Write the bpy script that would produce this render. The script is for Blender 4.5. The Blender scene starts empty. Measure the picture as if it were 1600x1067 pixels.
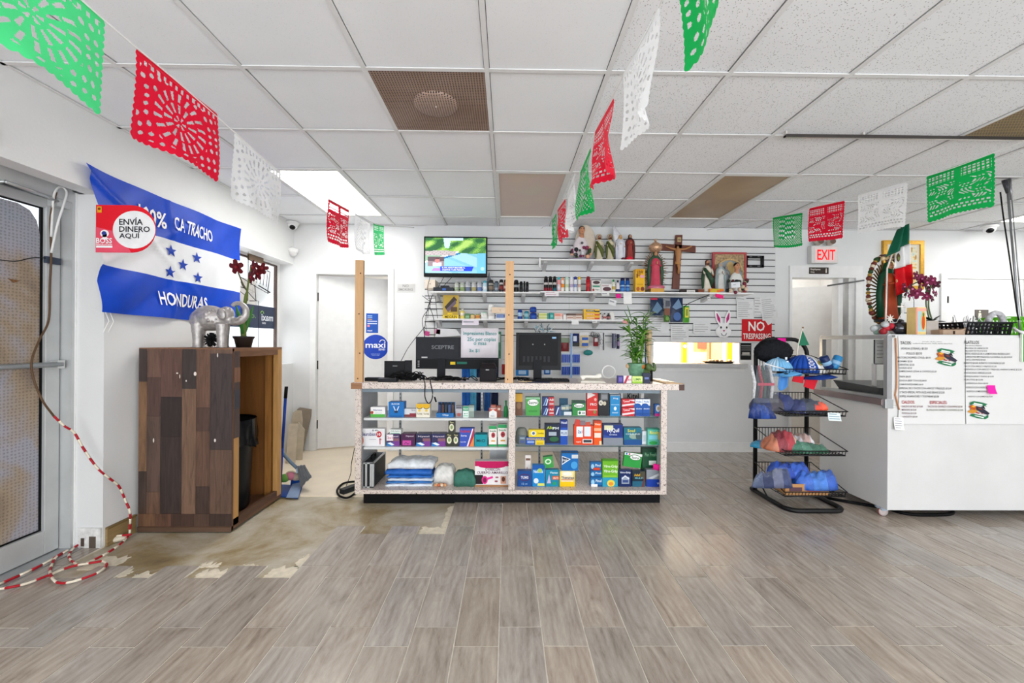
import bpy, bmesh, math, random
from mathutils import Vector, Matrix
random.seed(7)
rnd = random.Random(11)
PI = math.pi
scene = bpy.context.scene
C = scene.collection

# ------------------------------------------------------------------ camera
CAMZ = 1.29
F_PX, YAW, ROLL, CX, CY = 643.5, 0.01201, 0.006407, 800.0, 533.5
FW = Vector((math.sin(YAW), math.cos(YAW), 0))
RX = Vector((math.cos(YAW), -math.sin(YAW), 0))
DN = Vector((0, 0, -1))
RV = math.cos(ROLL)*RX - math.sin(ROLL)*DN
DV = math.sin(ROLL)*RX + math.cos(ROLL)*DN
cam_data = bpy.data.cameras.new('camera')
cam = bpy.data.objects.new('camera', cam_data); C.objects.link(cam)
cam_data.sensor_width = 36.0
cam_data.lens = F_PX/1600*36.0
cam_data.clip_start = 0.02
rot = Matrix((( RV.x, -DV.x, -FW.x), (RV.y, -DV.y, -FW.y), (RV.z, -DV.z, -FW.z)))
cam.matrix_world = Matrix.Translation((0, 0, CAMZ)) @ rot.to_4x4()
scene.camera = cam

# ------------------------------------------------------------------ world, exposure, daylight
scene.view_settings.view_transform = 'Standard'
scene.view_settings.look = 'None'
scene.view_settings.gamma = 1.0
scene.view_settings.use_curve_mapping = False
scene.view_settings.exposure = 0.12
world = bpy.data.worlds.new('sky'); scene.world = world; world.use_nodes = True
bg = world.node_tree.nodes['Background']
bg.inputs[0].default_value = (0.86, 0.93, 1.0, 1); bg.inputs[1].default_value = 1.6

def area(name, loc, rot, sx, sy, power, color=(1, 1, 1), spread=PI):
    d = bpy.data.lights.new(name, 'AREA'); d.shape = 'RECTANGLE'; d.size = sx; d.size_y = sy
    d.energy = power; d.color = color; d.spread = spread
    o = bpy.data.objects.new(name, d); C.objects.link(o); o.location = loc; o.rotation_euler = rot
    return o
# added fill for unseen shop-front daylight, tilted up; daylight through the side glazing
area('front_fill', (2.0, -3.35, 1.0), (PI/2+0.62, 0, 0), 8.6, 2.0, 275, (0.95, 0.975, 1.0))
area('daylight_side', (-3.3, 4.2, 1.65), (0, -PI/2, 0), 1.1, 1.1, 22, (0.95, 0.98, 1.0))

def w_at_y(px, py, Y):
    r = FW + RV*((px-CX)/F_PX) + DV*((py-CY)/F_PX)
    r = r*(Y/r.y); return Vector((r.x, r.y, r.z+CAMZ))
def w_at_x(px, py, X):
    r = FW + RV*((px-CX)/F_PX) + DV*((py-CY)/F_PX)
    r = r*(X/r.x); return Vector((r.x, r.y, r.z+CAMZ))
def w_at_z(px, py, Z):
    r = FW + RV*((px-CX)/F_PX) + DV*((py-CY)/F_PX)
    r = r*((Z-CAMZ)/r.z); return Vector((r.x, r.y, r.z+CAMZ))

# ------------------------------------------------------------------ materials
def lin(h):
    if isinstance(h, (tuple, list)): return tuple(h)[:3]
    h = h.lstrip('#'); o = []
    for k in (0, 2, 4):
        c = int(h[k:k+2], 16)/255
        o.append(c/12.92 if c <= 0.04045 else ((c+0.055)/1.055)**2.4)
    return tuple(o)
_mats = {}
def M(color, rough=0.55, metal=0.0, emit=0.0, noise=0.06, nscale=14.0, trans=0.0, alpha=1.0, spec=0.22, transl=0.0, bump=0.0):
    key = (str(color), rough, metal, emit, noise, nscale, trans, alpha, spec, transl, bump)
    if key in _mats: return _mats[key]
    m = bpy.data.materials.new('surface_%s' % str(color).strip('#()').replace(', ', '_')[:20]); m.use_nodes = True
    nt = m.node_tree; b = nt.nodes['Principled BSDF']; c = lin(color)
    b.inputs['Base Color'].default_value = (*c, 1)
    b.inputs['Roughness'].default_value = rough; b.inputs['Metallic'].default_value = metal
    b.inputs['Specular IOR Level'].default_value = spec
    if emit:
        b.inputs['Emission Color'].default_value = (*c, 1); b.inputs['Emission Strength'].default_value = emit
    if trans: b.inputs['Transmission Weight'].default_value = trans
    if alpha < 1: b.inputs['Alpha'].default_value = alpha
    if noise and not emit:
        tc = nt.nodes.new('ShaderNodeTexCoord'); n = nt.nodes.new('ShaderNodeTexNoise'); n.inputs['Scale'].default_value = nscale
        n.inputs['Detail'].default_value = 4
        nt.links.new(tc.outputs['Object'], n.inputs['Vector'])
        r = nt.nodes.new('ShaderNodeMapRange'); r.inputs['To Min'].default_value = 1-noise; r.inputs['To Max'].default_value = 1+noise
        r.inputs['From Min'].default_value = 0.3; r.inputs['From Max'].default_value = 0.7
        nt.links.new(n.outputs['Fac'], r.inputs['Value'])
        mx = nt.nodes.new('ShaderNodeVectorMath'); mx.operation = 'SCALE'; mx.inputs[0].default_value = c
        nt.links.new(r.outputs['Result'], mx.inputs['Scale']); nt.links.new(mx.outputs[0], b.inputs['Base Color'])
        if bump:
            bp = nt.nodes.new('ShaderNodeBump'); bp.inputs['Strength'].default_value = bump; bp.inputs['Distance'].default_value = 0.01
            nt.links.new(n.outputs['Fac'], bp.inputs['Height']); nt.links.new(bp.outputs[0], b.inputs['Normal'])
    if transl:
        tr = nt.nodes.new('ShaderNodeBsdfTranslucent'); tr.inputs[0].default_value = (*c, 1)
        mi = nt.nodes.new('ShaderNodeMixShader'); mi.inputs[0].default_value = transl
        out = nt.nodes['Material Output']
        nt.links.new(b.outputs[0], mi.inputs[1]); nt.links.new(tr.outputs[0], mi.inputs[2]); nt.links.new(mi.outputs[0], out.inputs[0])
    _mats[key] = m
    return m

def new_mat(name):
    m = bpy.data.materials.new(name); m.use_nodes = True
    nt = m.node_tree; return m, nt, nt.nodes['Principled BSDF']
def N(nt, t, **kw):
    n = nt.nodes.new(t)
    for k, v in kw.items():
        if k in n.inputs: n.inputs[k].default_value = v
        else: setattr(n, k, v)
    return n
def ramp(nt, stops):
    r = nt.nodes.new('ShaderNodeValToRGB'); el = r.color_ramp.elements
    while len(el) > 1: el.remove(el[-1])
    el[0].position = stops[0][0]; el[0].color = (*lin(stops[0][1]), 1)
    for p, c in stops[1:]:
        e = el.new(p); e.color = (*lin(c), 1)
    return r

# ------------------------------------------------------------------ mesh builder
_txt = {}
TXT_OFF = 0.018
def text_mesh(s):
    if s in _txt: return _txt[s]
    cu = bpy.data.curves.new('lettering', 'FONT'); cu.body = s; cu.size = 1.0; cu.resolution_u = 2; cu.offset = TXT_OFF
    ob = bpy.data.objects.new('lettering', cu); C.objects.link(ob)
    dg = bpy.context.evaluated_depsgraph_get()
    me = bpy.data.meshes.new_from_object(ob.evaluated_get(dg))
    vs = [(v.co.x, v.co.y) for v in me.vertices]; fs = [tuple(p.vertices) for p in me.polygons]
    C.objects.unlink(ob); bpy.data.objects.remove(ob); bpy.data.curves.remove(cu); bpy.data.meshes.remove(me)
    if not vs: vs = [(0, 0), (1, 1)]
    x0 = min(v[0] for v in vs); x1 = max(v[0] for v in vs); y0 = min(v[1] for v in vs); y1 = max(v[1] for v in vs)
    _txt[s] = ([((v[0]-x0)/max(x1-x0, 1e-6), (v[1]-y0)/max(y1-y0, 1e-6)) for v in vs], fs)
    return _txt[s]

class MB:
    def __init__(s):
        s.v = []; s.f = []; s.mi = []; s.sm = []; s.mats = []; s.T = None
    def _m(s, m):
        if not isinstance(m, bpy.types.Material): m = M(m)
        for i, q in enumerate(s.mats):
            if q == m: return i
        s.mats.append(m); return len(s.mats)-1
    def add(s, vs, fs, m, smooth=False):
        o = len(s.v); k = s._m(m)
        if s.T is not None: vs = [s.T @ Vector(v) for v in vs]
        s.v.extend([tuple(v) for v in vs])
        for f in fs:
            s.f.append([o+i for i in f]); s.mi.append(k); s.sm.append(smooth)
        return s
    def box(s, x0, x1, y0, y1, z0, z1, m):
        vs = [(x0, y0, z0), (x1, y0, z0), (x1, y1, z0), (x0, y1, z0), (x0, y0, z1), (x1, y0, z1), (x1, y1, z1), (x0, y1, z1)]
        return s.add(vs, [(3, 2, 1, 0), (4, 5, 6, 7), (0, 1, 5, 4), (1, 2, 6, 5), (2, 3, 7, 6), (3, 0, 4, 7)], m)
    def hexa(s, a, b, m):      # a, b: four points each, bottom and top loops
        return s.add(list(a)+list(b), [(3, 2, 1, 0), (4, 5, 6, 7), (0, 1, 5, 4), (1, 2, 6, 5), (2, 3, 7, 6), (3, 0, 4, 7)], m)
    def poly(s, pts, m):
        return s.add(pts, [tuple(range(len(pts)))], m)
    def prism(s, pts, d, m):    # pts 3-D loop, extruded by vector d
        n = len(pts); d = Vector(d); q = [Vector(p) for p in pts]
        vs = q+[p+d for p in q]
        fs = [tuple(range(n))[::-1], tuple(range(n, 2*n))]+[(i, (i+1) % n, n+(i+1) % n, n+i) for i in range(n)]
        return s.add(vs, fs, m)
    def tube(s, pts, r, m, n=8, closed=False):
        pts = [Vector(p) for p in pts]; k = len(pts)
        rs = r if isinstance(r, (list, tuple)) else [r]*k
        vs = []; up = Vector((0, 0, 1)); prev = None
        for i, p in enumerate(pts):
            if closed: t = pts[(i+1) % k]-pts[(i-1) % k]
            else: t = pts[min(i+1, k-1)]-pts[max(i-1, 0)]
            if t.length < 1e-9: t = Vector((0, 0, 1))
            t.normalize()
            if prev is None:
                a = t.cross(up)
                if a.length < 0.05: a = t.cross(Vector((1, 0, 0)))
            else:
                a = prev-t*prev.dot(t)
                if a.length < 1e-6: a = t.cross(up)
            a.normalize(); prev = a; b = t.cross(a)
            for j in range(n):
                g = 2*PI*j/n; vs.append(p+a*(math.cos(g)*rs[i])+b*(math.sin(g)*rs[i]))
        fs = []
        for i in range(k if closed else k-1):
            i2 = (i+1) % k
            for j in range(n): fs.append((i*n+j, i*n+(j+1) % n, i2*n+(j+1) % n, i2*n+j))
        if not closed: fs += [tuple(range(n))[::-1], tuple(range((k-1)*n, k*n))]
        return s.add(vs, fs, m, True)
    def lathe(s, prof, c, m, n=20, sx=1, sy=1, tilt=None):
        c = Vector(c); vs = []
        for r, z in prof:
            for j in range(n):
                g = 2*PI*j/n; p = Vector((r*sx*math.cos(g), r*sy*math.sin(g), z))
                if tilt is not None: p = tilt @ p
                vs.append(c+p)
        fs = [(i*n+j, i*n+(j+1) % n, (i+1)*n+(j+1) % n, (i+1)*n+j) for i in range(len(prof)-1) for j in range(n)]
        fs += [tuple(range(n))[::-1], tuple(range((len(prof)-1)*n, len(prof)*n))]
        return s.add(vs, fs, m, True)
    def ball(s, c, r, m, n=12, k=8, R=None):
        if not isinstance(r, (tuple, list)): r = (r, r, r)
        c = Vector(c); vs = [Vector((0, 0, -r[2]))]
        for i in range(1, k):
            a = -PI/2+PI*i/k
            for j in range(n):
                g = 2*PI*j/n; vs.append(Vector((r[0]*math.cos(a)*math.cos(g), r[1]*math.cos(a)*math.sin(g), r[2]*math.sin(a))))
        vs.append(Vector((0, 0, r[2])))
        if R is not None: vs = [R @ v for v in vs]
        vs = [c+v for v in vs]; fs = [(0, 1+(j+1) % n, 1+j) for j in range(n)]
        for i in range(k-2):
            for j in range(n): fs.append((1+i*n+j, 1+i*n+(j+1) % n, 1+(i+1)*n+(j+1) % n, 1+(i+1)*n+j))
        L = len(vs)-1; fs += [(L, 1+(k-2)*n+j, 1+(k-2)*n+(j+1) % n) for j in range(n)]
        return s.add(vs, fs, m, True)
    def disc(s, c, rx, rz, m, n=24, right=(1, 0, 0), up=(0, 0, 1)):
        c = Vector(c); right = Vector(right); up = Vector(up)
        return s.poly([c+right*(rx*math.cos(2*PI*j/n))+up*(rz*math.sin(2*PI*j/n)) for j in range(n)], m)
    def text(s, t, x0, z0, x1, z1, y, m):     # on a plane facing the viewer (-Y)
        vs, fs = text_mesh(t)
        return s.add([(x0+(x1-x0)*a, y, z0+(z1-z0)*b) for a, b in vs], fs, m)
    def text3(s, t, o, right, up, m):
        vs, fs = text_mesh(t); o = Vector(o); right = Vector(right); up = Vector(up)
        return s.add([o+right*a+up*b for a, b in vs], fs, m)
    def sheet(s, fn, nu, nv, m, hole=None, smooth=True):
        vs = [fn(i/nu, j/nv) for j in range(nv+1) for i in range(nu+1)]; fs = []
        for j in range(nv):
            for i in range(nu):
                if hole and hole((i+.5)/nu, (j+.5)/nv): continue
                a = j*(nu+1)+i; fs.append((a, a+1, a+nu+2, a+nu+1))
        return s.add(vs, fs, m, smooth)
    def build(s, name, parent=None, label=None, cat=None, group=None, kind=None, bevel=0, solid=0, loc=None):
        me = bpy.data.meshes.new(name); vs = s.v
        if parent is not None:
            L = Vector(parent.location) if parent.parent is None else Vector(parent.location)+Vector(parent.parent.location)
            vs = [tuple(Vector(v)-L) for v in vs]
        elif loc is None and vs and kind != 'structure':
            xs = [v[0] for v in vs]; ys = [v[1] for v in vs]; zs = [v[2] for v in vs]
            loc = ((min(xs)+max(xs))/2, (min(ys)+max(ys))/2, min(zs))
        if parent is None and loc is not None: vs = [tuple(Vector(v)-Vector(loc)) for v in vs]
        me.from_pydata(vs, [], s.f)
        for m in s.mats: me.materials.append(m)
        me.polygons.foreach_set('material_index', s.mi); me.polygons.foreach_set('use_smooth', s.sm)
        me.update()
        o = bpy.data.objects.new(name, me); C.objects.link(o)
        if parent is not None: o.parent = parent
        elif loc is not None: o.location = loc
        tag(o, label, cat, group, kind)
        if bevel:
            b = o.modifiers.new('edge', 'BEVEL'); b.width = bevel; b.segments = 2; b.limit_method = 'ANGLE'
        if solid:
            b = o.modifiers.new('thickness', 'SOLIDIFY'); b.thickness = solid; b.offset = 0
        return o
def tag(o, label=None, cat=None, group=None, kind=None):
    if label: o['label'] = label
    if cat: o['category'] = cat
    if group: o['group'] = group
    if kind: o['kind'] = kind
def thing(name, loc, label, cat, group=None):
    o = bpy.data.objects.new(name, None); C.objects.link(o); o.location = loc; o.empty_display_size = 0.05
    tag(o, label, cat, group); return o
def kids(o): return [c for c in C.objects if c.parent == o]
def dup(root, loc, label=None, group=None, rotz=None):
    r = root.copy(); C.objects.link(r); r.location = loc
    if rotz is not None: r.rotation_euler.z = rotz
    if label: r['label'] = label
    if group: r['group'] = group
    for ch in kids(root):
        c = ch.copy(); C.objects.link(c); c.parent = r
        for g in kids(ch):
            d = g.copy(); C.objects.link(d); d.parent = c
    return r
def bez(pts, n=8):      # Catmull-Rom through points
    P = [Vector(p) for p in pts]; P = [2*P[0]-P[1]]+P+[2*P[-1]-P[-2]]; out = []
    for i in range(1, len(P)-2):
        for k in range(n):
            t = k/n; a, b, c, d = P[i-1], P[i], P[i+1], P[i+2]
            out.append(0.5*((2*b)+(c-a)*t+(2*a-5*b+4*c-d)*t*t+(3*b-a-3*c+d)*t**3))
    out.append(P[-2]); return out

WHITE = '#e9e9e8'
# ------------------------------------------------------------------ setting materials
def wall_mat():
    m, nt, b = new_mat('white_painted_wall')
    tc = N(nt, 'ShaderNodeTexCoord'); n = N(nt, 'ShaderNodeTexNoise', Scale=2.2, Detail=6.0)
    nt.links.new(tc.outputs['Object'], n.inputs['Vector'])
    r = ramp(nt, [(0.3, '#dcdddd'), (0.7, '#e3e4e4')]); nt.links.new(n.outputs['Fac'], r.inputs[0])
    n2 = N(nt, 'ShaderNodeTexNoise', Scale=60.0, Detail=3.0); nt.links.new(tc.outputs['Object'], n2.inputs['Vector'])
    bp = N(nt, 'ShaderNodeBump', Strength=0.06, Distance=0.01); nt.links.new(n2.outputs['Fac'], bp.inputs['Height'])
    nt.links.new(r.outputs[0], b.inputs['Base Color']); nt.links.new(bp.outputs[0], b.inputs['Normal'])
    b.inputs['Roughness'].default_value = 0.5
    return m
WALL = wall_mat()
TRIM = M('#ebebea', 0.35, noise=0.03)
def concrete_mat():
    m, nt, b = new_mat('stained_bare_concrete')
    tc = N(nt, 'ShaderNodeTexCoord'); n = N(nt, 'ShaderNodeTexNoise', Scale=1.7, Detail=10.0, Roughness=0.66, Distortion=0.4)
    nt.links.new(tc.outputs['Object'], n.inputs['Vector'])
    r = ramp(nt, [(0.30, '#6f5d45'), (0.41, '#96835f'), (0.49, '#aea28b'), (0.58, '#bfb7a8'), (0.68, '#d6cfc2')])
    nt.links.new(n.outputs['Fac'], r.inputs[0]); nt.links.new(r.outputs[0], b.inputs['Base Color'])
    b.inputs['Roughness'].default_value = 0.45
    bp = N(nt, 'ShaderNodeBump', Strength=0.2, Distance=0.01); nt.links.new(n.outputs['Fac'], bp.inputs['Height']); nt.links.new(bp.outputs[0], b.inputs['Normal'])
    return m
def plank_mat():
    m, nt, b = new_mat('grey_brown_wood_look_tile')
    tc = N(nt, 'ShaderNodeTexCoord'); at = N(nt, 'ShaderNodeAttribute', attribute_name='tone')
    off = N(nt, 'ShaderNodeVectorMath', operation='MULTIPLY_ADD'); off.inputs[1].default_value = (37, 19, 7)
    nt.links.new(at.outputs['Color'], off.inputs[0]); nt.links.new(tc.outputs['Object'], off.inputs[2])
    mp = N(nt, 'ShaderNodeMapping'); mp.inputs['Scale'].default_value = (5.5, 1.3, 1); nt.links.new(off.outputs[0], mp.inputs[0])
    n = N(nt, 'ShaderNodeTexNoise', Scale=2.2, Detail=8.0, Roughness=0.6, Distortion=1.6); nt.links.new(mp.outputs[0], n.inputs['Vector'])
    w = N(nt, 'ShaderNodeTexWave', Scale=1.6, Distortion=9.0, Detail=3.0); w.bands_direction = 'X'; nt.links.new(mp.outputs[0], w.inputs['Vector'])
    mp2 = N(nt, 'ShaderNodeMapping'); mp2.inputs['Scale'].default_value = (210, 26, 1); nt.links.new(off.outputs[0], mp2.inputs[0])
    n3 = N(nt, 'ShaderNodeTexNoise', Scale=1.0, Detail=5.0, Roughness=0.7); nt.links.new(mp2.outputs[0], n3.inputs['Vector'])
    r = ramp(nt, [(0.22, '#807266'), (0.42, '#9a8d81'), (0.58, '#a79b8e'), (0.78, '#b8ab9d')])
    a1 = N(nt, 'ShaderNodeMath', operation='MULTIPLY_ADD'); a1.inputs[1].default_value = 0.12; a1.inputs[2].default_value = -0.06
    nt.links.new(w.outputs['Fac'], a1.inputs[0])
    a2 = N(nt, 'ShaderNodeMath', operation='ADD'); nt.links.new(n.outputs['Fac'], a2.inputs[0]); nt.links.new(a1.outputs[0], a2.inputs[1])
    a3 = N(nt, 'ShaderNodeMath', operation='MULTIPLY_ADD'); a3.inputs[1].default_value = 0.42; a3.inputs[2].default_value = -0.21
    nt.links.new(n3.outputs['Fac'], a3.inputs[0])
    a4 = N(nt, 'ShaderNodeMath', operation='ADD'); nt.links.new(a2.outputs[0], a4.inputs[0]); nt.links.new(a3.outputs[0], a4.inputs[1])
    nt.links.new(a4.outputs[0], r.inputs[0])
    sep = N(nt, 'ShaderNodeSeparateColor'); nt.links.new(at.outputs['Color'], sep.inputs[0])
    k = N(nt, 'ShaderNodeMapRange'); k.inputs['To Min'].default_value = 0.94; k.inputs['To Max'].default_value = 1.12
    nt.links.new(sep.outputs[0], k.inputs['Value'])
    hs = N(nt, 'ShaderNodeHueSaturation'); nt.links.new(r.outputs[0], hs.inputs['Color']); nt.links.new(k.outputs[0], hs.inputs['Value'])
    k2 = N(nt, 'ShaderNodeMapRange'); k2.inputs['To Min'].default_value = 0.6; k2.inputs['To Max'].default_value = 1.0
    nt.links.new(sep.outputs[1], k2.inputs['Value']); nt.links.new(k2.outputs[0], hs.inputs['Saturation'])
    nt.links.new(hs.outputs[0], b.inputs['Base Color'])
    b.inputs['Roughness'].default_value = 0.23
    bp = N(nt, 'ShaderNodeBump', Strength=0.12, Distance=0.004); nt.links.new(a4.outputs[0], bp.inputs['Height']); nt.links.new(bp.outputs[0], b.inputs['Normal'])
    return m
PLANK = plank_mat()
GROUT = M('#d9d2c6', 0.8, noise=0.12, nscale=30)
MORTAR = M('#ddd3bf', 0.85, noise=0.14, nscale=25, bump=0.3)

# ------------------------------------------------------------------ floor
XL, XR, YB, YF, CEIL = -2.5, 8.0, 4.85, -3.5, 2.643
b = MB(); b.box(-3.0, XR, YF, 7.2, -0.12, -0.010, concrete_mat()); floor = b.build('floor', kind='structure')
xb0 = w_at_z(713.9, 979.5, 0).x; PW = 0.1905
yA = w_at_z(682, 979.5, 0).y; yB_ = w_at_z(746, 1009.5, 0).y; PL = 0.508
X_full = w_at_z(700, 822, 0).x; X_mid = w_at_z(474, 882, 0).x
CREAM_X = 0.62
pb = MB(); gb = MB(); tones = []
g = 0.0028
for k in range(-14, 42):
    x0 = xb0+k*PW; x1 = x0+PW
    if x1 > XR: break
    j0 = yA if k % 2 else yB_
    for n in range(-10, 12):
        y0 = j0+n*PL; y1 = y0+PL
        if y1 < YF or y0 > YB-0.02: continue
        y1 = min(y1, YB); xc = (x0+x1)/2; yc = (y0+y1)/2
        if x0 < -2.9: continue
        if xc > X_full:
            if xc < CREAM_X and y1 > 3.46:
                y1 = 3.44
                if y0 > 3.40: continue
        elif xc > X_mid:
            if y0 > 2.70: continue
        elif xc > -2.52:
            if y0 > 2.20: continue
        elif y0 > 2.5 or x0 < -2.75: continue
        if 3.2 < yc < 3.32 and 0.55 < xc < 0.66: continue
        gx = g*(1+0.6*rnd.random())
        gb.box(x0-0.001, x1+0.001, y0-0.001, y1+0.001, -0.012, -0.0026+rnd.random()*1e-4, GROUT)
        pb.box(x0+g, x1-g, y0+g, y1-g, -0.010, rnd.uniform(-0.0004, 0.0004), PLANK)
        t = (rnd.random(), rnd.random(), rnd.random(), 1.0); tones += [t]*8
planks = pb.build('floor_plank_tiles', parent=floor)
ca = planks.data.color_attributes.new('tone', 'FLOAT_COLOR', 'POINT')
ca.data.foreach_set('color', [c for t in tones for c in t])
gb.build('floor_grout', parent=floor)
# mortar left where planks have been lifted, following the empty plank slots
def ragged(x0, x1, y0, y1, seed, amp=0.02, n=9):
    q = random.Random(seed); pts = []
    for i in range(n): pts.append((x0+(x1-x0)*i/n, y0+q.uniform(-amp, amp)*.4))
    for i in range(n): pts.append((x1+q.uniform(-amp, amp), y0+(y1-y0)*i/n))
    for i in range(n): pts.append((x1-(x1-x0)*i/n, y1+q.uniform(-amp, amp)*2))
    for i in range(n): pts.append((x0+q.uniform(-amp, amp), y1-(y1-y0)*i/n))
    return pts
mb_ = MB()
def mortar(px0, py0, px1, py1, seed, amp=0.02):
    a = w_at_z(px0, py1, 0); c = w_at_z(px1, py1, 0); d = w_at_z((px0+px1)/2, py0, 0)
    pts = ragged(a.x, c.x, a.y, d.y, seed, amp)
    mb_.prism([(x, y, -0.0101) for x, y in pts], (0, 0, 0.004), MORTAR)
for i, (x0, y0, x1, y1) in enumerate([(300, 889, 345, 903), (310, 878, 338, 884), (410, 884, 458, 901), (372, 880, 392, 890), (458, 866, 482, 884),
        (200, 893, 246, 903), (150, 889, 190, 900), (120, 868, 170, 888), (655, 822, 700, 833), (690, 790, 706, 822), (906, 786, 924, 800), (966, 787, 1008, 800), (92, 852, 130, 864)]):
    mortar(x0, y0, x1, y1, 40+i, 0.012)
mb_.build('floor_mortar_remains', parent=floor)
# cream vinyl behind the counter
b = MB(); b.box(-2.8, CREAM_X, 3.442, 6.9, -0.0098, -0.002, M('#e6d8c2', 0.4, noise=0.05, nscale=5)); b.box(CREAM_X, XR, YB, 7.1, -0.0098, -0.002, M('#cdb791', 0.35, noise=0.1, nscale=4))
b.build('floor_vinyl', parent=floor)

# ------------------------------------------------------------------ walls
def wall(name, boxes, m=WALL):
    b = MB()
    for bx in boxes: b.box(*bx, m)
    return b.build(name, kind='structure')
D1 = (-2.245, -1.385, 2.075)    # left door opening
D2 = (3.36, 4.16, 2.09)
PT = (1.735, 2.752, 1.045, 1.29)
y0, y1 = YB, YB+0.14
wall('wall_back', [(-3.0, D1[0], y0, y1, 0, CEIL), (D1[0], D1[1], y0, y1, D1[2], CEIL), (D1[1], PT[0], y0, y1, 0, CEIL),
    (PT[0], PT[1], y0, y1, 0, PT[2]), (PT[0], PT[1], y0, y1, PT[3], CEIL), (PT[1], D2[0], y0, y1, 0, CEIL),
    (D2[0], D2[1], y0, y1, D2[2], CEIL), (D2[1], XR, y0, y1, 0, CEIL)])
SOF = 2.185
wall('wall_left', [(-2.62, XL, YF, YB, SOF, CEIL), (-2.95, -2.62, YF, YB, SOF+.03, CEIL), (-2.9, XL, 2.585, 3.60, 0, SOF), (-2.9, XL, 3.60, YB, 0, 1.02),
    (-2.9, -2.72, YF, 1.28, 0, SOF+.03), (-3.0, -2.95, YF, YB, SOF, CEIL)])
wall('wall_right', [(XR, XR+.12, YF, 7.2, 0, CEIL)])
# shop front behind the viewer: low wall, mullions, header
wall('wall_front', [(-3.0, XR, YF-.1, YF, 0, 0.3), (-3.0, XR, YF-.1, YF, 2.45, CEIL), (-3.0, -2.4, YF-.1, YF, .3, 2.45), (6.6, XR, YF-.1, YF, .3, 2.45)])
b = MB()
for x in (-0.9, 0.6, 2.1, 3.6, 5.1): b.box(x-.03, x+.03, YF-.09, YF-.01, .3, 2.45, M('#b9bcbd', .35, .7))
b.build('window_1', kind='structure')
# rooms beyond the back wall
HALL = M('#f1efec', 0.5, noise=0.03)
wall('wall_behind', [(-2.9, 1.0, 6.9, 7.0, 0, CEIL), (1.0, 3.1, 6.6, 6.7, 0, CEIL), (3.1, XR, 6.4, 6.5, 0, CEIL), (1.0, 1.1, 4.99, 6.6, 0, CEIL),
    (3.1, 3.2, 4.99, 6.4, 0, CEIL), (4.9, 5.0, 4.99, 6.4, 0, CEIL), (-3.0, -2.9, 4.99, 7.0, 0, CEIL)], HALL)
area('kitchen_light', (1.9, 5.8, 2.5), (0, 0, 0), 1.2, 0.6, 280, (1.0, 0.86, 0.66))
area('hall_light', (4.05, 5.6, 2.5), (0, 0, 0), 0.8, 0.8, 15, (1.0, 0.99, 0.97))
area('back_room_light', (-1.7, 6.0, 2.5), (0, 0, 0), 0.8, 0.8, 20, (1.0, 0.97, 0.93))

# ------------------------------------------------------------------ ceiling grid
TS = 0.61; GX = -0.1098; GY = 2.0565
def tile_mat():
    m, nt, b = new_mat('white_ceiling_tile')
    tc = N(nt, 'ShaderNodeTexCoord')
    v = N(nt, 'ShaderNodeTexVoronoi', Scale=95.0); nt.links.new(tc.outputs['Object'], v.inputs['Vector'])
    n = N(nt, 'ShaderNodeTexNoise', Scale=45.0, Detail=2.0); nt.links.new(tc.outputs['Object'], n.inputs['Vector'])
    n2 = N(nt, 'ShaderNodeTexNoise', Scale=1.7, Detail=4.0); nt.links.new(tc.outputs['Object'], n2.inputs['Vector'])
    th = N(nt, 'ShaderNodeMath', operation='MULTIPLY'); nt.links.new(n.outputs['Fac'], th.inputs[0]); th.inputs[1].default_value = 0.42
    lt = N(nt, 'ShaderNodeMath', operation='LESS_THAN'); nt.links.new(v.outputs['Distance'], lt.inputs[0]); nt.links.new(th.outputs[0], lt.inputs[1])
    at = N(nt, 'ShaderNodeAttribute', attribute_name='speck'); mu = N(nt, 'ShaderNodeMath', operation='MULTIPLY')
    nt.links.new(lt.outputs[0], mu.inputs[0]); nt.links.new(at.outputs['Fac'], mu.inputs[1])
    r = ramp(nt, [(0.3, '#eceef1'), (0.7, '#f3f5f8')]); nt.links.new(n2.outputs['Fac'], r.inputs[0])
    mx = N(nt, 'ShaderNodeMix', data_type='RGBA'); nt.links.new(mu.outputs[0], mx.inputs[0]); nt.links.new(r.outputs[0], mx.inputs[6])
    mx.inputs[7].default_value = (*lin('#a9a9a8'), 1)
    nt.links.new(mx.outputs[2], b.inputs['Base Color']); b.inputs['Roughness'].default_value = 0.8
    return m
TILE = tile_mat()
special = {}        # (col, row) -> skip plain tile
SPEAKER = (-1, 0)
def tx(i): return GX+i*TS
def ty(j): return GY+j*TS
troffers = {'lit': [(-3, 2), (5, -5), (1, -6), (-3, -6), (9, 2), (9, -4)], 'beige': [(0, 2)], 'brown': [(3, 2)]}
for k, L in troffers.items():
    for (i, j) in L:
        special[(i, j)] = k; special[(i, j+1)] = k
special[SPEAKER] = 'speaker'; special[(5, 0)] = 'vent'; special[(6, 0)] = 'vent'
tb = MB(); sp = []
for i in range(-5, 14):
    for j in range(-10, 5):
        x0, x1, ya, yb = tx(i), tx(i+1), ty(j), ty(j+1)
        if (i, j) in special: continue
        x0 = max(x0, XL); x1 = min(x1, XR); ya = max(ya, YF); yb = min(yb, YB)
        if x1-x0 < .02 or yb-ya < .02: continue
        s_ = 1.0 if i >= 1 or rnd.random() < .05 else 0.12
        lift = rnd.uniform(0, 0.003)
        tb.box(x0+.0148, x1-.0148, ya+.002, yb-.002, CEIL+.004+lift, CEIL+.02, TILE); sp += [s_]*8
ce = tb.build('ceiling', kind='structure')
a_ = ce.data.attributes.new('speck', 'FLOAT', 'POINT'); a_.data.foreach_set('value', sp)
gb = MB(); TB = M('#e2e2e2', 0.9, noise=0.03, spec=.05); tw = 0.012
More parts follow.
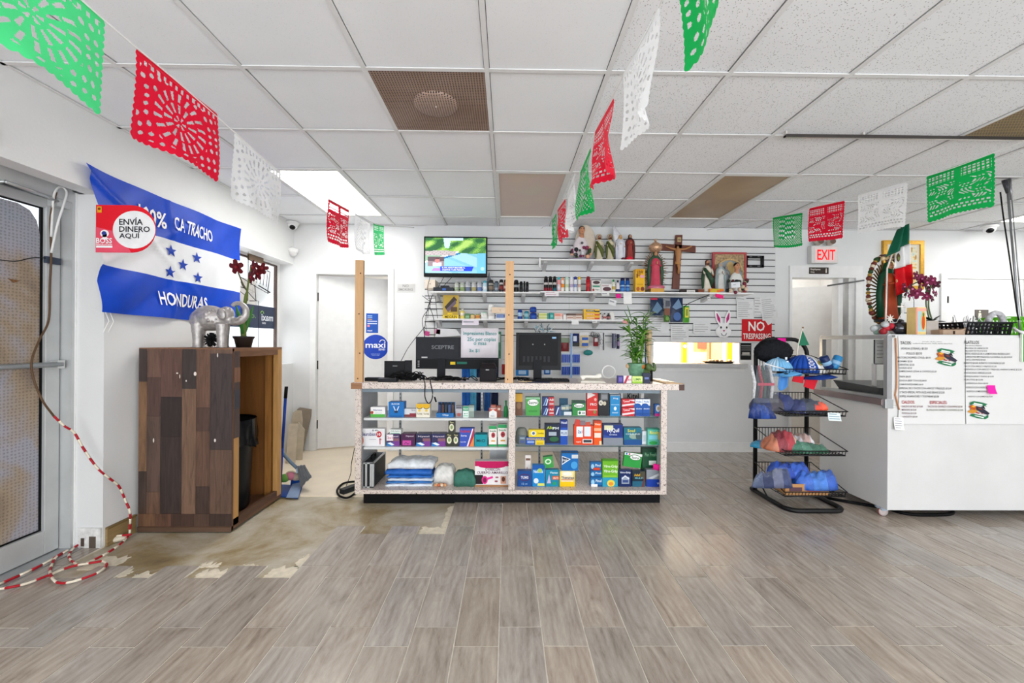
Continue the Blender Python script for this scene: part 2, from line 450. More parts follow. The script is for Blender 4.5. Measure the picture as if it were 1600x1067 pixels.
for i in range(-3, 14):
    x = tx(i)
    if XL < x < XR: gb.box(x-tw, x+tw, YF, YB, CEIL-.002, CEIL+.003, TB); gb.box(x-.002, x+.002, YF, YB, CEIL, CEIL+.03, TB)
for j in range(-9, 5):
    y = ty(j)
    for i in range(-4, 14):
        if (i, j) in special and special.get((i, j-1)) == special[(i, j)] and special[(i, j)] in ('lit', 'beige', 'brown') and (i, j) not in [q for L in troffers.values() for q in L]: continue
        x0, x1 = max(tx(i)+tw, XL), min(tx(i+1)-tw, XR)
        if x1 > x0 and YF < y < YB: gb.box(x0, x1, y-tw, y+tw, CEIL-.003, CEIL+.002, TB)
gb.box(XL, XL+.022, YF, YB, CEIL-.003, CEIL+.002, TB); gb.box(XL, XR, YB-.022, YB, CEIL-.0035, CEIL+.002, TB)
gb.build('ceiling_grid', parent=ce)
b = MB(); b.box(-3.0, XR+.1, YF-.1, 7.2, CEIL+.12, CEIL+.2, M('#2a2a2a')); b.box(-3.0, XR, YB+.14, 7.1, CEIL, CEIL+.02, HALL); b.build('ceiling_deck', parent=ce)

def troffer(i, j, kind, label):
    x0, x1, ya, yb = tx(i)+.012, tx(i+1)-.012, ty(j)+.012, ty(j+2)-.012
    t = thing('ceiling_light', ((x0+x1)/2, (ya+yb)/2, CEIL), label, 'ceiling light', 'two by four foot ceiling light panels')
    f = MB(); w = .022; fm = M('#dcdcda', .35, noise=.03)
    f.box(x0, x0+w, ya, yb, CEIL-.004, CEIL+.03, fm); f.box(x1-w, x1, ya, yb, CEIL-.004, CEIL+.03, fm)
    f.box(x0+w, x1-w, ya, ya+w, CEIL-.004, CEIL+.03, fm); f.box(x0+w, x1-w, yb-w, yb, CEIL-.004, CEIL+.03, fm)
    f.build('light_frame', t)
    d = MB()
    if kind == 'lit': dm = M('#fffdf8', .4, emit=LIT, noise=0)
    elif kind == 'beige':
        dm, nt, bb = new_mat('yellowed_diffuser_pale'); tc = N(nt, 'ShaderNodeTexCoord'); n = N(nt, 'ShaderNodeTexNoise', Scale=2.5, Detail=1.0)
        nt.links.new(tc.outputs['Object'], n.inputs['Vector']); r = ramp(nt, [(.3, '#cfbba8'), (.55, '#cdb7ac'), (.75, '#c9c0aa')])
        nt.links.new(n.outputs['Fac'], r.inputs[0]); nt.links.new(r.outputs[0], bb.inputs['Base Color']); bb.inputs['Roughness'].default_value = .35
    else:
        dm, nt, bb = new_mat('yellowed_diffuser_brown'); tc = N(nt, 'ShaderNodeTexCoord'); n = N(nt, 'ShaderNodeTexNoise', Scale=2.5, Detail=2.0)
        nt.links.new(tc.outputs['Object'], n.inputs['Vector']); r = ramp(nt, [(.3, '#9c8468'), (.55, '#a8906f'), (.75, '#b09c7c')])
        nt.links.new(n.outputs['Fac'], r.inputs[0]); nt.links.new(r.outputs[0], bb.inputs['Base Color']); bb.inputs['Roughness'].default_value = .35
    d.box(x0+w, x1-w, ya+w, yb-w, CEIL+.006, CEIL+.012, dm); d.build('diffuser', t)
LIT = 11.0
troffer(-3, 2, 'lit', 'lit white ceiling light panel nearest the corner security camera')
troffer(0, 2, 'beige', 'unlit pale pinkish ceiling light panel above the counter')
troffer(3, 2, 'brown', 'unlit brown stained ceiling light panel right of the pale one')
troffer(9, 2, 'lit', 'lit ceiling light panel at the far right beside the metal stand')
for (i, j) in [(5, -5), (1, -6), (-3, -6), (9, -4)]: troffer(i, j, 'lit', 'added unseen ceiling light panel in the front half of the shop')  # extra panels out of view, added to light the room

def perf_mat(name, c1, c2, sc=70.0):
    m, nt, b = new_mat(name); tc = N(nt, 'ShaderNodeTexCoord')
    mp = N(nt, 'ShaderNodeMapping'); mp.inputs['Scale'].default_value = (sc, sc, sc); nt.links.new(tc.outputs['Object'], mp.inputs[0])
    fr = N(nt, 'ShaderNodeVectorMath', operation='FRACTION'); nt.links.new(mp.outputs[0], fr.inputs[0])
    sb = N(nt, 'ShaderNodeVectorMath', operation='SUBTRACT'); sb.inputs[1].default_value = (.5, .5, .5); nt.links.new(fr.outputs[0], sb.inputs[0])
    sx = N(nt, 'ShaderNodeSeparateXYZ'); nt.links.new(sb.outputs[0], sx.inputs[0])
    cb = N(nt, 'ShaderNodeCombineXYZ'); nt.links.new(sx.outputs[0], cb.inputs[0]); nt.links.new(sx.outputs[1], cb.inputs[1])
    ln = N(nt, 'ShaderNodeVectorMath', operation='LENGTH'); nt.links.new(cb.outputs[0], ln.inputs[0])
    lt = N(nt, 'ShaderNodeMath', operation='LESS_THAN'); lt.inputs[1].default_value = .3; nt.links.new(ln.outputs['Value'], lt.inputs[0])
    n = N(nt, 'ShaderNodeTexNoise', Scale=3.0, Detail=4.0); nt.links.new(tc.outputs['Object'], n.inputs['Vector'])
    r = ramp(nt, [(.3, c1), (.7, c2)]); nt.links.new(n.outputs['Fac'], r.inputs[0])
    mx = N(nt, 'ShaderNodeMix', data_type='RGBA'); nt.links.new(lt.outputs[0], mx.inputs[0]); nt.links.new(r.outputs[0], mx.inputs[6]); mx.inputs[7].default_value = (*lin('#3a2d24'), 1)
    nt.links.new(mx.outputs[2], b.inputs['Base Color']); b.inputs['Roughness'].default_value = .6
    return m
PERF = perf_mat('rust_brown_perforated_metal', '#8d6f5c', '#a48c7e')
i, j = SPEAKER; x0, x1, ya, yb = tx(i)+.012, tx(i+1)-.012, ty(j)+.012, ty(j+1)-.012; xc, yc = (x0+x1)/2, (ya+yb)/2
t = thing('ceiling_vent', (xc, yc, CEIL), 'dirty brown perforated ceiling vent panel with round centre disc', 'ceiling vent')
b = MB(); b.box(x0, x1, ya, yb, CEIL+.002, CEIL+.01, PERF); b.build('vent_panel', t)
b = MB(); b.lathe([(.002, -.012), (.105, -.012), (.122, -.006), (.128, 0.004), (.11, .004)], (xc, yc, CEIL), perf_mat('rust_brown_perforated_disc', '#a58b7c', '#b39a8c'), 40); b.build('vent_disc', t)
b = MB(); b.ball((xc, yc, CEIL-.013), (.006, .006, .002), '#e8e0d8'); b.build('screw', t)
x0, x1 = tx(5)+.012, tx(7)-.012
b = MB(); b.box(x0, x1, ya, yb, CEIL+.002, CEIL+.01, perf_mat('tan_perforated_metal', '#8c774d', '#a08a60', 55.0))
b.box(tx(6)-.012, tx(6)+.012, ya, yb, CEIL-.002, CEIL+.002, TB)
b.build('return_air_vent', label='tan perforated return air vent in ceiling at the far right', cat='ceiling vent')
# thin metal track hung under the ceiling
a = w_at_z(1226, 213, CEIL-.03)
b = MB(); b.box(a.x, 7.0, a.y-.012, a.y+.012, CEIL-.035, CEIL-.025, M('#c9c4be', .3, .6)); b.box(a.x, 7.0, a.y-.014, a.y-.012, CEIL-.04, CEIL-.02, M('#4c4846', .4, .5)); b.box(a.x, a.x+.01, a.y-.012, a.y+.012, CEIL-.035, CEIL, '#c9c4be')
for xx in (a.x+.5, a.x+1.6): b.box(xx, xx+.01, a.y-.01, a.y+.01, CEIL-.03, CEIL, '#c9c4be')
b.build('ceiling_track', label='thin dark metal track hanging under the ceiling tiles at right', cat='ceiling track')

# ================================================================== LEFT SIDE
def wood(hex_, axis='Z', sc=1.0, dark=0.62, rough=0.5):
    key = ('wood', hex_, axis, sc, dark, rough)
    if key in _mats: return _mats[key]
    m, nt, b = new_mat('wood_' + hex_.strip('#')); tc = N(nt, 'ShaderNodeTexCoord')
    mp = N(nt, 'ShaderNodeMapping'); v = {'X': (2, 22, 22), 'Y': (22, 2, 22), 'Z': (22, 22, 2)}[axis]
    mp.inputs['Scale'].default_value = tuple(q*sc for q in v); nt.links.new(tc.outputs['Object'], mp.inputs[0])
    n = N(nt, 'ShaderNodeTexNoise', Scale=1.3, Detail=7.0, Roughness=0.65, Distortion=1.2); nt.links.new(mp.outputs[0], n.inputs['Vector'])
    c = lin(hex_); r = nt.nodes.new('ShaderNodeValToRGB'); e = r.color_ramp.elements
    e[0].position = .3; e[0].color = (c[0]*dark, c[1]*dark, c[2]*dark, 1); e[1].position = .62; e[1].color = (*c, 1)
    nt.links.new(n.outputs['Fac'], r.inputs[0]); nt.links.new(r.outputs[0], b.inputs['Base Color']); b.inputs['Roughness'].default_value = rough
    _mats[key] = m; return m
BLACK = M('#0b0b0d', .5, noise=0.05, spec=.12); DARK = M('#1d1e21', .35, noise=0.08); METAL = M('#b5b8ba', .32, .75, noise=0.05)
ALU = M('#c4c6c6', .4, .35, noise=0.06, nscale=6)
def P(px, py, Y): return w_at_y(px, py, Y)

# ---- glass shop door, covered with perforated film
d1 = thing('door_1', (-2.76, 2.0, 0), None, None); d1['kind'] = 'structure'
b = MB(); b.box(-2.86, -2.67, 2.558, 2.586, 0, 2.19, ALU); b.box(-2.86, -2.67, 1.28, 2.558, 2.125, 2.215, ALU)
b.box(-2.86, -2.67, 1.28, 1.34, 0, 2.125, ALU); b.box(-2.70, -2.665, 2.575, 2.59, 0, 2.19, TRIM); b.box(-2.86, -2.6, 1.3, 2.56, -.008, .006, METAL)
b.build('door_frame', d1)
b = MB(); b.box(-2.785, -2.735, 2.475, 2.552, .01, 2.12, ALU); b.box(-2.785, -2.735, 1.35, 2.475, .01, .15, ALU); b.box(-2.785, -2.735, 1.35, 2.475, 2.065, 2.12, ALU)
b.box(-2.785, -2.735, 1.35, 1.42, .15, 2.065, ALU); b.build('door_leaf', d1, bevel=.003)
b = MB(); b.box(-2.765, -2.755, 2.462, 2.475, .15, 2.065, BLACK); b.box(-2.765, -2.755, 1.42, 2.462, .15, .16, BLACK); b.box(-2.765, -2.755, 1.42, 2.462, 2.057, 2.065, BLACK); b.build('glass_gasket', d1)
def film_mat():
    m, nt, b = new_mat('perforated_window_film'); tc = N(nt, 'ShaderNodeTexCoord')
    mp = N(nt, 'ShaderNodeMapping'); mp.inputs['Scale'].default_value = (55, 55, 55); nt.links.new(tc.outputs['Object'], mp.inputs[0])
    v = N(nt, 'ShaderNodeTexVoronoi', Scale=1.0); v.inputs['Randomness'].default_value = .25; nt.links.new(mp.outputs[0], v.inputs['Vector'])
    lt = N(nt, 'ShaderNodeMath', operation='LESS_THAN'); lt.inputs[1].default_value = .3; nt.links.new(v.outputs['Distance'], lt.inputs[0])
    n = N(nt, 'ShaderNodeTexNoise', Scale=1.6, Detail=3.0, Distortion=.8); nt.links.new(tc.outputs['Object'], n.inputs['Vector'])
    r = ramp(nt, [(.3, '#8d7c74'), (.42, '#b7a58f'), (.52, '#b9b6bd'), (.66, '#aeb4bd'), (.78, '#c9c3a0')]); nt.links.new(n.outputs['Fac'], r.inputs[0])  # blotches paint in sun glow and outdoor shading showing through the film
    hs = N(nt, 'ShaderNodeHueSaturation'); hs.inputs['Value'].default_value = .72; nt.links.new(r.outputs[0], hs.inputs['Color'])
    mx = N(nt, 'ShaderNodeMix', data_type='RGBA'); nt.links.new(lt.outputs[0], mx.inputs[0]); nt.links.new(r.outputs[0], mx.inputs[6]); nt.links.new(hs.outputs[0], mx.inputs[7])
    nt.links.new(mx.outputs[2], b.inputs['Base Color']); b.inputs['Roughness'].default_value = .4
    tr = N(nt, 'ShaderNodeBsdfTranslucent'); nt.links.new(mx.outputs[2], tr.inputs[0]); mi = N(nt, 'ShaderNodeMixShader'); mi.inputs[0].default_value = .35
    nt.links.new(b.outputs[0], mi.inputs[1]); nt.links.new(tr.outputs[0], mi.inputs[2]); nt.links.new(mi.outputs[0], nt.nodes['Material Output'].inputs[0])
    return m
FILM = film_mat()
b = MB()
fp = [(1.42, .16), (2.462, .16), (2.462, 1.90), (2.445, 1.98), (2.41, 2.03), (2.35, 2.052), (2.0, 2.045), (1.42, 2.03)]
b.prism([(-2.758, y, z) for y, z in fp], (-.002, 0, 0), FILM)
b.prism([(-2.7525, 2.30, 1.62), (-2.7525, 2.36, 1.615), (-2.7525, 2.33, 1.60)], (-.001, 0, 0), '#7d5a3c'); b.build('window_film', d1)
b = MB(); b.tube([(-2.70, 1.36, 1.135), (-2.70, 2.53, 1.135)], .016, METAL, 10); b.box(-2.735, -2.69, 2.50, 2.54, 1.11, 1.16, ALU); b.build('push_bar', d1)
b = MB(); b.box(-2.735, -2.68, 2.05, 2.36, 2.125, 2.175, ALU); b.tube([(-2.70, 2.52, 2.11), (-2.64, 2.36, 2.105), (-2.60, 2.16, 2.10)], .010, METAL); b.tube([(-2.70, 2.15, 2.09), (-2.60, 2.16, 2.10)], .008, METAL)
b.box(-2.735, -2.68, 2.48, 2.56, 2.08, 2.14, ALU); b.box(-2.679, -2.676, 2.10, 2.17, 2.13, 2.165, '#8a8784'); b.build('door_closer', d1)
# small wall grille, far left
b = MB(); z0 = 2.3
b.box(XL, XL+.012, 1.86, 2.035, 2.18+.06, 2.36, M('#cfc8ba', .6))
for k in range(9): b.box(XL+.012, XL+.016, 1.87, 2.03, 2.25+k*.012, 2.255+k*.012, '#8d826c')
b.build('wall_grille', label='small beige louvred grille high on the left wall', cat='vent')

# ---- cords at the door
def strands(name, pts, r, cols, label, cat, parent=None, twist=10):
    c = bez(pts, 10); b = MB(); L = 0
    cb = [M(x, .45) for x in cols]; seg = []; cur = [c[0]]; acc = 0; k = 0
    for i in range(1, len(c)):
        acc += (c[i]-c[i-1]).length; cur.append(c[i])
        if acc > twist: b.tube(cur, r, cb[k % len(cb)], 6); cur = [c[i]]; acc = 0; k += 1
    if len(cur) > 1: b.tube(cur, r, cb[k % len(cb)], 6)
    return b.build(name, parent, label, cat)
def W(px, py, z=None, X=None, Y=None):
    return w_at_z(px, py, z) if z is not None else (w_at_x(px, py, X) if X is not None else w_at_y(px, py, Y))
pts = [W(78, 445, X=-2.72), W(76, 500, X=-2.72), (W(62, 530, X=-2.70)), W(50, 562, X=-2.66), W(52, 590, X=-2.66), W(66, 625, X=-2.62), W(84, 650, X=-2.62)]
strands('brown_cord', [W(88, 300, X=-2.66), W(79, 340, X=-2.70), W(80, 395, X=-2.71)]+pts, .006, ['#5c4632'], 'brown cord running down the inside of the glass door', 'cord', twist=99)
strands('white_pull_cord', [W(80, 395, X=-2.70), W(90, 350, X=-2.66), W(100, 318, X=-2.66), W(104, 300, X=-2.66), W(95, 292, X=-2.66), W(85, 302, X=-2.66), W(82, 330, X=-2.69), W(80, 370, X=-2.70)], .006, ['#e6e6e4'], 'white looped cord hung from the door closer arm', 'cord', twist=99)
strands('black_wire', [W(0, 406, X=-2.72), W(25, 408, X=-2.72), W(50, 403, X=-2.72), W(72, 403, X=-2.72)], .003, ['#1a1a1a'], 'thin black wire across the glass door', 'wire', twist=99)
b = MB(); a = W(80, 407, X=-2.725); b.box(-2.732, -2.715, a.y-.035, a.y+.045, a.z-.02, a.z+.02, M('#3a4352', .4)); b.build('cord_clip', label='dark grey tape tab holding the cords on the door stile', cat='tape')
rope = [W(84, 650, X=-2.62), W(100, 665, X=-2.60), W(116, 676, X=-2.58), W(130, 700, X=-2.54), W(152, 731, X=-2.46), W(172, 748, X=-2.44), W(186, 760, X=-2.44), W(196, 782, X=-2.44), W(203, 800, X=-2.42),
    W(203, 825, z=.06), W(200, 838, z=.015), W(180, 856, z=.012), W(150, 873, z=.012), W(125, 882, z=.012), W(110, 874, z=.012), W(110, 862, z=.012), W(128, 848, z=.02), W(160, 840, z=.03), W(205, 835, z=.03)]
strands('safety_rope', rope, .0065, ['#b01f2b', '#e8dcc8'], 'red and white twisted cord snaking down beside the wooden bin', 'rope', twist=.035)
rope = [W(-40, 925, z=.012), W(0, 920, z=.012), W(40, 912, z=.012), W(80, 897, z=.012), W(112, 885, z=.014), W(145, 879, z=.022), W(162, 877, z=.012), W(166, 884, z=.012), W(150, 896, z=.012), W(112, 909, z=.012), W(90, 910, z=.012), W(80, 900, z=.024), W(79, 888, z=.012), W(88, 870, z=.012), W(105, 860, z=.012), W(60, 885, z=.012), W(0, 912, z=.012), W(-40, 930, z=.024)]
strands('safety_rope', rope, .0065, ['#b01f2b', '#e8dcc8'], 'red and white twisted cord looped on the floor by the door', 'rope', twist=.05)

# ---- broken baseboard on the left pier
b = MB(); b.box(XL, XL+.014, 2.6, 2.80, -.008, .10, wood('#9a8156', 'Y')); b.box(XL, XL+.02, 2.6, 2.80, .10, .112, '#7a6540'); b.build('baseboard_left', kind='structure')
b = MB(); b.box(-2.64, -2.503, 2.572, 2.584, -.008, .12, M('#dcdcda', .6, noise=.2, nscale=30)); b.box(-2.62, -2.60, 2.57, 2.573, .01, .06, '#4a4038'); b.box(-2.57, -2.53, 2.57, 2.573, .0, .07, '#5c5148'); b.build('trim_1', kind='structure')
b = MB(); b.ball(W(184, 842, z=.012), (.05, .022, .018), M('#cfc6b4', .8, bump=.4), R=Matrix.Rotation(.5, 3, 'Z')); b.build('plaster_lump', label='pale lump of plaster on the floor by the broken baseboard', cat='rubble')

# ---- flag
FX = -2.492
def flag_pt(u, v):
    yl = 2.44 + (1-v)*0 + (.075 if v < .72 else .075*(1-v)/.28)
    y = yl + u*(3.865-yl); z = 1.452 + v*(2.322-1.452) - .018*math.sin(PI*u)*(v) - .02*u*(1-v)
    x = FX + .012*math.sin(9*u+3*v) + .007*math.sin(19*u-11*v+1) + .010*math.exp(-((u-.42)/.012)**2) + .03*abs(math.sin(9*(u-v)+2))*(1-u)*(1-v) + .02*math.exp(-((u*1.2+v-.95)/.03)**2)*(1-u) + .016*math.exp(-((u*.9-v+.35)/.03)**2)*(1-u) + .014
    return (x, y, z)
FB = M('#0a47c6', .42, noise=.08, transl=.12); FW_ = M('#eceef2', .5, noise=.02, transl=.12)
flag = thing('honduras_flag', (FX, 3.1, 1.45), 'large blue and white striped flag with five blue stars on the left wall', 'flag')
for v0, v1, m in ((0, .333, FB), (.333, .667, FW_), (.667, 1, FB)):
    b = MB(); b.sheet(lambda u, v: flag_pt(u, v0+v*(v1-v0)), 60, 14, m); b.build('flag_stripe', flag)
def on_flag(y, z, dx=.012):
    v = (z-1.452)/(.87); yl = 2.44+(.075 if v < .72 else .075*(1-v)/.28); u = (y-yl)/(3.865-yl)
    return (flag_pt(max(0, min(1, u)), max(0, min(1, v)))[0]+dx, y, z)
b = MB()
for (px, py) in [(265, 392), (304, 403), (285, 414), (265, 425), (305, 434)]:
    c = w_at_x(px, py, FX+.01); pts = []
    for k in range(10):
        r = .048 if k % 2 == 0 else .019; g = PI/2+k*PI/5; pts.append(on_flag(c.y-r*math.cos(g), c.z+r*math.sin(g), .006))
    b.poly(pts, M('#1b3fa6', .5))
b.build('star', flag)
def text_on_flag(t, ya, yb, z0, z1, gap=0):
    vs, fs = text_mesh(t); b.add([on_flag(ya+(yb-ya)*p, z0+(z1-z0)*q, .007) for p, q in vs], fs, M('#f4f4f4', .5))
for a_ in (('100%', 2.79, 3.02, 2.085, 2.20), ('CA TRACHO', 3.07, 3.47, 2.10, 2.20), ('HONDURAS', 2.955, 3.42, 1.535, 1.635)): b = MB(); text_on_flag(*a_); b.build('lettering', flag)
b = MB()
for dy in (0, .03): b.tube([(XL+.02, 2.57+dy, 1.46), (XL+.025, 2.59+dy, 1.40), (XL+.03, 2.55+dy, 1.33)], .003, '#f2f2f0', 5)
b.build('flag_tie', flag)

# ---- blade sign standing out from the wall edge
SY = 2.47
a, c = P(150, 320, SY), P(243, 395, SY); x0, x1, z1, z0 = a.x, c.x, a.z, c.z
sg = thing('money_transfer_sign', (x0, SY, z0), 'red rounded sign reading ENVÍA DINERO AQUÍ in front of the flag', 'sign')
RED_ = M('#e01a2c', .3, noise=0.02); r = (z1-z0)/2
pts = [(x0, SY, z0)]+[(x1-r+r*math.sin(k*PI/14), SY, (z0+z1)/2-r*math.cos(k*PI/14)) for k in range(15)]+[(x0, SY, z1)]
b = MB(); b.prism(pts, (0, .004, 0), RED_); b.poly([(x0, SY-.001, z0), (x0+.21, SY-.001, z0), (x0+.13, SY-.001, (z0+z1)/2-.02), (x0, SY-.001, (z0+z1)/2+.01)], M('#e5536a', .3)); b.build('sign_panel', sg)
cc = P(210, 359, SY); b = MB(); b.disc((cc.x, SY-.002, cc.z), .125, .112, M('#e9e9ea', .3), 40)
K = M('#23252b', .4)
for t, (xa, ya, xb, yb) in {'ENVÍA': (187, 340, 224, 351.5), 'DINERO': (187, 354, 235, 362.5), 'AQUÍ': (187, 363, 219, 373.5)}.items():
    p, q = P(xa, yb, SY), P(xb, ya, SY); b.text(t, p.x, p.z, q.x, q.z, SY-.0035, K)
b.build('sign_message', sg)
b = MB(); wm = M('#f3f3f5', .4)
for t, (xa, ya, xb, yb) in {'BOSS': (151, 372, 176, 380), 'REVOLUTION': (151, 381, 176, 383)}.items():
    p, q = P(xa, yb, SY), P(xb, ya, SY); b.text(t, p.x, p.z, q.x, q.z, SY-.0035, wm)
p, q = P(151, 387, SY), P(176, 384, SY); b.box(p.x, q.x, SY-.003, SY-.0015, p.z, q.z, wm)
c1 = P(164, 365, SY); b.disc((c1.x, SY-.003, c1.z), .026, .022, wm, 16); b.box(c1.x-.012, c1.x+.014, SY-.003, SY-.002, c1.z-.035, c1.z, wm); b.disc((c1.x-.002, SY-.0045, c1.z+.002), .014, .012, '#2f3f8c', 12)
c1 = P(156, 327, SY); b.box(c1.x-.013, c1.x+.013, SY-.003, SY-.002, c1.z-.02, c1.z+.016, '#e0a21f'); b.disc((c1.x, SY-.004, c1.z+.002), .009, .008, '#7a3c10', 10)
b.build('sign_emblem', sg)

# ---- patchwork wooden bin
BX0, BX1, BY0, BY1, BZ = P(216, 700, 2.79).x, P(362, 700, 2.79).x, 2.79, 3.40, 1.232
bn = thing('wooden_bin_cabinet', (BX0, BY0, 0), 'patchwork wood cabinet with an open side holding a trash can', 'cabinet')
cols = [(45, 80, [(225, 370, '#4a352d'), (370, 760, '#a06a3e'), (760, 945, '#5a3c2c')]), (80, 138, [(225, 350, '#8a5a45'), (350, 520, '#6a4438'), (520, 850, '#72503f'), (850, 945, '#85583c')]),
    (138, 228, [(225, 435, '#7d4f42'), (435, 610, '#3f2c28'), (610, 945, '#4a342d')]), (228, 288, [(225, 400, '#4a3a36'), (400, 945, '#96694b')]),
    (288, 347, [(225, 480, '#86573f'), (480, 585, '#6d4637'), (585, 825, '#84563f'), (825, 945, '#5a3b30')]), (347, 440, [(225, 245, '#8a6049'), (245, 665, '#513c3a'), (665, 945, '#7d563f')]),
    (45, 120, [(945, 1005, '#8f5c3a')]), (120, 185, [(945, 1005, '#7d4c33')]), (185, 280, [(945, 1005, '#5b372a')]), (280, 347, [(945, 1005, '#6a4632')]), (347, 440, [(945, 1005, '#4f3328')])]
b = MB(); b.box(BX0, BX1, BY0+.004, BY0+.02, 0, BZ, wood('#6b4a38')); r_ = random.Random(5)
def cz(cy): return max(.035, BZ-(cy-222)*(BZ-.0)/(1022-222))
for c0, c1, segs in cols:
    xa = BX0+(c0-45)/(440-45)*(BX1-BX0); xb = BX0+(c1-45)/(440-45)*(BX1-BX0)
    for s0, s1, h in segs:
        c_ = [int(h[k:k+2], 16) for k in (1, 3, 5)]; g_ = sum(c_)/3; h = '#'+''.join('%02x' % int(.88*(g_+(v-g_)*.72)) for v in c_)
        b.box(xa+.0007, xb-.0007, BY0+r_.uniform(0, .001), BY0+.006, cz(s1)+.0007, (cz(s0) if s0 > 225 else BZ-.006)-.0007, wood(h, 'Z', 1.3, .42))
b.box(BX0, BX1, BY0-.004, BY0+.02, 0, .032, wood('#5f4636', 'X')); b.build('front_panel', bn)
PINE = wood('#c39256', 'Z', .8, .72); PLY = wood('#8f5c2c', 'Z', .6, .7)
b = MB(); b.box(BX0, BX1, BY0+.001, BY1, BZ-.02, BZ, wood('#8a6043', 'Y')); b.build('top_panel', bn)
b = MB(); b.box(BX0+.02, BX1-.01, BY1-.018, BY1, .03, BZ-.02, PLY); b.build('back_panel', bn)
b = MB(); b.box(BX0, BX0+.018, BY0+.02, BY1-.018, .03, BZ-.02, PLY); b.build('side_panel', bn)
b = MB(); b.box(BX0, BX1, BY0+.02, BY1, .008, .03, wood('#6b4a33', 'Y')); b.box(BX1-.03, BX1, BY0+.02, BY1-.06, .03, .075, wood('#5f4030', 'Y')); b.build('bottom_panel', bn)
b = MB(); b.box(BX1-.04, BX1, BY0+.02, BY0+.075, .03, .62, PINE); b.build('post', bn)
b = MB(); b.box(BX1-.04, BX1+.002, BY0+.02, BY0+.078, .62, BZ-.02, wood('#53413c')); b.box(BX1+.002, BX1+.004, BY0+.02, BY0+.078, .82, .95, wood('#3d3c44')); b.box(BX1+.002, BX1+.004, BY0+.02, BY0+.078, 1.0, 1.1, wood('#8a6049')); b.build('post', bn)
b = MB(); b.box(BX1-.10, BX1-.05, BY1-.06, BY1-.018, .03, BZ-.02, wood('#a06c33')); b.box(BX1-.035, BX1, BY1-.06, BY1, .03, BZ-.02, PINE); b.build('post', bn)
b = MB(); b.box(BX1-.03, BX1, BY0+.078, BY1-.06, BZ-.06, BZ-.02, wood('#7a5233', 'Y')); b.build('rail', bn)
# white paint chips on the front
b = MB()
for (px, py) in [(277, 583), (281, 588), (291, 595), (305, 584), (240, 688), (336, 688), (340, 555)]:
    q = P(px, py, BY0); b.disc((q.x, BY0-.0006, q.z), r_.uniform(.003, .01), r_.uniform(.004, .016), '#e0d8cf', 7)
b.build('paint_chips', bn, kind='stuff')
# trash can with liner
tcx, tcy, tr_ = BX1-.255, 3.09, .20
t = thing('trash_can', (tcx, tcy, .03), 'black trash can inside the wooden cabinet', 'trash can')
b = MB(); b.lathe([(.15, .03), (.165, .05), (.19, .6), (.205, .66), (.205, .68), (.192, .68), (.18, .6), (.15, .06)], (tcx, tcy, 0), M('#16171a', .35), 28); b.build('can_body', t)
b = MB()
def bagp(u, v):
    g = 2*PI*u; r = .207+.012*math.sin(13*g)*v+.008*math.sin(29*g+5*v)*v; z = .70-.20*v-.025*math.sin(5*g)*v
    return (tcx+r*math.cos(g), tcy+r*math.sin(g), z)
b.sheet(bagp, 60, 8, M('#0d0e11', .18, noise=0)); b.build('bin_liner', t)

# ---- silver elephant with raised trunk
EY = 3.0
def E_(px, py, dy=0): return P(px, py, EY+dy)
b = MB(); SIL = M('#b4b0ad', .42, .55, noise=.18, nscale=40, bump=.3)
b.ball(E_(329, 497), (.122, .085, .092), SIL, 20, 14, Matrix.Rotation(.12, 3, 'Y')); b.ball(E_(317, 500), (.08, .082, .082), SIL, 16, 10)
b.ball(E_(354, 492), (.052, .055, .062), SIL, 16, 10); b.ball(E_(346, 490, -.055), (.03, .012, .045), SIL, 12, 8, Matrix.Rotation(-.3, 3, 'Y')); b.ball(E_(344, 490, .06), (.03, .012, .045), SIL)
b.tube(bez([E_(354, 496), E_(364, 502), E_(375, 501), E_(383, 494), E_(384, 483), E_(377, 475), E_(368, 474), E_(363, 478)], 6), [.034-.0195*min(1, k/36) for k in range(43)], SIL, 12)
for (px, dy) in ((309, -.045), (313, .05), (347, -.045), (350, .045)):
    p0 = E_(px, 505, dy); b.tube([(p0.x, p0.y, p0.z), (p0.x, p0.y, 1.29), (p0.x, p0.y, 1.245), (p0.x, p0.y, 1.234)], [.04, .031, .031, .036], SIL, 12)
b.tube([E_(362, 500, -.03), E_(370, 498, -.035), E_(376, 492, -.035)], [.008, .007, .003], SIL); b.tube([E_(302, 492), E_(299, 505), E_(300, 520)], [.01, .007, .006], SIL)
for k in range(9):
    g = k*2*PI/9; q = E_(329, 493, -.088); b.ball((q.x+.045*math.cos(g), q.y+.006, q.z+.04*math.sin(g)), .008, SIL, 6, 4)
ele = b.build('elephant_figurine', label='silver elephant figurine with raised curled trunk on the wooden cabinet', cat='figurine')
rm = ele.modifiers.new('join', 'REMESH'); rm.mode = 'VOXEL'; rm.voxel_size = .006; rm.use_smooth_shade = True
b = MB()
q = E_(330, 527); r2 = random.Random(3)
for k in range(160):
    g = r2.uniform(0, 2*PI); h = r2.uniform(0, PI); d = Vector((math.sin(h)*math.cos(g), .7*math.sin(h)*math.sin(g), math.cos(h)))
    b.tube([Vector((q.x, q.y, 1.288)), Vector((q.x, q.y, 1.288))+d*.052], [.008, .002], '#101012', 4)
b.build('tuft', label='black fuzzy pompom under the silver elephant', cat='ornament')  # radiating black strands fill the dark patch between the legs

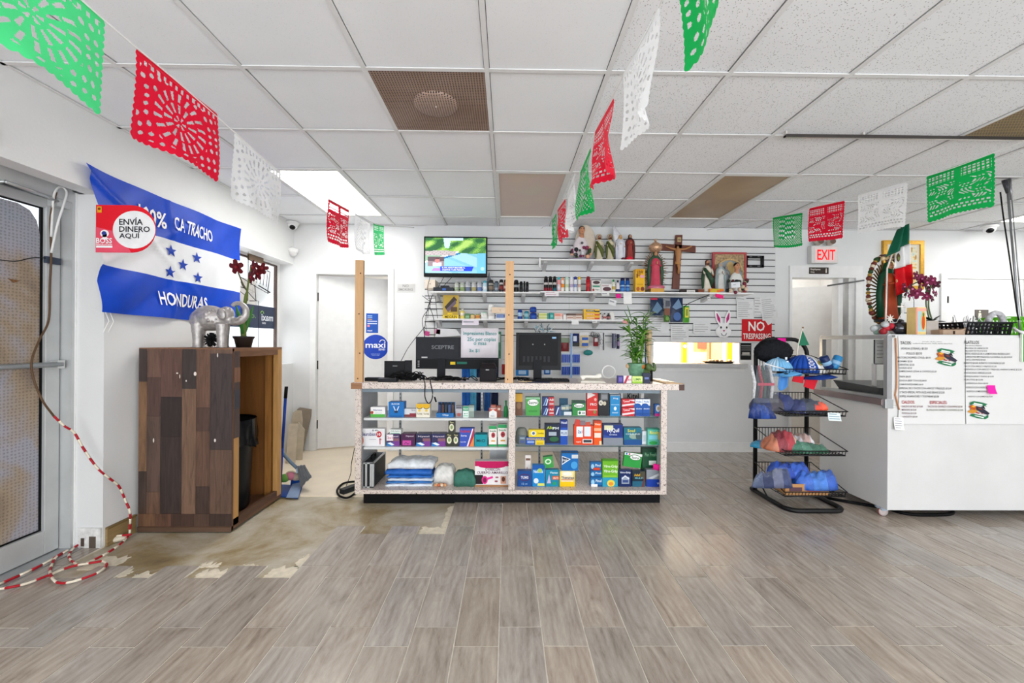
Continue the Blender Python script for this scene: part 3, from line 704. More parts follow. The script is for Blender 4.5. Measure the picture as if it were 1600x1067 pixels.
# ---- potted orchid on the cabinet
q = P(381, 533, 3.15); ox, oy = q.x, q.y
t = thing('potted_orchid', (ox, oy, BZ), 'orchid with dark red blooms in a black pot beside the elephant', 'plant')
b = MB(); b.lathe([(.05, BZ), (.062, BZ+.06), (.072, BZ+.075), (.072, BZ+.085), (.06, BZ+.085), (.055, BZ+.07), (.002, BZ+.07)], (ox, oy, 0), M('#2a211d', .4), 20); b.build('pot', t)
b = MB(); b.tube(bez([(ox, oy, BZ+.07), P(380, 510, 3.15), P(382, 480, 3.15), P(387, 450, 3.15), P(390, 428, 3.15), P(394, 415, 3.15)], 5), [.02]*6+[.013]*8+[.007]*12, M('#5f6f33', .5), 8)
b.tube(bez([P(386, 455, 3.15), P(378, 440, 3.15), P(372, 425, 3.15)], 4), .005, '#4e4a2c'); b.build('stem', t)
b = MB()
for (a1, a2, w_) in ((P(375, 500, 3.1), P(368, 475, 3.05), .03), (P(388, 500, 3.2), P(396, 478, 3.2), .03)):
    b.tube([(ox, oy, BZ+.08), a1, a2], [.008, w_*.7, .003], M('#3f7a34', .4), 5)
b.build('leaf', t)
def flower(b, c, s, m, m2, rz=0.0, face=(0, -1, 0)):
    f = Vector(face).normalized(); r = f.cross(Vector((0, 0, 1))).normalized(); u = r.cross(f)
    for k in range(5):
        g = rz+k*2*PI/5; d = r*math.cos(g)+u*math.sin(g); n_ = f.cross(d)
        b.poly([c, c+d*s*.45+n_*s*.36+f*s*.12, c+d*s*.95+n_*s*.3+f*s*.05, c+d*s*1.08+f*s*.0, c+d*s*.95-n_*s*.3+f*s*.05, c+d*s*.45-n_*s*.36+f*s*.12], m)
    b.ball(c+f*s*.14, s*.2, m2, 8, 5)
b = MB(); r3 = random.Random(9)
for (px, py, s) in [(370, 417, .055), (397, 418, .055), (404, 428, .05), (393, 433, .045), (410, 420, .045)]:
    flower(b, P(px, py, 3.13), s, M('#5a1218', .45, transl=.1), M('#8a2028', .4), r3.random()*6, (r3.uniform(-.6, .9), -1, r3.uniform(-.4, .4)))
b.build('blossom', t)
# ---- sign skeleton hanging in the side window
b = MB(); WX = -2.60; wm = M('#1d1d1f', .45)
def wl(pts, r=.004): b.tube([w_at_x(x, y, WX) for x, y in pts], r, wm, 5)
wl([(388, 398), (388, 420), (387, 470)]); wl([(388, 405), (422, 425), (418, 458), (400, 448), (375, 432), (373, 420)]); wl([(422, 425), (398, 420), (392, 445)]); wl([(418, 458), (422, 457), (404, 446)], .006)
wl([(373, 432), (380, 448), (400, 470), (398, 445)]); wl([(375, 448), (388, 452), (384, 462), (375, 455), (372, 470)]); wl([(390, 470), (402, 470)])
for k in range(5): wl([(398+k*5, 423+k*1), (396+k*5, 440+k*2)], .003)
cwd = w_at_x(404, 470, WX); b.tube([cwd, (WX, cwd.y, 1.06)], .003, wm, 5)
q0, q1 = w_at_x(388, 396, WX), w_at_x(410, 408, WX); b.box(WX-.01, WX+.012, q0.y, q1.y, q0.z-.06, q0.z, wood('#6b5138', 'Y')); wl([(388, 396), (388, 380)], .002)
b.build('window_sign_frame', label='dark wire sign skeleton hanging in the side window', cat='sign')

# ---- side window
w2 = thing('window_2', (-2.68, 4.2, 1.02), None, None); w2['kind'] = 'structure'
b = MB(); b.box(-2.71, -2.66, 3.60, 4.85, 1.02, 1.05, ALU); b.box(-2.71, -2.66, 3.60, 4.85, 2.15, 2.215, TRIM); b.box(-2.71, -2.66, 3.60, 3.66, 1.05, 2.15, ALU); b.box(-2.71, -2.66, 4.80, 4.85, 1.05, 2.15, TRIM)
b.box(-2.70, -2.665, 4.785, 4.80, 1.05, 2.15, M('#5a4a44', .5)); b.box(-2.70, -2.665, 3.66, 4.785, 2.135, 2.15, M('#5a4a44', .5)); b.build('window_frame', w2)
b = MB(); b.box(-2.686, -2.682, 3.66, 4.785, 1.05, 2.135, M('#ffffff', .02, noise=0, trans=1.0)); b.build('window_pane', w2)
b = MB(); b.box(-2.95, -2.5, 3.60, 4.85, SOF-.012, SOF, TRIM); b.build('window_head', w2)
b = MB(); X2 = -2.679; b.box(X2, X2+.001, 3.67, 4.78, 1.417, 1.66, M('#39435a', .5))
def t3(t, ya, yb, z0, z1, m): b.text3(t, (X2+.002, ya, z0), (0, yb-ya, 0), (0, 0, z1-z0), m)
t3('maxi', 4.74, 4.52, 1.50, 1.575, '#e9eef5'); t3('SEND', 4.60, 4.53, 1.465, 1.485, '#e9eef5'); t3('.com', 4.42, 4.2, 1.52, 1.56, '#6f9a5a')
b.tube([(X2+.003, 4.53+.028*math.cos(k*PI/8), 1.575+.03*math.sin(k*PI/8)) for k in range(9)], .004, '#9fce6a', 5)
b.build('window_decal', label='dark blue mirrored window decal reading maxi in the side window', cat='window decal')
b = MB(); b.box(-2.95, -2.94, 4.5, 4.95, 1.68, 1.98, M('#cfc6bd', .7)); b.build('outside_board', label='beige board seen outside through the side window', cat='board')
# ---- cameras
def dome(name, c, s, label, tilt):
    t = thing(name, c, label, 'security camera')
    b = MB(); R = Matrix.Rotation(tilt[0], 3, 'X') @ Matrix.Rotation(tilt[1], 3, 'Y')
    b.lathe([(.001, 0), (s*1.0, 0), (s*1.05, -.015), (s*.95, -.03)], c, M('#e6e6e6', .35), 24); b.build('mount', t)
    b = MB(); cc = Vector(c)+Vector((0, 0, -.035)); b.ball(cc, s*.8, M('#ececec', .3), 18, 12); b.build('housing', t)
    d = R @ Vector((0, 0, -1)); b = MB(); b.ball(cc+d*s*.42, s*.52, M('#0a0a0c', .1), 14, 10); b.build('lens', t)
a = w_at_y(457, 350, 4.74); dome('dome_camera', (a.x, a.y, CEIL-.004), .068, 'white dome security camera in the upper left back corner', (-.7, -.3))
a = w_at_y(1546, 352, 4.6); dome('dome_camera', (a.x, a.y, CEIL-.004), .07, 'white dome security camera on the ceiling at far right', (-.7, .5))
a = w_at_y(456, 393, 4.78); b = MB(); b.ball((a.x+.01, a.y, a.z), .055, M('#dddddd', .25), 16, 10); b.lathe([(.04, -.05), (.06, -.02), (.06, .01)], (a.x+.01, a.y, a.z+.02), '#e8e8e8'); b.build('motion_sensor', label='round white motion sensor on the corner below the dome camera', cat='sensor')

# ---- leaning tiles, broom, dustpan
for i, (xa, xb, yt, yb_, Y, lab, sl) in enumerate([(461, 480, 638, 706, 4.76, 'dark taupe floor plank leaning furthest right by the door frame', 0), (449, 469, 643, 712, 4.60, 'beige floor plank with curved top leaning behind the two front ones', 1), (461, 472, 664, 716, 4.46, 'beige floor plank with an angled top leaning at the front right', 2), (446, 461, 664, 722, 4.33, 'light beige rectangular floor plank leaning at the very front', 0)]):
    p, q = P(xa, yb_, Y), P(xb, yt, Y); h = q.z; b = MB(); lean = .10
    top = [(p.x, q.z), (q.x, q.z)]
    if sl == 1: top = [(p.x+.02, q.z-.10), (p.x+.03, q.z-.02), (p.x+.06, q.z), (q.x-.02, q.z), (q.x, q.z-.10)]
    if sl == 2: top = [(p.x, q.z+.02), (q.x, q.z-.06)]
    if i == 0: top = [(p.x-.01, q.z-.02), (p.x+.02, q.z), (q.x+.02, q.z-.02), (q.x+.02, q.z-.10)]
    pts = [(p.x, 0.0)]+top+[(q.x-(.05 if i == 0 else 0), 0.0)]
    b.prism([(x, Y+.06*z/h, z) for x, z in pts], (0, .012, 0), M(['#8f8374', '#b5a893', '#b9ad98', '#c2b6a2'][i], .6, noise=.1))
    b.build('loose_floor_plank', label=lab, cat='floor plank', group='planks leaning on the wall')
t = thing('dustpan', P(455, 770, 3.5), 'blue dustpan on the floor behind the wooden cabinet', 'dustpan')
b = MB(); o_ = w_at_z(441, 776, 0); e_ = w_at_z(468, 778, 0); f_ = w_at_z(473, 760, 0)
b.prism([(o_.x-.06, o_.y, .002), (e_.x, e_.y-.02, .002), (f_.x, f_.y, .002), (f_.x-.2, f_.y+.03, .002)], (0, 0, .006), M('#12408c', .35)); b.hexa([(o_.x-.06, f_.y+.0, .008), (f_.x, f_.y, .008), (f_.x, f_.y+.02, .008), (o_.x-.06, f_.y+.03, .008)], [(o_.x-.06, f_.y+.03, .12), (f_.x-.06, f_.y+.03, .09), (f_.x-.06, f_.y+.04, .09), (o_.x-.06, f_.y+.04, .12)], M('#12408c', .35))
b.poly([(e_.x-.1, e_.y-.018, .009), (e_.x, e_.y-.019, .009), (f_.x-.003, f_.y, .04), (f_.x-.08, f_.y-.02, .03)], M('#8296b4', .4)); b.build('pan', t)
t = thing('broom', (P(475, 745, 3.6)), 'grey bristled broom lying behind the wooden cabinet', 'broom')
bx, by = P(474, 745, 3.6).x, 3.6
b = MB(); rr = random.Random(4); z_ = P(474, 745, 3.6).z
for k in range(240):
    u = rr.random(); v = rr.uniform(-1, 1); p0 = P(464+u*12, 731+u*-2+v*3, 3.6+v*.03); p1 = P(470+u*16+rr.uniform(-1, 1), 757+rr.uniform(-2, 3)-u*14+ (1-u)*2, 3.56+v*.05)
    b.tube([p0, p1], [.0035, .0025], M('#6d6f73', .7), 4)
b.build('bristles', t)
b = MB(); b.hexa([P(463, 740, 3.57), P(462, 733, 3.57), P(462, 733, 3.63), P(463, 740, 3.63)], [P(478, 730, 3.57), P(470, 726, 3.57), P(470, 726, 3.63), P(478, 730, 3.63)], M('#9fb3c4', .4)); b.build('broom_head', t)
b = MB(); b.tube([P(466, 733, 3.6), P(455, 723, 3.62), P(445, 712, 3.64), P(420, 690, 3.7)], .014, M('#5d6f80', .35)); b.build('broom_handle', t)
b = MB(); b.tube([P(441, 700, 3.52), P(444, 655, 3.52), P(446, 622, 3.52)], .012, M('#1c3f95', .35)); b.tube([P(446, 622, 3.52), P(447.5, 604, 3.52)], .014, BLACK); b.tube([(P(441, 700, 3.52)), (P(437, 774, 3.52).x, 3.52, 0.01)], .012, M('#1c3f95', .35))
b.build('mop_handle', label='blue pole with black grip standing behind the wooden cabinet', cat='mop handle')
b = MB(); q = P(452, 745, 3.58)
for k, (dx, c_) in enumerate([(-.04, '#5d8a3c'), (0, '#b0697a'), (.04, '#a09080'), (-.02, '#c2b59b')]): b.ball((q.x+dx, 3.58+.02*k, q.z-.01+.01*(k % 2)), (.045, .04, .035), M(c_, .8, bump=.5), 10, 6)
b.build('crumpled_litter', label='crumpled green and pink litter in the dustpan', cat='litter')
# ---- power brick and cable on floor at the counter's left
b = MB(); q = w_at_z(545, 769, 0); b.T = Matrix.Translation((q.x, q.y+.03, .0)) @ Matrix.Rotation(1.0, 4, 'Z'); b.box(-.085, .085, -.028, .028, .0, .04, M('#26282b', .35)); b.T = None
b.tube(bez([w_at_z(560, 766, .01), w_at_z(545, 777, .01), w_at_z(531, 775, .01), w_at_z(527, 765, .01), w_at_z(537, 755, .01), w_at_z(556, 752, .03)], 8), .009, BLACK, 8); b.tube(bez([w_at_z(541, 759, .04), P(548, 740, 3.45), P(549, 725, 3.42), P(554, 700, 3.4)], 5), .003, BLACK, 6)
b.build('power_adapter', label='black power adapter and looped cable on the floor left of the counter', cat='power adapter')

# ================================================================== BACK WALL DOORS
dr = thing('door_2', (D1[0], YB, 0), None, None); dr['kind'] = 'structure'
b = MB(); y_ = YB-.018
b.box(D1[0]-.055, D1[0]+.012, y_, YB+.14, 0, D1[2]+.06, TRIM); b.box(D1[1]-.012, D1[1]+.055, y_, YB+.14, 0, D1[2]+.06, TRIM); b.box(D1[0]+.012, D1[1]-.012, y_, YB+.14, D1[2]-.012, D1[2]+.06, TRIM); b.build('door_frame', dr)
b = MB(); b.T = Matrix.Translation((D1[0]+.018, YB+.03, 0)) @ Matrix.Rotation(math.radians(20), 4, 'Z'); b.box(0, .84, 0, .04, .012, D1[2]-.02, M('#e4e4e3', .35, noise=.03)); leaf_T = b.T.copy(); b.build('door_leaf', dr)
b = MB(); b.T = leaf_T
for z in (.25, .95, 1.75): b.box(-.012, .004, -.006, .004, z, z+.1, BLACK)
b.build('hinge', dr)
# stickers on that door
def onleaf(px, py):     # intersect the view ray with the leaf's face
    n = leaf_T.to_3x3() @ Vector((0, -1, 0)); p0 = leaf_T @ Vector((0, 0, 0)); o = Vector((0, 0, CAMZ)); d = w_at_y(px, py, 1.0)-o
    return leaf_T.inverted() @ (o+d*((p0-o).dot(n)/d.dot(n)))
p, q = onleaf(572, 520), onleaf(591, 490)
t = thing('poster', leaf_T @ Vector((p.x, 0, p.z)), 'small blue poster above the round maxi sticker on the door', 'poster')
b = MB(); b.T = leaf_T; b.box(p.x, q.x, -.002, -.0005, p.z, q.z, M('#1d55b5', .4)); w_ = q.x-p.x; h_ = q.z-p.z
for k, (u, c_) in enumerate([(.9, '#9fc2ee'), (.82, '#9fc2ee'), (.72, '#e9b64a'), (.62, '#dfe9f8'), (.5, '#dfe9f8')]): b.box(p.x+w_*.1, p.x+w_*(.5 if k < 3 else .9), -.003, -.002, p.z+h_*u-.01, p.z+h_*u, c_)
b.box(p.x+w_*.1, p.x+w_*.3, -.003, -.002, p.z+h_*.3, p.z+h_*.42, '#d98a9a'); b.text('maxi', p.x+w_*.1, p.z+h_*.08, p.x+w_*.5, p.z+h_*.16, -.003, '#ffffff'); b.build('printed_sheet', t)
p = onleaf(587, 542); q = onleaf(607, 542); r = q.x-p.x
t = thing('round_sticker', leaf_T @ Vector((p.x, 0, p.z-r)), 'round blue sticker reading maxi on the white door', 'sticker')
b = MB(); b.T = leaf_T; b.disc((p.x, -.003, p.z), r, r, M('#1141b8', .35), 48); wm = M('#f4f6fb', .4)
b.text('maxi', p.x-.78*r, p.z-.08*r, p.x+.76*r, p.z+.38*r, -.0045, wm); b.text('SEND', p.x+.22*r, p.z-.28*r, p.x+.74*r, p.z-.13*r, -.0045, wm)
b.text('BIENVENIDO', p.x-.35*r, p.z-.62*r, p.x+.35*r, p.z-.54*r, -.0045, '#8fa8e0'); b.text('WELCOME', p.x-.3*r, p.z-.72*r, p.x+.3*r, p.z-.65*r, -.0045, '#8fa8e0')
b.tube([(p.x+.52*r+.21*r*math.cos(k*PI/10), -.005, p.z+.38*r+.2*r*math.sin(k*PI/10)) for k in range(11)], .0055, wm, 6); b.build('sticker_face', t)
# sign plate right of that door
p, q = P(620, 456, YB-.004), P(648, 443, YB-.004); b = MB(); b.box(p.x, q.x, YB-.006, YB, p.z, q.z, M('#dcdcda', .4)); b.box(p.x+.006, q.x-.006, YB-.0065, YB-.006, p.z+.006, q.z-.006, '#c8c8c6')
b.text('NO', p.x+.07, p.z+.055, p.x+.14, q.z-.012, YB-.0075, '#8d8d8b'); b.text('SMOKING', p.x+.02, p.z+.015, q.x-.02, p.z+.043, YB-.0075, '#8d8d8b'); b.build('wall_plate_sign', label='faint grey plate sign reading NO SMOKING right of the left door', cat='sign')

# door 3 : doorway to the hall with closer rod, exit and employees signs
dr = thing('door_3', (D2[0], YB, 0), None, None); dr['kind'] = 'structure'
b = MB(); y_ = YB-.02
b.box(D2[0]-.02, D2[0]+.01, y_, YB+.14, 0, D2[2]+.12, TRIM); b.box(D2[1]-.20, D2[1]-.145, YB+.03, YB+.13, 0, D2[2]-.02, TRIM); b.box(D2[1]-.10, D2[1]-.03, YB, YB+.12, 0, D2[2]-.02, M('#dededd', .35)); b.box(D2[1]-.03, D2[1]+.05, y_, YB+.12, 0, D2[2]+.12, TRIM); b.box(D2[0]+.01, D2[1]-.03, y_, YB+.14, D2[2]-.02, D2[2]+.12, TRIM)
b.build('door_frame', dr)
b = MB(); q = P(1320, 500, 5.08); q2 = P(1243, 500, 5.30)
b.hexa([(q.x, 5.06, .01), (q2.x, 5.38, .01), (q2.x+.02, 5.42, .01), (q.x+.02, 5.10, .01)], [(q.x, 5.06, 2.02), (q2.x, 5.38, 2.02), (q2.x+.02, 5.42, 2.02), (q.x+.02, 5.10, 2.02)], HALL); b.build('door_leaf', dr)
p = P(1325, 500, 5.0); p.x = D2[1]-.143; b = MB(); b.box(p.x, p.x+.04, 5.0, 5.012, .3, 1.76, wood('#a8703a')); b.box(p.x, p.x+.04, 4.998, 5.0, 1.12, 1.24, METAL); b.build('door_edge', dr)
b = MB(); b.tube([P(1293, 446.5, 4.84), P(1350, 438, 4.80)], .009, M('#6c6c6e', .35, .7)); b.box(P(1327, 440, 5).x, P(1331, 440, 5).x, 4.96, 4.99, 1.84, 2.02, METAL); b.build('door_closer', dr)
p, q = P(1264, 428, YB-.02), P(1294, 418, YB-.02); b = MB(); b.box(p.x, q.x, YB-.028, YB-.0205, p.z, q.z, M('#3a302b', .4)); b.text('Employees', p.x+.012, q.z-.04, p.x+.13, q.z-.012, YB-.0295, '#e6dfd6'); b.text('Only', p.x+.012, p.z+.01, p.x+.06, p.z+.03, YB-.0295, '#e6dfd6')
b.disc((q.x-.03, YB-.0295, (p.z+q.z)/2+.018), .008, .008, '#e6dfd6', 10); b.box(q.x-.037, q.x-.023, YB-.0295, YB-.028, (p.z+q.z)/2-.025, (p.z+q.z)/2+.008, '#e6dfd6'); b.build('employees_sign', label='dark brown sign reading Employees Only above the doorway', cat='sign')
# exit sign
p, q = P(1268, 411, 4.78), P(1310, 384, 4.78)
t = thing('exit_sign', (p.x, 4.78, p.z), 'illuminated red and white EXIT sign above the doorway', 'exit sign')
b = MB(); b.box(p.x, q.x, 4.78, YB-.001, p.z, q.z, M('#dedddb', .4)); b.build('sign_housing', t, bevel=.004)
pf = P(1273.5, 409, 4.77); qf = P(1309, 386, 4.77); b = MB(); b.box(pf.x, qf.x, 4.776, 4.78, pf.z, qf.z, M('#f0e0dd', .4)); b.text('EXIT', pf.x+.03, pf.z+.025, qf.x-.025, qf.z-.03, 4.7745, M('#f0121c', .4, emit=.9)); b.build('sign_face', t)
for dx in (.03, .17): 
    b = MB(); b.ball((p.x+dx+.04, 4.77, q.z+.04), (.045, .045, .042), M('#b7b2a8', .3)); b.disc((p.x+dx+.04, 4.724, q.z+.04), .034, .032, '#6d5a50', 16); b.box(p.x+dx+.02, p.x+dx+.06, 4.77, 4.8, q.z, q.z+.04, '#c9c5bd'); b.build('emergency_lamp', t)

# right white restroom door
X5 = P(1468, 500, YB).x; ZD = P(1520, 432, YB).z
dr = thing('door_4', (X5, YB, 0), None, None); dr['kind'] = 'structure'
b = MB(); b.box(X5, X5+.075, YB-.02, YB, 0, ZD+.03, TRIM); b.box(X5+1.0, X5+1.075, YB-.02, YB, 0, ZD+.03, TRIM); b.box(X5+.075, X5+1.0, YB-.02, YB, ZD-.03, ZD+.03, TRIM); b.build('door_frame', dr)
b = MB(); b.box(X5+.08, X5+.995, YB-.008, YB, .01, ZD-.035, M('#efefee', .35, noise=.02)); b.build('door_leaf', dr)
b = MB(); q = P(1475, 468, YB-.02); b.box(X5+.07, X5+.085, YB-.024, YB-.008, q.z-.04, q.z+.04, BLACK); b.build('hinge', dr)
p, q = P(1523, 500, YB-.01), P(1544, 484, YB-.01); b = MB(); b.box(p.x, q.x, YB-.014, YB-.0085, p.z, q.z+.0, M('#6b6560', .4)); xc = (p.x+q.x)/2-.025; b.disc((xc, YB-.0155, q.z-.022), .012, .012, '#f5efd8', 12); b.poly([(xc-.02, YB-.0155, p.z+.02), (xc+.02, YB-.0155, p.z+.02), (xc+.016, YB-.0155, q.z-.04), (xc-.016, YB-.0155, q.z-.04)], '#f5efd8'); b.build('restroom_sign', label='small grey restroom sign on the white door at right', cat='sign')
# baseboards
b = MB(); b.box(D1[1]+.055, D2[0]-.02, YB-.014, YB, 0, .11, TRIM); b.box(D2[1]+.05, X5, YB-.014, YB, 0, .11, TRIM); b.build('baseboard_back', kind='structure')
# pass-through sill and what shows through it
b = MB(); b.box(PT[0]-.1, PT[1]+.07, YB-.07, YB+.16, PT[2]-.045, PT[2], M('#bdbdbd', .4, noise=.03)); b.box(PT[0]-.1, PT[1]+.05, YB-.02, YB, PT[2]-.09, PT[2]-.045, TRIM); b.build('trim_2', kind='structure')
p, q = P(1066, 700, 5.6), P(1074, 536, 5.6); b = MB(); b.box(p.x, q.x, 5.6, 5.68, 0, 1.42, M('#dc9c0c', .5)); b.build('yellow_post', label='narrow yellow post seen through the serving window', cat='post')
p = P(1070, 541, 5.55); b = MB(); b.disc((p.x, 5.55, p.z), .035, .035, M('#d8452a', .5), 10); b.disc((p.x, 5.548, p.z), .024, .024, '#f3e5c8', 10); b.box(p.x-.002, p.x+.002, 5.552, 5.6, p.z-.01, p.z+.01, '#777777'); b.build('red_round_notice', label='small red round notice on the yellow post', cat='notice')
p, q = P(1137, 600, 5.3), P(1170, 500, 5.3); b = MB(); b.box(p.x, min(q.x+.3, 3.09), 5.3, 5.34, 0, 2.2, M('#d98f08', .5)); b.build('painted_yellow_wall', label='orange yellow wall panel at the right of the serving window', cat='panel')
p, q = P(1110, 600, 5.9), P(1132, 500, 5.9); b = MB(); q.x = min(q.x, 3.09); b.box(p.x, q.x, 5.9, 5.95, 0, 2.1, wood('#b49a78')); b.box(p.x-.03, p.x, 5.88, 5.95, 0, 2.1, '#5a4632'); b.build('kitchen_cabinet', label='tan kitchen cabinet panel seen through the serving window', cat='cabinet')
p, q = P(1083, 600, 6.2), P(1107, 500, 6.2); b = MB(); b.box(p.x, q.x, 6.2, 6.25, 0, 1.33, wood('#c98e60')); b.box(p.x, q.x, 6.18, 6.2, .9, 1.15, '#d7b48c'); b.box(p.x+.05, q.x, 6.17, 6.18, 1.2, 1.3, '#b4463a'); b.build('kitchen_shelf', label='warm wooden shelf glowing beyond the serving window', cat='shelf')
p, q = P(1096, 564, 4.9), P(1150, 560, 4.9); b = MB(); b.lathe([(.12, 0), (.155, .018), (.16, .024), (.15, .024), (.11, .008)], ((p.x+q.x)/2, 4.9, PT[2]), M('#2b2018', .4), 24, 1.25, .55); b.build('dark_tray', label='dark oval tray with food on the serving window sill', cat='tray')
b = MB()
for k in range(14): b.ball(((p.x+q.x)/2+rnd.uniform(-.12, .15), 4.9+rnd.uniform(-.03, .04), PT[2]+.026+rnd.uniform(0, .012)), (.022, .02, .015), ['#d6c3a0', '#b9a184', '#8a6a4c'][k % 3], 7, 5)
b.build('wrapped_snacks', label='pile of pale snacks on the dark oval tray', cat='snacks', kind='stuff')
p, q = P(1020, 562, YB-.003), P(1032, 560, YB-.003)

# ================================================================== DISPLAY COUNTER
def speckle(name, base, scale=260.0):
    m, nt, b = new_mat(name); tc = N(nt, 'ShaderNodeTexCoord')
    n = N(nt, 'ShaderNodeTexNoise', Scale=70.0, Detail=3.0, Roughness=.7, Distortion=1.0); nt.links.new(tc.outputs['Object'], n.inputs['Vector'])
    r = ramp(nt, [(.30, '#2d2422'), (.36, '#8b6f68'), (.42, base), (.60, base), (.66, '#eee4dc'), (.72, '#a88880')]); nt.links.new(n.outputs['Fac'], r.inputs[0])
    n2 = N(nt, 'ShaderNodeTexNoise', Scale=150.0, Detail=1.0); nt.links.new(tc.outputs['Object'], n2.inputs['Vector'])
    r2 = ramp(nt, [(.30, '#4a3a3a'), (.34, '#ffffff')]); r2.color_ramp.interpolation = 'CONSTANT'; nt.links.new(n2.outputs['Fac'], r2.inputs[0])
    mx = N(nt, 'ShaderNodeMix', data_type='RGBA', blend_type='MULTIPLY'); mx.inputs[0].default_value = 1; nt.links.new(r.outputs[0], mx.inputs[6]); nt.links.new(r2.outputs[0], mx.inputs[7])
    nt.links.new(mx.outputs[2], b.inputs['Base Color']); b.inputs['Roughness'].default_value = .28; return m
GRAN = speckle('speckled_granite_laminate', '#d8cbc2')
CY0, CY1 = 3.25, 3.72
def cxp(px): return P(px, 650, CY0).x
CT = .962; cl, cr_ = cxp(555), cxp(1042)
ct = thing('display_counter', ((cl+cr_)/2, (CY0+CY1)/2, 0), 'long open shop display counter with speckled laminate frame and shelves', 'counter')
b = MB(); b.box(cl-.01, cxp(1066), CY0-.01, CY1+.02, CT-.05, CT, GRAN); b.build('worktop', ct, bevel=.003)
b = MB(); b.box(cxp(549), cxp(566), CY0-.014, CY0+.10, CT-.052, CT-.004, wood('#a06f4a', 'X')); b.build('end_cap', ct)
b = MB(); b.box(cxp(1060), cxp(1068), CY0-.014, CY0+.02, CT-.05, CT-.004, wood('#4f2c20', 'X')); b.hexa([(cxp(1040), CY0, CT), (cxp(1068), CY0-.012, CT), (cxp(1068), CY0, CT), (cxp(1035), CY1, CT)], [(cxp(1040), CY0, CT+.006), (cxp(1068), CY0-.012, CT+.002), (cxp(1068), CY0, CT+.003), (cxp(1035), CY1, CT+.006)], wood('#d8b083', 'X')); b.build('end_cap', ct)
b = MB(); b.box(cl, cxp(564), CY0, CY0+.03, .085, CT-.05, GRAN); b.box(cl, cxp(564)-.02, CY0+.03, CY1, .085, CT-.05, M('#a9adb2', .4)); b.box(cxp(564)-.02, cxp(564)-.016, CY0+.03, CY1, .12, CT-.05, M('#9fa3a9', .35)); b.build('end_panel', ct)
b = MB(); b.box(cxp(1033), cr_, CY0, CY0+.03, .085, CT-.05, GRAN); b.box(cxp(1033)+.02, cr_, CY0+.03, CY1, .085, CT-.05, M('#ccd4d8', .3)); b.build('end_panel', ct)
b = MB(); b.box(cxp(795), cxp(805), CY0+.001, CY0+.03, .12, CT-.05, GRAN); b.box(cxp(797), cxp(802), CY0+.03, CY1-.02, .12, CT-.05, M('#b8bcc0', .35)); b.build('divider_panel', ct)
b = MB(); b.box(cl+.001, cr_-.001, CY0-.001, CY1, .085, .115, GRAN); b.build('bottom_deck', ct)
b = MB(); b.box(cxp(564), cxp(1037), CY0+.02, CY0+.035, CT-.078, CT-.05, M('#7b8994', .35)); b.box(cxp(564), cxp(1033), CY1-.03, CY1, CT-.09, CT-.05, M('#b6b9bb', .35)); b.build('apron_rail', ct)
b = MB(); b.box(P(568, 780, 3.30).x, P(1031, 780, 3.30).x, 3.30, 3.68, -.008, .085, M('#07080b', .5, spec=.15)); b.build('kick_base', ct)
SZ = {'L1': .673, 'L2': .440, 'L3': .116, 'R1': .691, 'R2': .456, 'R3': .116}
GLS = M('#dfe9ea', .08, noise=0, alpha=.45); EDG = M('#35504f', .15)
for key, xa, xb in (('L1', 565, 796), ('L2', 565, 796), ('R1', 806, 1033), ('R2', 806, 1033)):
    z = SZ[key]; b = MB(); L_ = key[0] == 'L'
    if L_: b.box(cxp(xa), cxp(xb)-.002, 3.30, 3.66, z-.018, z, M('#d3d6d6', .3, noise=.03))
    else: b.box(cxp(xa), cxp(xb)-.002, 3.302, 3.66, z-.007, z, GLS); b.box(cxp(xa), cxp(xb)-.002, 3.30, 3.302, z-.007, z, EDG)
    b.build('shelf', ct)
for px in (626, 753, 843, 968):
    x = P(px, 650, 3.68).x; b = MB(); b.box(x-.009, x+.009, 3.665, 3.68, .116, CT-.09, M('#9b9fa2', .35, .5))
    for k in range(22): b.box(x-.003, x+.003, 3.6635, 3.665, .15+k*.033, .165+k*.033, '#2a2c2e')
    b.build('shelf_standard', ct)
for px, z in [(626, .66), (753, .66), (626, .425), (753, .425), (843, .685), (968, .685), (843, .45), (968, .45)]:
    x = P(px, 650, 3.68).x; b = MB(); b.hexa([(x-.003, 3.40, z-.016), (x+.003, 3.40, z-.016), (x+.003, 3.664, z-.045), (x-.003, 3.664, z-.045)], [(x-.003, 3.40, z-.0075), (x+.003, 3.40, z-.0075), (x+.003, 3.664, z-.0075), (x-.003, 3.664, z-.0075)], '#a8abad'); b.build('shelf_bracket', ct)

# ------------------------------------------------------------------ boxed goods
GL = 'medicine boxes on the counter shelves'
def art(b, x0, x1, z0, z1, y, items):
    w, h = x1-x0, z1-z0
    for k, it in enumerate(items):
        yy = y-.0006*(k+1)
        if it[0] == 'r':
            _, u0, v0, u1, v1, c = it; b.poly([(x0+w*u0, yy, z0+h*v0), (x0+w*u1, yy, z0+h*v0), (x0+w*u1, yy, z0+h*v1), (x0+w*u0, yy, z0+h*v1)], M(c, .35, noise=.02))
        elif it[0] == 'e':
            _, u0, v0, u1, v1, c = it; b.disc((x0+w*(u0+u1)/2, yy, z0+h*(v0+v1)/2), w*(u1-u0)/2, h*(v1-v0)/2, M(c, .35, noise=.02), 20)
        elif it[0] == 't':
            _, u0, v0, u1, v1, t, c = it; b.text(t, x0+w*u0, z0+h*v0, x0+w*u1, z0+h*v1, yy, M(c, .4, noise=0))
        elif it[0] == 'p':
            _, pts, c = it; b.poly([(x0+w*u, yy, z0+h*v) for u, v in pts], M(c, .35, noise=.02))
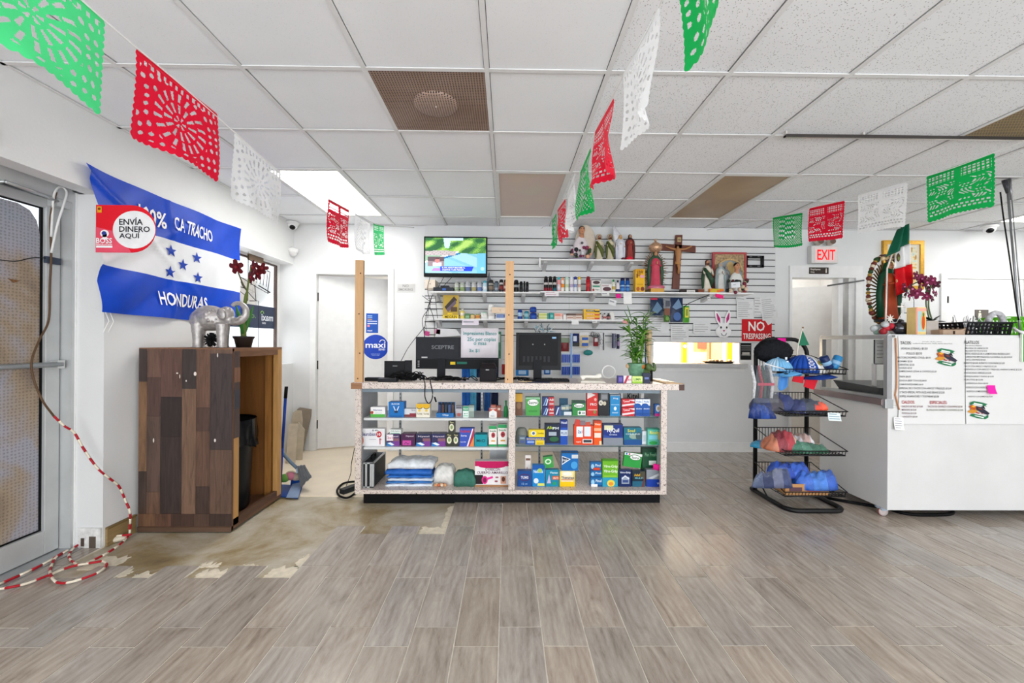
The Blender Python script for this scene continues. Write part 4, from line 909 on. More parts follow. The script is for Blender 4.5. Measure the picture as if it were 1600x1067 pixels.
def carton(name, x0p, x1p, ytop, zb, Y, D, base, items, label, cat='box', group=GL, rot=0, ybot=None, rough=.32):
    p, q = P(x0p, ytop, Y), P(x1p, ytop, Y)
    if ybot is not None: zb = P((x0p+x1p)/2, ybot, Y).z
    x0, x1, z1 = p.x, q.x, (p.z+q.z)/2; b = MB()
    if rot: cx_ = (x0+x1)/2; b.T = Matrix.Translation((cx_, Y+D/2, zb)) @ Matrix.Rotation(rot, 4, 'Y' if abs(rot) > .09 else 'Z') @ Matrix.Translation((-cx_, -Y-D/2, -zb))
    b.box(x0, x1, Y, Y+D, zb, z1, M(base, rough, noise=.03)); b.box(x0+.002, x1-.002, Y+.002, Y+D-.002, z1, z1+.0006, M(base, rough, noise=.03))
    art(b, x0, x1, zb, z1, Y, items)
    return b.build(name, label=label, cat=cat, group=group)
Lx = lambda cx: 540+cx/5.926
Ly = lambda cy: 580+cy/5.926
Ry = lambda cy: 590+cy/5.714
Rx_ = lambda cx: 790+cx/5.714
Dy = lambda cy: 680+cy/5.926
Ey = lambda cy: 680+cy/5.714
Y0 = 3.335
z = SZ['L1']
carton('medicine_box', Lx(232), Lx(365), Ly(332), z, Y0, .07, '#f1efee', [('r', 0, 0, 1, .3, '#57b24a'), ('e', .0, .3, .2, .62, '#b8452e'), ('t', .2, .62, .8, .8, 'Nervion', '#6d6a9a'), ('r', .3, .4, .8, .44, '#b9b9c2')], 'white box with green bottom, leftmost on the top shelf of the counter')
carton('medicine_box', Lx(398), Lx(540), Ly(285), z, Y0, .08, '#1c6fb9', [('t', .2, .82, .7, .93, 'BUXOM', '#dfeaf7'), ('p', [(.3, .72), (.36, .72), (.5, .38), (.47, .3)], '#e8eef6'), ('p', [(.7, .72), (.64, .72), (.5, .38), (.53, .3)], '#e8eef6'), ('e', .38, .28, .62, .45, '#22344f'), ('r', .1, .05, .9, .1, '#154f86')], 'square blue box with a white V motif on the top counter shelf')
carton('medicine_box', Lx(545), Lx(652), Ly(348), z, Y0+.02, .06, '#d9dadd', [('r', 0, 0, .5, .3, '#7d3f3d'), ('r', .45, 0, 1, .45, '#8e3440'), ('t', .6, .75, .95, .9, 'FDA', '#7a7a85')], 'low pale grey box with dark red patches beside the blue V box')
for k, (a0, a1) in enumerate(((655, 716), (717, 780))):
    carton('medicine_box', Lx(a0), Lx(a1), Ly(303), z, Y0, .07, '#ece6d6', [('r', 0, .72, 1, 1, '#e6b422'), ('e', .1, .62, .9, .84, '#3e3a35'), ('e', .14, .66, .86, .9, '#e6b422'), ('e', .3, .42, .7, .6, '#e9c54d'), ('t', .1, .2, .9, .34, 'Te Vida', '#8a7f68')], ['yellow topped cream box, left one of the touching pair', 'yellow topped cream box, right one of the touching pair'][k])
t = thing('counter_display_tray', P(696, 652, Y0), 'blue cardboard tray of dark lighters on the top counter shelf', 'display tray')
p, q = P(Lx(840), 640, Y0), P(Lx(1000), 640, Y0); b = MB(); b.box(p.x, q.x, Y0, Y0+.09, z, z+.035, M('#1f6db0', .4)); b.box(p.x, q.x, Y0+.09, Y0+.1, z, z+.11, M('#1f6db0', .4)); b.text('Clipp', p.x+.05, z+.01, p.x+.1, z+.027, Y0-.001, '#dcebf8'); b.build('tray_body', t)
for k in range(5):
    x = p.x+.012+k*.027; b = MB(); b.box(x, x+.02, Y0+.02, Y0+.04, z+.03, z+.1, M(['#2a3b63', '#4a2f2a', '#2a2f33', '#3a4f7a', '#4b3a35'][k], .3)); b.lathe([(.009, 0), (.009, .015), (.004, .018)], (x+.01, Y0+.03, z+.1), '#3b2f2a', 8)
    b.build('lighter', label='dark upright lighter in the blue cardboard tray', cat='lighter', group='lighters in the blue tray')
carton('medicine_box', Lx(1020), Lx(1080), Ly(322), z, Y0, .05, '#8e8d96', [('r', 0, .4, 1, .75, '#b9b3ba'), ('e', .2, .1, .8, .4, '#a5584f'), ('r', .1, .8, .9, .95, '#5c5c68')], 'grey mauve box to the left of the mint green one')
carton('medicine_box', Lx(1086), Lx(1140), Ly(325), z, Y0, .05, '#e2efe9', [('r', 0, .6, 1, 1, '#3f9a72'), ('t', .1, .7, .9, .85, 'Novit', '#f0f7f2'), ('t', .15, .3, .85, .42, 'gel', '#4a8a72'), ('r', .1, .12, .9, .18, '#7fbf9f')], 'white and mint green box, middle of the top counter shelf')
carton('medicine_box', Lx(1142), Lx(1190), Ly(316), z, Y0+.02, .05, '#8a9a92', [('r', 0, .5, 1, .8, '#b2beb8')], 'grey green box just right of the mint green one')
carton('cigarette_pack', Lx(1330), Lx(1400), Ly(342), z, Y0, .03, '#efece8', [('p', [(0, 1), (1, 1), (1, .6), (.5, .85), (0, .6)], '#b5442f'), ('p', [(.15, .25), (.5, .7), (.85, .25)], '#dfe5ea'), ('t', .2, .12, .8, .22, 'Malbro', '#555555'), ('r', .2, .9, .8, .96, '#f3ece8')], 'white and red pack with a chevron, in front of two brown packs')
carton('cigarette_pack', Lx(1345), Lx(1395), Ly(312), z, Y0+.04, .03, '#a15344', [('r', .1, .7, .9, .9, '#c9806e')], 'brown red pack standing behind the chevron pack')
carton('cigarette_pack', Lx(1400), Lx(1440), Ly(318), z, Y0+.02, .03, '#8a4638', [('r', .2, .6, .8, .8, '#d9c0b0')], 'dark brown pack at the right of the chevron pack')
b = MB(); q = P(792, 640, Y0+.02); b.lathe([(.016, 0), (.018, .06), (.014, .085), (.007, .095), (.007, .12), (.009, .121), (.009, .135)], (q.x-.008, Y0+.03, z), M('#2f8a4c', .25), 14); b.build('green_bottle', label='small green bottle at the right end of the left top shelf', cat='bottle')
z = SZ['L2']
carton('medicine_box', Lx(135), Lx(362), Ly(532), z, Y0, .05, '#e9e8ea', [('e', -.0, .05, .14, .58, '#d8642a'), ('e', .0, .0, .1, .3, '#b04a1e'), ('t', .03, .58, .64, .8, 'Neurobion', '#403a7a'), ('e', .66, .5, .88, .86, '#c0323c'), ('t', .71, .6, .83, .76, '10', '#ffffff'), ('r', .38, .38, .66, .4, '#8f8fa6'), ('r', .80, .1, .84, .46, '#c06070'), ('r', .78, .36, .88, .42, '#c06070'), ('t', .5, .86, .76, .96, '$ 40-', '#3a3a48')], 'wide white box reading Neurobion at the left end of the middle shelf', rot=.0)
pur = [('r', 0, 0, 1, .3, '#2f7cc0'), ('r', .5, 0, 1, .5, '#7a3f90'), ('t', .12, .72, .9, .88, 'Nyxol', '#cfc3cf'), ('p', [(.05, .25), (.3, .32), (.6, .12), (.4, .06)], '#eaf2fa'), ('r', .45, .42, .98, .66, '#8a5f6a')]
for k, (a0, a1, lab) in enumerate([(382, 500, 'purple and blue box with a white price slip, first of the four'), (515, 642, 'purple box with a magenta patch, second of the four'), (655, 788, 'purple and blue box, third of the four from the left'), (795, 927, 'purple and blue box, fourth of the four beside the floral boxes')]):
    it = list(pur)
    if k == 0: it += [('r', -.02, .46, .5, .98, '#efe4ea'), ('t', .05, .62, .45, .8, '2x1', '#c04a6a')]
    if k == 1: it = [('t', .35, .75, .9, .9, 'Nyxol', '#cfc3cf'), ('r', .1, .08, .72, .48, '#c84fa0'), ('p', [(.2, .2), (.35, .34), (.5, .2), (.6, .3), (.6, .24), (.5, .14), (.35, .28), (.2, .14)], '#5a2a60')]
    carton('medicine_box', Lx(a0), Lx(a1), Ly(582), z, Y0, .09, ['#4a3560', '#4a2348', '#2c2c50', '#30305a'][k], it, lab)
p, q = P(Lx(405), Ly(580), Y0+.02), P(Lx(515), Ly(455), Y0+.02)
carton('medicine_box', Lx(408), Lx(512), Ly(540), p.z, Y0+.01, .07, '#e6ebe8', [('t', .1, .5, .9, .8, 'Cafia Aspirin', '#3a6a5a'), ('r', .1, .1, .9, .3, '#8fb8a6')], 'flat white and green box lying on the first purple box')
fl = [('e', .14, .2, .86, .78, '#e4dfc4'), ('e', .3, .35, .7, .66, '#8aa06a'), ('t', .2, .82, .8, .95, 'Tiro', '#d8d0a0')]
zt = P(700, Ly(578), Y0).z
carton('medicine_box', Lx(930), Lx(990), Ly(578), z, Y0, .05, '#35382c', fl, 'dark olive box with a cream oval, lower left of the trio')
carton('medicine_box', Lx(992), Lx(1050), Ly(578), z, Y0, .05, '#35382c', fl, 'dark olive box with a cream oval, lower right of the trio')
carton('medicine_box', Lx(952), Lx(1012), Ly(460), zt+.001, Y0, .05, '#35382c', fl, 'dark olive box with a cream oval, on top of the trio')
carton('medicine_box', Lx(1055), Lx(1190), Ly(530), z, Y0, .06, '#3c54b4', [('p', [(.55, 0), (.8, 0), (1, .7), (1, 1), (.9, 1)], '#b0304a'), ('p', [(.7, 0), (1, 0), (1, .6)], '#e2894f'), ('p', [(.5, 0), (.6, 0), (.95, 1), (.88, 1)], '#e8ecf6'), ('t', .06, .78, .75, .93, 'Actibrain', '#c9352e'), ('t', .1, .55, .5, .66, 'forte', '#e4e8f6'), ('t', .05, .2, .45, .3, 'capsulas', '#c8d0f0')], 'tall blue box with red and orange diagonal stripes, middle shelf')
carton('medicine_box', Lx(1195), Lx(1312), Ly(587), z, Y0, .09, '#1792a0', [('t', .15, .36, .55, .62, 'Mt', '#0f4650'), ('e', .55, .35, .85, .62, '#0f5d68'), ('e', .62, .42, .78, .55, '#1792a0')], 'teal square box to the right of the striped blue one')
for k, (a0, a1) in enumerate(((1328, 1400), (1412, 1494))):
    carton('medicine_box', Lx(a0), Lx(a1), Ly(505-12*k), z, Y0, .06, '#f0ece6', [('r', 0, .84, 1, 1, '#2f9a5c'), ('r', 0, 0, 1, .1, '#2f9a5c'), ('t', .1, .7, .9, .8, 'Broncolin', '#2d7d4c'), ('e', .3, .42, .8, .68, '#b23a44'), ('e', .4, .5, .7, .6, '#7a1f2a'), ('r', .3, .24, .8, .3, '#e0a040')], ['tall green and white box with red fruit, left of the pair', 'tall green and white box with red fruit, right of the pair'][k])
z = SZ['L3']
t = thing('aluminium_case', (P(575, 760, 3.3).x, 3.4, z), 'black and silver equipment case standing on the counter deck', 'case')
xa, xb = P(Lx(150), 750, 3.30).x, P(Lx(258), 750, 3.30).x
zt = P(574, Dy(255), 3.30).z
b = MB(); b.box(xa, xb, 3.30, 3.62, z, zt, M('#1d2023', .45, noise=.15, nscale=80)); b.build('case_shell', t)
b = MB(); s_ = M('#c9ccce', .3, .6)
for x in (xa-.003, xa+.028, xb-.028, xb-.012): b.box(x, x+.014, 3.296, 3.304, z, zt+.002, s_)
for y in (3.296, 3.61): b.box(xa-.003, xb+.003, y, y+.012, zt-.008, zt+.003, s_); b.box(xa-.003, xb+.003, y, y+.012, z, z+.01, s_)
for x in (xa-.003, xb-.01): b.box(x, x+.013, 3.3, 3.62, zt-.008, zt+.003, s_)
b.box(xb-.005, xb+.003, 3.3, 3.312, z, zt, s_); b.box(xb-.005, xb+.003, 3.61, 3.622, z, zt, s_); b.build('metal_edging', t)
b = MB(); b.tube([(xa+.04, 3.40, zt), (xa+.04, 3.41, zt+.025), (xa+.04, 3.50, zt+.025), (xa+.04, 3.51, zt)], .007, BLACK); b.build('handle', t)
# folded clothes in plastic
def folded(name, x0p, x1p, yt, yb, Y, D, h, label, seed, cat, group=None, rough=.25, zb=None, transp=False, ztop=None):
    p, q = P(x0p, yb, Y), P(x1p, yt, Y); rr = random.Random(seed); f1, f2, ph = rr.uniform(4, 8), rr.uniform(10, 17), rr.uniform(0, 6)
    zb = p.z if zb is None else zb; b = MB()
    if ztop is not None: q.z = ztop-.006
    m = M(h, rough, noise=.15, nscale=25, bump=.5, alpha=.55 if transp else 1)
    def f(u, v, top):
        ed = min(1, 5*min(u, 1-u))*min(1, 5*min(v, 1-v)); ed = ed**.5
        zz = (q.z-zb)*(.55+.45*ed)+.006*math.sin(f1*u*3+ph)*ed+.004*math.sin(f2*u+f1*v*4)*ed if top else 0
        if not top: ed = 0
        return (p.x+(q.x-p.x)*u+.004*math.sin(9*v+ph)*(1 if top else .5), Y+D*v+.004*math.sin(11*u+ph), zb+max(zz, .001 if not top else .004))
    n1, n2 = 22, 8
    vs = [f(i/n1, j/n2, True) for j in range(n2+1) for i in range(n1+1)]; k0 = len(vs); vs += [(v[0], v[1], zb) for v in vs]
    fs = []
    for j in range(n2):
        for i in range(n1):
            a = j*(n1+1)+i; fs.append((a, a+1, a+n1+2, a+n1+1)); fs.append((k0+a, k0+a+n1+1, k0+a+n1+2, k0+a+1))
    for i in range(n1): fs.append((i, k0+i, k0+i+1, i+1)); a = n2*(n1+1)+i; fs.append((a, a+1, k0+a+1, k0+a))
    for j in range(n2): a = j*(n1+1); fs.append((a, a+n1+1, k0+a+n1+1, k0+a)); a = a+n1; fs.append((a, k0+a, k0+a+n1+1, a+n1+1))
    b.add(vs, fs, m, True); return b.build(name, label=label, cat=cat, group=group)
lay = [(372, 805, 444, 474, '#dfe6ee', 'white bagged shirt, bottom of the folded stack'), (378, 800, 424, 446, '#3b78bd', 'blue bagged shirt, second from the bottom of the stack'), (390, 805, 398, 426, '#cfd9e6', 'pale bagged shirt in the middle of the folded stack'), (385, 795, 372, 400, '#2f6fc0', 'blue bagged shirt above the pale one in the stack'), (360, 790, 318, 374, '#2b66ba', 'thick blue bagged shirt second from the top of the stack'), (388, 810, 245, 320, '#dfe3e8', 'clear and white bagged shirt on top of the folded stack')]
zz = z
for k, (a0, a1, yt, yb, h, lab) in enumerate(lay):
    th = (yb-yt)/5.926*Y0/643.5; p_ = P(650, 700, 3.33)
    ytop = 533+(CAMZ-(zz+th))*643.5/3.33
    folded('folded_shirt', Lx(a0), Lx(a1), ytop-.9, ytop, 3.33, .22, h, lab, 20+k, 'shirt', 'bagged shirts stacked on the counter deck', zb=zz, ztop=zz+th); zz += th
folded('plastic_bag', Lx(812), Lx(1000), Dy(300), 760, 3.38, .18, '#e3e1dc', 'clear plastic bag with beige contents on the counter deck', 31, 'bag', zb=z)
folded('green_cloth', Lx(1000), Lx(1200), Dy(340), 760, 3.33, .12, '#3f7566', 'crumpled dark green cloth beside the Ovaricon box', 32, 'cloth', rough=.8, zb=z)
b = MB()
for k in range(7): b.ball((P(Lx(830+k*15), 755, 3.32).x, 3.325+.01*(k % 2), z+.014), (.014, .012, .013), ['#d9a070', '#e6d3b8', '#c26a4a'][k % 3], 8, 5)
b.build('wrapped_candy', label='small heap of orange and cream sweets before the clear bag', cat='sweets', kind='stuff')
carton('medicine_box', Lx(1198), Lx(1512), Dy(240), z, Y0, .06, '#ece9e9', [('r', 0, .8, 1, 1, '#c2185b'), ('e', .1, .72, .9, .9, '#c2185b'), ('t', .3, .62, .74, .74, 'OVARICON', '#5a2848'), ('t', .06, .5, .98, .6, 'CUERPO AMARILLO', '#5a2848'), ('r', 0, .1, .24, .46, '#23181c'), ('e', .2, .1, .38, .42, '#e0308a'), ('e', .24, .16, .34, .36, '#7a1f4a'), ('p', [(.34, .34), (.52, .42), (.54, .34), (.36, .26)], '#e83a98'), ('e', .6, .34, .7, .4, '#9a4a5a'), ('e', .58, .18, .68, .25, '#9a4a5a'), ('r', .76, .12, .92, .42, '#c9967e'), ('e', .79, .2, .89, .4, '#5a3428'), ('r', 0, 0, 1, .07, '#a8794f')], 'large white and magenta box reading OVARICON CUERPO AMARILLO')
# ------ right section
z = SZ['R1']
carton('medicine_box', Rx_(85), Rx_(152), Ry(142), z, Y0, .05, '#6a4630', [('r', 0, .62, 1, 1, '#c99a2a'), ('e', .2, .3, .8, .6, '#8a6a4a')], 'brown and mustard box at the left end of the right top shelf')
carton('medicine_box', Rx_(180), Rx_(308), Ry(175), z, Y0, .05, '#49a04a', [('r', 0, .9, 1, 1, '#8fbf9a'), ('e', .1, .5, .92, .92, '#2e7a3a'), ('e', .13, .53, .89, .89, '#f1f5ef'), ('t', .2, .62, .82, .8, 'Sucrol', '#2a3a30'), ('r', .2, .2, .8, .28, '#3b8a3e')], 'square green box with a white oval, left of the right top shelf')
for k, (a0, a1, y0_, y1_, lab) in enumerate([(330, 434, 262, 340, 'small blue and red box at the bottom of the pair stack'), (330, 434, 173, 255, 'small blue and red box on top of the pair stack')]):
    zb = z if k == 0 else P(855, Ry(258), Y0).z
    carton('medicine_box', Rx_(a0), Rx_(a1), Ry(y0_), zb, Y0, .05, '#1f2f66', [('r', .52, 0, 1, 1, '#b3262d'), ('p', [(.05, .1), (.3, .9), (.4, .9), (.15, .1)], '#7fa8d8'), ('p', [(.25, .1), (.42, .8), (.5, .8), (.36, .1)], '#cfdcec'), ('t', .58, .6, .95, .85, 'Adil', '#f2e6e6'), ('t', .58, .2, .95, .4, '200', '#f2e6e6')], lab)
carton('medicine_box', Rx_(442), Rx_(493), Ry(258), z, Y0, .05, '#263a70', [('p', [(.1, .1), (.5, .9), (.7, .9), (.3, .1)], '#cfe0f0'), ('r', .7, 0, 1, 1, '#4a5a90')], 'small navy box alone beside the blue and red pair')
t = thing('counter_display_tray', P(884, 650, Y0), 'dark teal display carton holding small packets on the top shelf', 'display tray')
p, q = P(Rx_(488), Ry(298), Y0), P(Rx_(590), Ry(195), Y0); b = MB(); b.box(p.x, q.x, Y0, Y0+.07, z, p.z, M('#2f5a72', .4)); b.box(p.x, q.x-.02, Y0+.07, Y0+.075, z, q.z, M('#1d4a66', .4)); b.box(p.x+.03, q.x, Y0-.001, Y0, z+.004, p.z-.006, '#d8dde2'); b.build('tray_body', t)
for k in range(3):
    b = MB(); x = p.x+.01+k*.028; b.T = Matrix.Translation((x, Y0+.02+.015*k, p.z-.02)) @ Matrix.Rotation(-.25, 4, 'X'); b.box(0, .04, 0, .004, 0, .065, M(['#6f8a96', '#8fa6b0', '#5f7f8f'][k], .3)); b.box(.004, .036, -.0006, 0, .03, .05, '#c8c8b0'); b.build('packet', label='grey blue foil packet in the dark teal display carton', cat='packet', group='packets in the teal carton')
carton('medicine_box', Rx_(598), Rx_(714), Ry(208), z, Y0, .05, '#2f8a43', [('r', 0, .85, 1, 1, '#2a3f3a'), ('e', .08, .5, .92, .86, '#1f5a33'), ('e', .12, .54, .88, .82, '#f1f5ef'), ('t', .2, .6, .8, .76, 'Sucrol', '#2a3a30'), ('r', .4, .05, 1, .34, '#f2f2f0'), ('e', .45, .1, .65, .3, '#2f6a48'), ('t', .7, .12, .95, .26, '500', '#44504a')], 'green box with a white oval and paper strip, next to the red one')
carton('medicine_box', Rx_(727), Rx_(823), Ry(113), z, Y0, .05, '#cc2f2a', [('p', [(.04, .96), (.04, .66), (.8, .82)], '#e8dcda'), ('e', .66, .58, .9, .7, '#e8a9a2'), ('t', .3, .4, .9, .5, 'PRO', '#f2dada'), ('r', .1, .22, .95, .25, '#f0b8b0'), ('e', .6, .08, .84, .22, '#7d8a4a')], 'tall red box with a white triangle on the right top shelf')
carton('medicine_box', Rx_(830), Rx_(927), Ry(130), z, Y0, .05, '#17171a', [('r', .2, .66, .85, .96, '#6c6f72'), ('r', .28, .72, .8, .9, '#8a8d90'), ('e', .02, .44, .42, .66, '#d8d4c8'), ('t', .1, .5, .34, .6, 'XL', '#3a3a3a'), ('e', .4, .44, .7, .62, '#c8c0a8')], 'black box with grey label and round cream badge, right top shelf')
carton('medicine_box', Rx_(934), Rx_(1023), Ry(152), z, Y0, .05, '#1e86c2', [('r', 0, .94, 1, 1, '#8a9aa6'), ('t', .3, .78, .8, .86, 'Mag', '#e6f2fa'), ('r', .1, .52, .9, .54, '#a9d4ec'), ('e', .36, .26, .64, .44, '#dceffa'), ('t', .2, .12, .8, .2, 'dormir', '#d0e8f6')], 'tall cyan blue box on the right top shelf')
for k in range(2):
    zb = z if k == 0 else P(980, Ry(262), Y0).z
    carton('medicine_box', Rx_(1040), Rx_(1152), Ry(268 if k == 0 else 192), zb, Y0, .05, '#c92a34', [('t', .08, .56, .6, .84, 'Tyenol', '#f6e9ea'), ('p', [(0, .06), (1, .3), (1, .5), (0, .3)], '#eadadd'), ('p', [(.5, .9), (1, .7), (1, .95)], '#eadadd')], ['red and white swoosh box at the bottom of its stack', 'red and white swoosh box on top of its stack'][k])
for k, (a0, a1) in enumerate(((1158, 1223), (1226, 1290))):
    carton('medicine_box', Rx_(a0), Rx_(a1), Ry(192), z, Y0, .05, '#1d56a8', [('r', 0, .62, 1, 1, '#eef1f5'), ('e', -.2, .45, .8, .75, '#1d56a8'), ('t', .15, .8, .85, .9, 'Pedia', '#4a7ac0'), ('t', .1, .4, .9, .48, 'electro', '#dce8f6'), ('r', .1, .08, .9, .2, '#1a4a92')], ['white topped blue carton, left of the matching pair', 'white topped blue carton, right of the matching pair'][k])
carton('medicine_box', Rx_(1334), Rx_(1390), Ry(238), z, Y0, .04, '#3f74c0', [('e', .15, .35, .85, .95, '#e9eef4'), ('e', .32, .5, .68, .8, '#c8b070'), ('r', 0, 0, 1, .22, '#d83a8c')], 'small blue and pink box at the right end of the top shelf')
p, q = P(Rx_(1088), Ry(190), 3.70), P(Rx_(1190), Ry(128), 3.70); b = MB(); b.box(p.x-.04, q.x+.02, 3.705, 3.708, SZ['R1']-.0, q.z+.01, M('#eceae6', .6)); b.text('Kitel', p.x, q.z-.065, q.x, q.z-.01, 3.703, '#2a2a2c'); b.build('paper_sign', label='white paper reading Kitel behind the boxes of the right top shelf', cat='sign')
z = SZ['R2']
b = MB(); q = P(Rx_(138), 690, Y0+.05); b.lathe([(.045, 0), (.05, .01), (.05, .09), (.035, .12), (.03, .125)], (q.x+.005, Y0+.055, z), M('#7c8078', .3), 20, 1, .9); b.build('grey_jar', label='grey squat jar at the left end of the right middle shelf', cat='jar')
carton('medicine_box', Rx_(120), Rx_(178), Ry(515), z, Y0-.005, .004, '#5d6a72', [('r', .15, .6, .85, .8, '#8fa0b0'), ('r', .15, .2, .85, .45, '#4a5a90')], 'flat grey packet leaning before the grey jar')
carton('medicine_box', Rx_(180), Rx_(350), Ry(532), z, Y0, .06, '#2450a8', [('t', .06, .62, .96, .88, 'ECONAMAX', '#e6c93a'), ('r', .08, .2, .45, .5, '#8fa8d8'), ('r', .5, 0, .98, .6, '#e3c72c'), ('r', .58, .12, .9, .3, '#c9a91f')], 'wide blue box reading ECONAMAX under the yellow one')
carton('medicine_box', Rx_(208), Rx_(350), Ry(466), P(830, Ry(530), Y0).z, Y0, .05, '#e9cd22', [('e', .12, .2, .45, .85, '#f2f0d8'), ('e', .2, .32, .38, .72, '#4a6a9a'), ('t', .55, .4, .95, .65, 'Doloflex', '#8a6a18')], 'flat yellow box lying on the wide blue box')
carton('medicine_box', Rx_(352), Rx_(488), Ry(415), z, Y0, .06, '#152038', [('t', .12, .76, .6, .9, 'Alka', '#b9d032'), ('t', .5, .74, .9, .86, 'PM', '#dfe7ef'), ('r', .25, .44, .75, .62, '#a9b4c0'), ('e', .3, .15, .9, .4, '#27603a'), ('r', .0, 0, 1, .08, '#2f4a80')], 'navy box with lime Alka lettering on the right middle shelf')
carton('medicine_box', Rx_(490), Rx_(554), Ry(380), z, Y0, .05, '#1f4fae', [('r', 0, .7, 1, 1, '#1a2f78'), ('t', .1, .86, .9, .95, 'Nozil', '#e9eef8'), ('r', 0, .36, 1, .6, '#c8d4e4'), ('t', .1, .42, .9, .52, 'PLUS', '#2a3a80')], 'tall narrow blue and white box beside the navy one')
carton('medicine_box', Rx_(612), Rx_(785), Ry(428), z, Y0, .06, '#e0461f', [('r', .12, .4, .46, .95, '#e4eaf0'), ('r', .52, .44, .86, .95, '#dfe6ee'), ('t', .2, .6, .42, .76, '2x1', '#3a4a8a'), ('r', .44, .08, .94, .3, '#f0ece8'), ('r', .48, .12, .9, .26, '#3f3f44'), ('t', .1, .1, .34, .2, 'rapid', '#f6d8c8')], 'large orange red box with two price papers, middle shelf')
b = MB(); p, q = P(Rx_(605), Ry(428), Y0+.02), P(Rx_(780), Ry(372), Y0+.02)
for k in range(3):
    x = p.x+.005+k*.042; b.hexa([(x, Y0+.01, p.z+.001), (x+.05, Y0+.01, p.z+.001), (x+.05, Y0+.03, p.z+.001), (x, Y0+.03, p.z+.001)], [(x+.012, Y0+.02, q.z-.012*k), (x+.05, Y0+.02, q.z-.004-.008*k), (x+.05, Y0+.024, q.z-.004-.008*k), (x+.012, Y0+.024, q.z-.012*k)], M(['#c93a2a', '#7e6f78', '#c45a4a'][k], .3))
b.build('blister_packs', label='red and grey packets piled on the large orange red box', cat='packets')
carton('medicine_box', Rx_(790), Rx_(857), Ry(386), z, Y0, .05, '#ea5a1c', [('r', 0, .92, 1, 1, '#b8402a'), ('t', .1, .82, .9, .9, 'Vivior', '#ffe9d8'), ('r', 0, .58, .95, .7, '#f0b088'), ('r', .05, .3, .9, .5, '#f2ded0'), ('r', .7, 0, 1, .16, '#e8d0a0')], 'narrow bright orange box right of the large orange red one')
carton('medicine_box', Rx_(872), Rx_(1048), Ry(415), z, Y0, .06, '#16307e', [('r', 0, .96, 1, 1, '#3a3f4a'), ('r', .05, .72, .5, .94, '#d9d8b0'), ('t', .2, .56, .8, .8, 'NyQuil', '#f0f2f6'), ('t', .3, .46, .7, .52, 'SEVERE', '#b8c4e0'), ('r', 0, 0, 1, .34, '#868c96'), ('p', [(0, .34), (1, .34), (1, .4), (.5, .36), (0, .5)], '#2a4a9e')], 'wide navy box reading NyQuil on the right middle shelf')
carton('medicine_box', Rx_(1057), Rx_(1215), Ry(447), z, Y0, .06, '#1f6f84', [('r', 0, 0, 1, .3, '#1c4f8c'), ('t', .2, .74, .62, .92, 'Soul', '#d8d435'), ('e', .3, .35, .8, .66, '#8fa89a'), ('e', .66, .3, 1, .75, '#3f5a60'), ('t', .1, .6, .9, .68, 'COLD FLU', '#cfe4ea')], 'teal box with yellow lettering to the right of the NyQuil box')
carton('medicine_box', Rx_(1220), Rx_(1262), Ry(478), z, Y0+.03, .04, '#dfe6ea', [('r', .2, .2, .8, .7, '#c3d0d8')], 'small pale box between the teal and mint boxes')
carton('medicine_box', Rx_(1268), Rx_(1393), Ry(455), z, Y0, .05, '#5fb9a6', [('r', 0, .94, 1, 1, '#2f8a6a'), ('t', .15, .66, .8, .86, 'Ricola', '#e8e04a'), ('r', .1, .34, .7, .6, '#7fc9d8'), ('e', .1, .02, .7, .24, '#2f9a4a'), ('e', .7, .3, 1, .8, '#c9b86a')], 'mint green and yellow box at the right end of the middle shelf')
z = SZ['R3']
carton('medicine_box', Rx_(106), Rx_(234), Ey(320), z, Y0, .06, '#1c4d90', [('e', .1, .36, .9, .82, '#5a2440'), ('e', .14, .4, .86, .78, '#27498c'), ('t', .24, .5, .76, .68, 'TUMS', '#f0eef4'), ('t', .3, .12, .7, .24, '12 ct', '#9cc2e8')], 'blue box reading TUMS at the left end of the bottom deck')
carton('medicine_box', Rx_(176), Rx_(226), Ey(180), z, Y0+.07, .03, '#e9e2dc', [('r', .1, .82, .9, .9, '#7a5a4a'), ('e', .2, .2, .5, .6, '#c9a08a'), ('r', .3, .05, .9, .12, '#5a5a5a')], 'tall thin white box behind the TUMS box')
carton('medicine_box', Rx_(240), Rx_(350), Ey(268), z, Y0, .05, '#1f86cc', [('r', 0, .8, 1, 1, '#1c58a8'), ('t', .1, .64, .86, .78, 'Nebolina', '#e9f2f6'), ('e', .4, .66, .8, .86, '#a8c86a'), ('e', .1, .15, .5, .4, '#dfeaf2'), ('r', .42, .04, .98, .16, '#d8dc6a')], 'tall blue box beside the TUMS box on the bottom deck')
carton('medicine_box', Rx_(358), Rx_(478), Ey(310), z, Y0, .05, '#1f86a6', [('t', .34, .78, .92, .9, 'Flanax', '#d8ecf2'), ('r', .48, .42, 1, .64, '#d05a2a'), ('t', .55, .46, .95, .58, 'GRATIS', '#f6e6d8'), ('p', [(.1, .2), (.25, .75), (.4, .2)], '#c8b8d8'), ('e', .5, .1, .8, .3, '#2f9a6a')], 'teal box with orange band reading Flanax, bottom deck')
zt = P(860, Ey(308), Y0).z
carton('medicine_box', Rx_(345), Rx_(432), Ey(182), zt+.012, Y0+.01, .02, '#3f9a4c', [('r', 0, .92, 1, 1, '#3a4a3a'), ('e', .15, .3, .8, .75, '#cfe8cc'), ('e', .28, .42, .66, .64, '#3f9a4c')], 'small green box tilted on top of the Flanax box', rot=-.12)
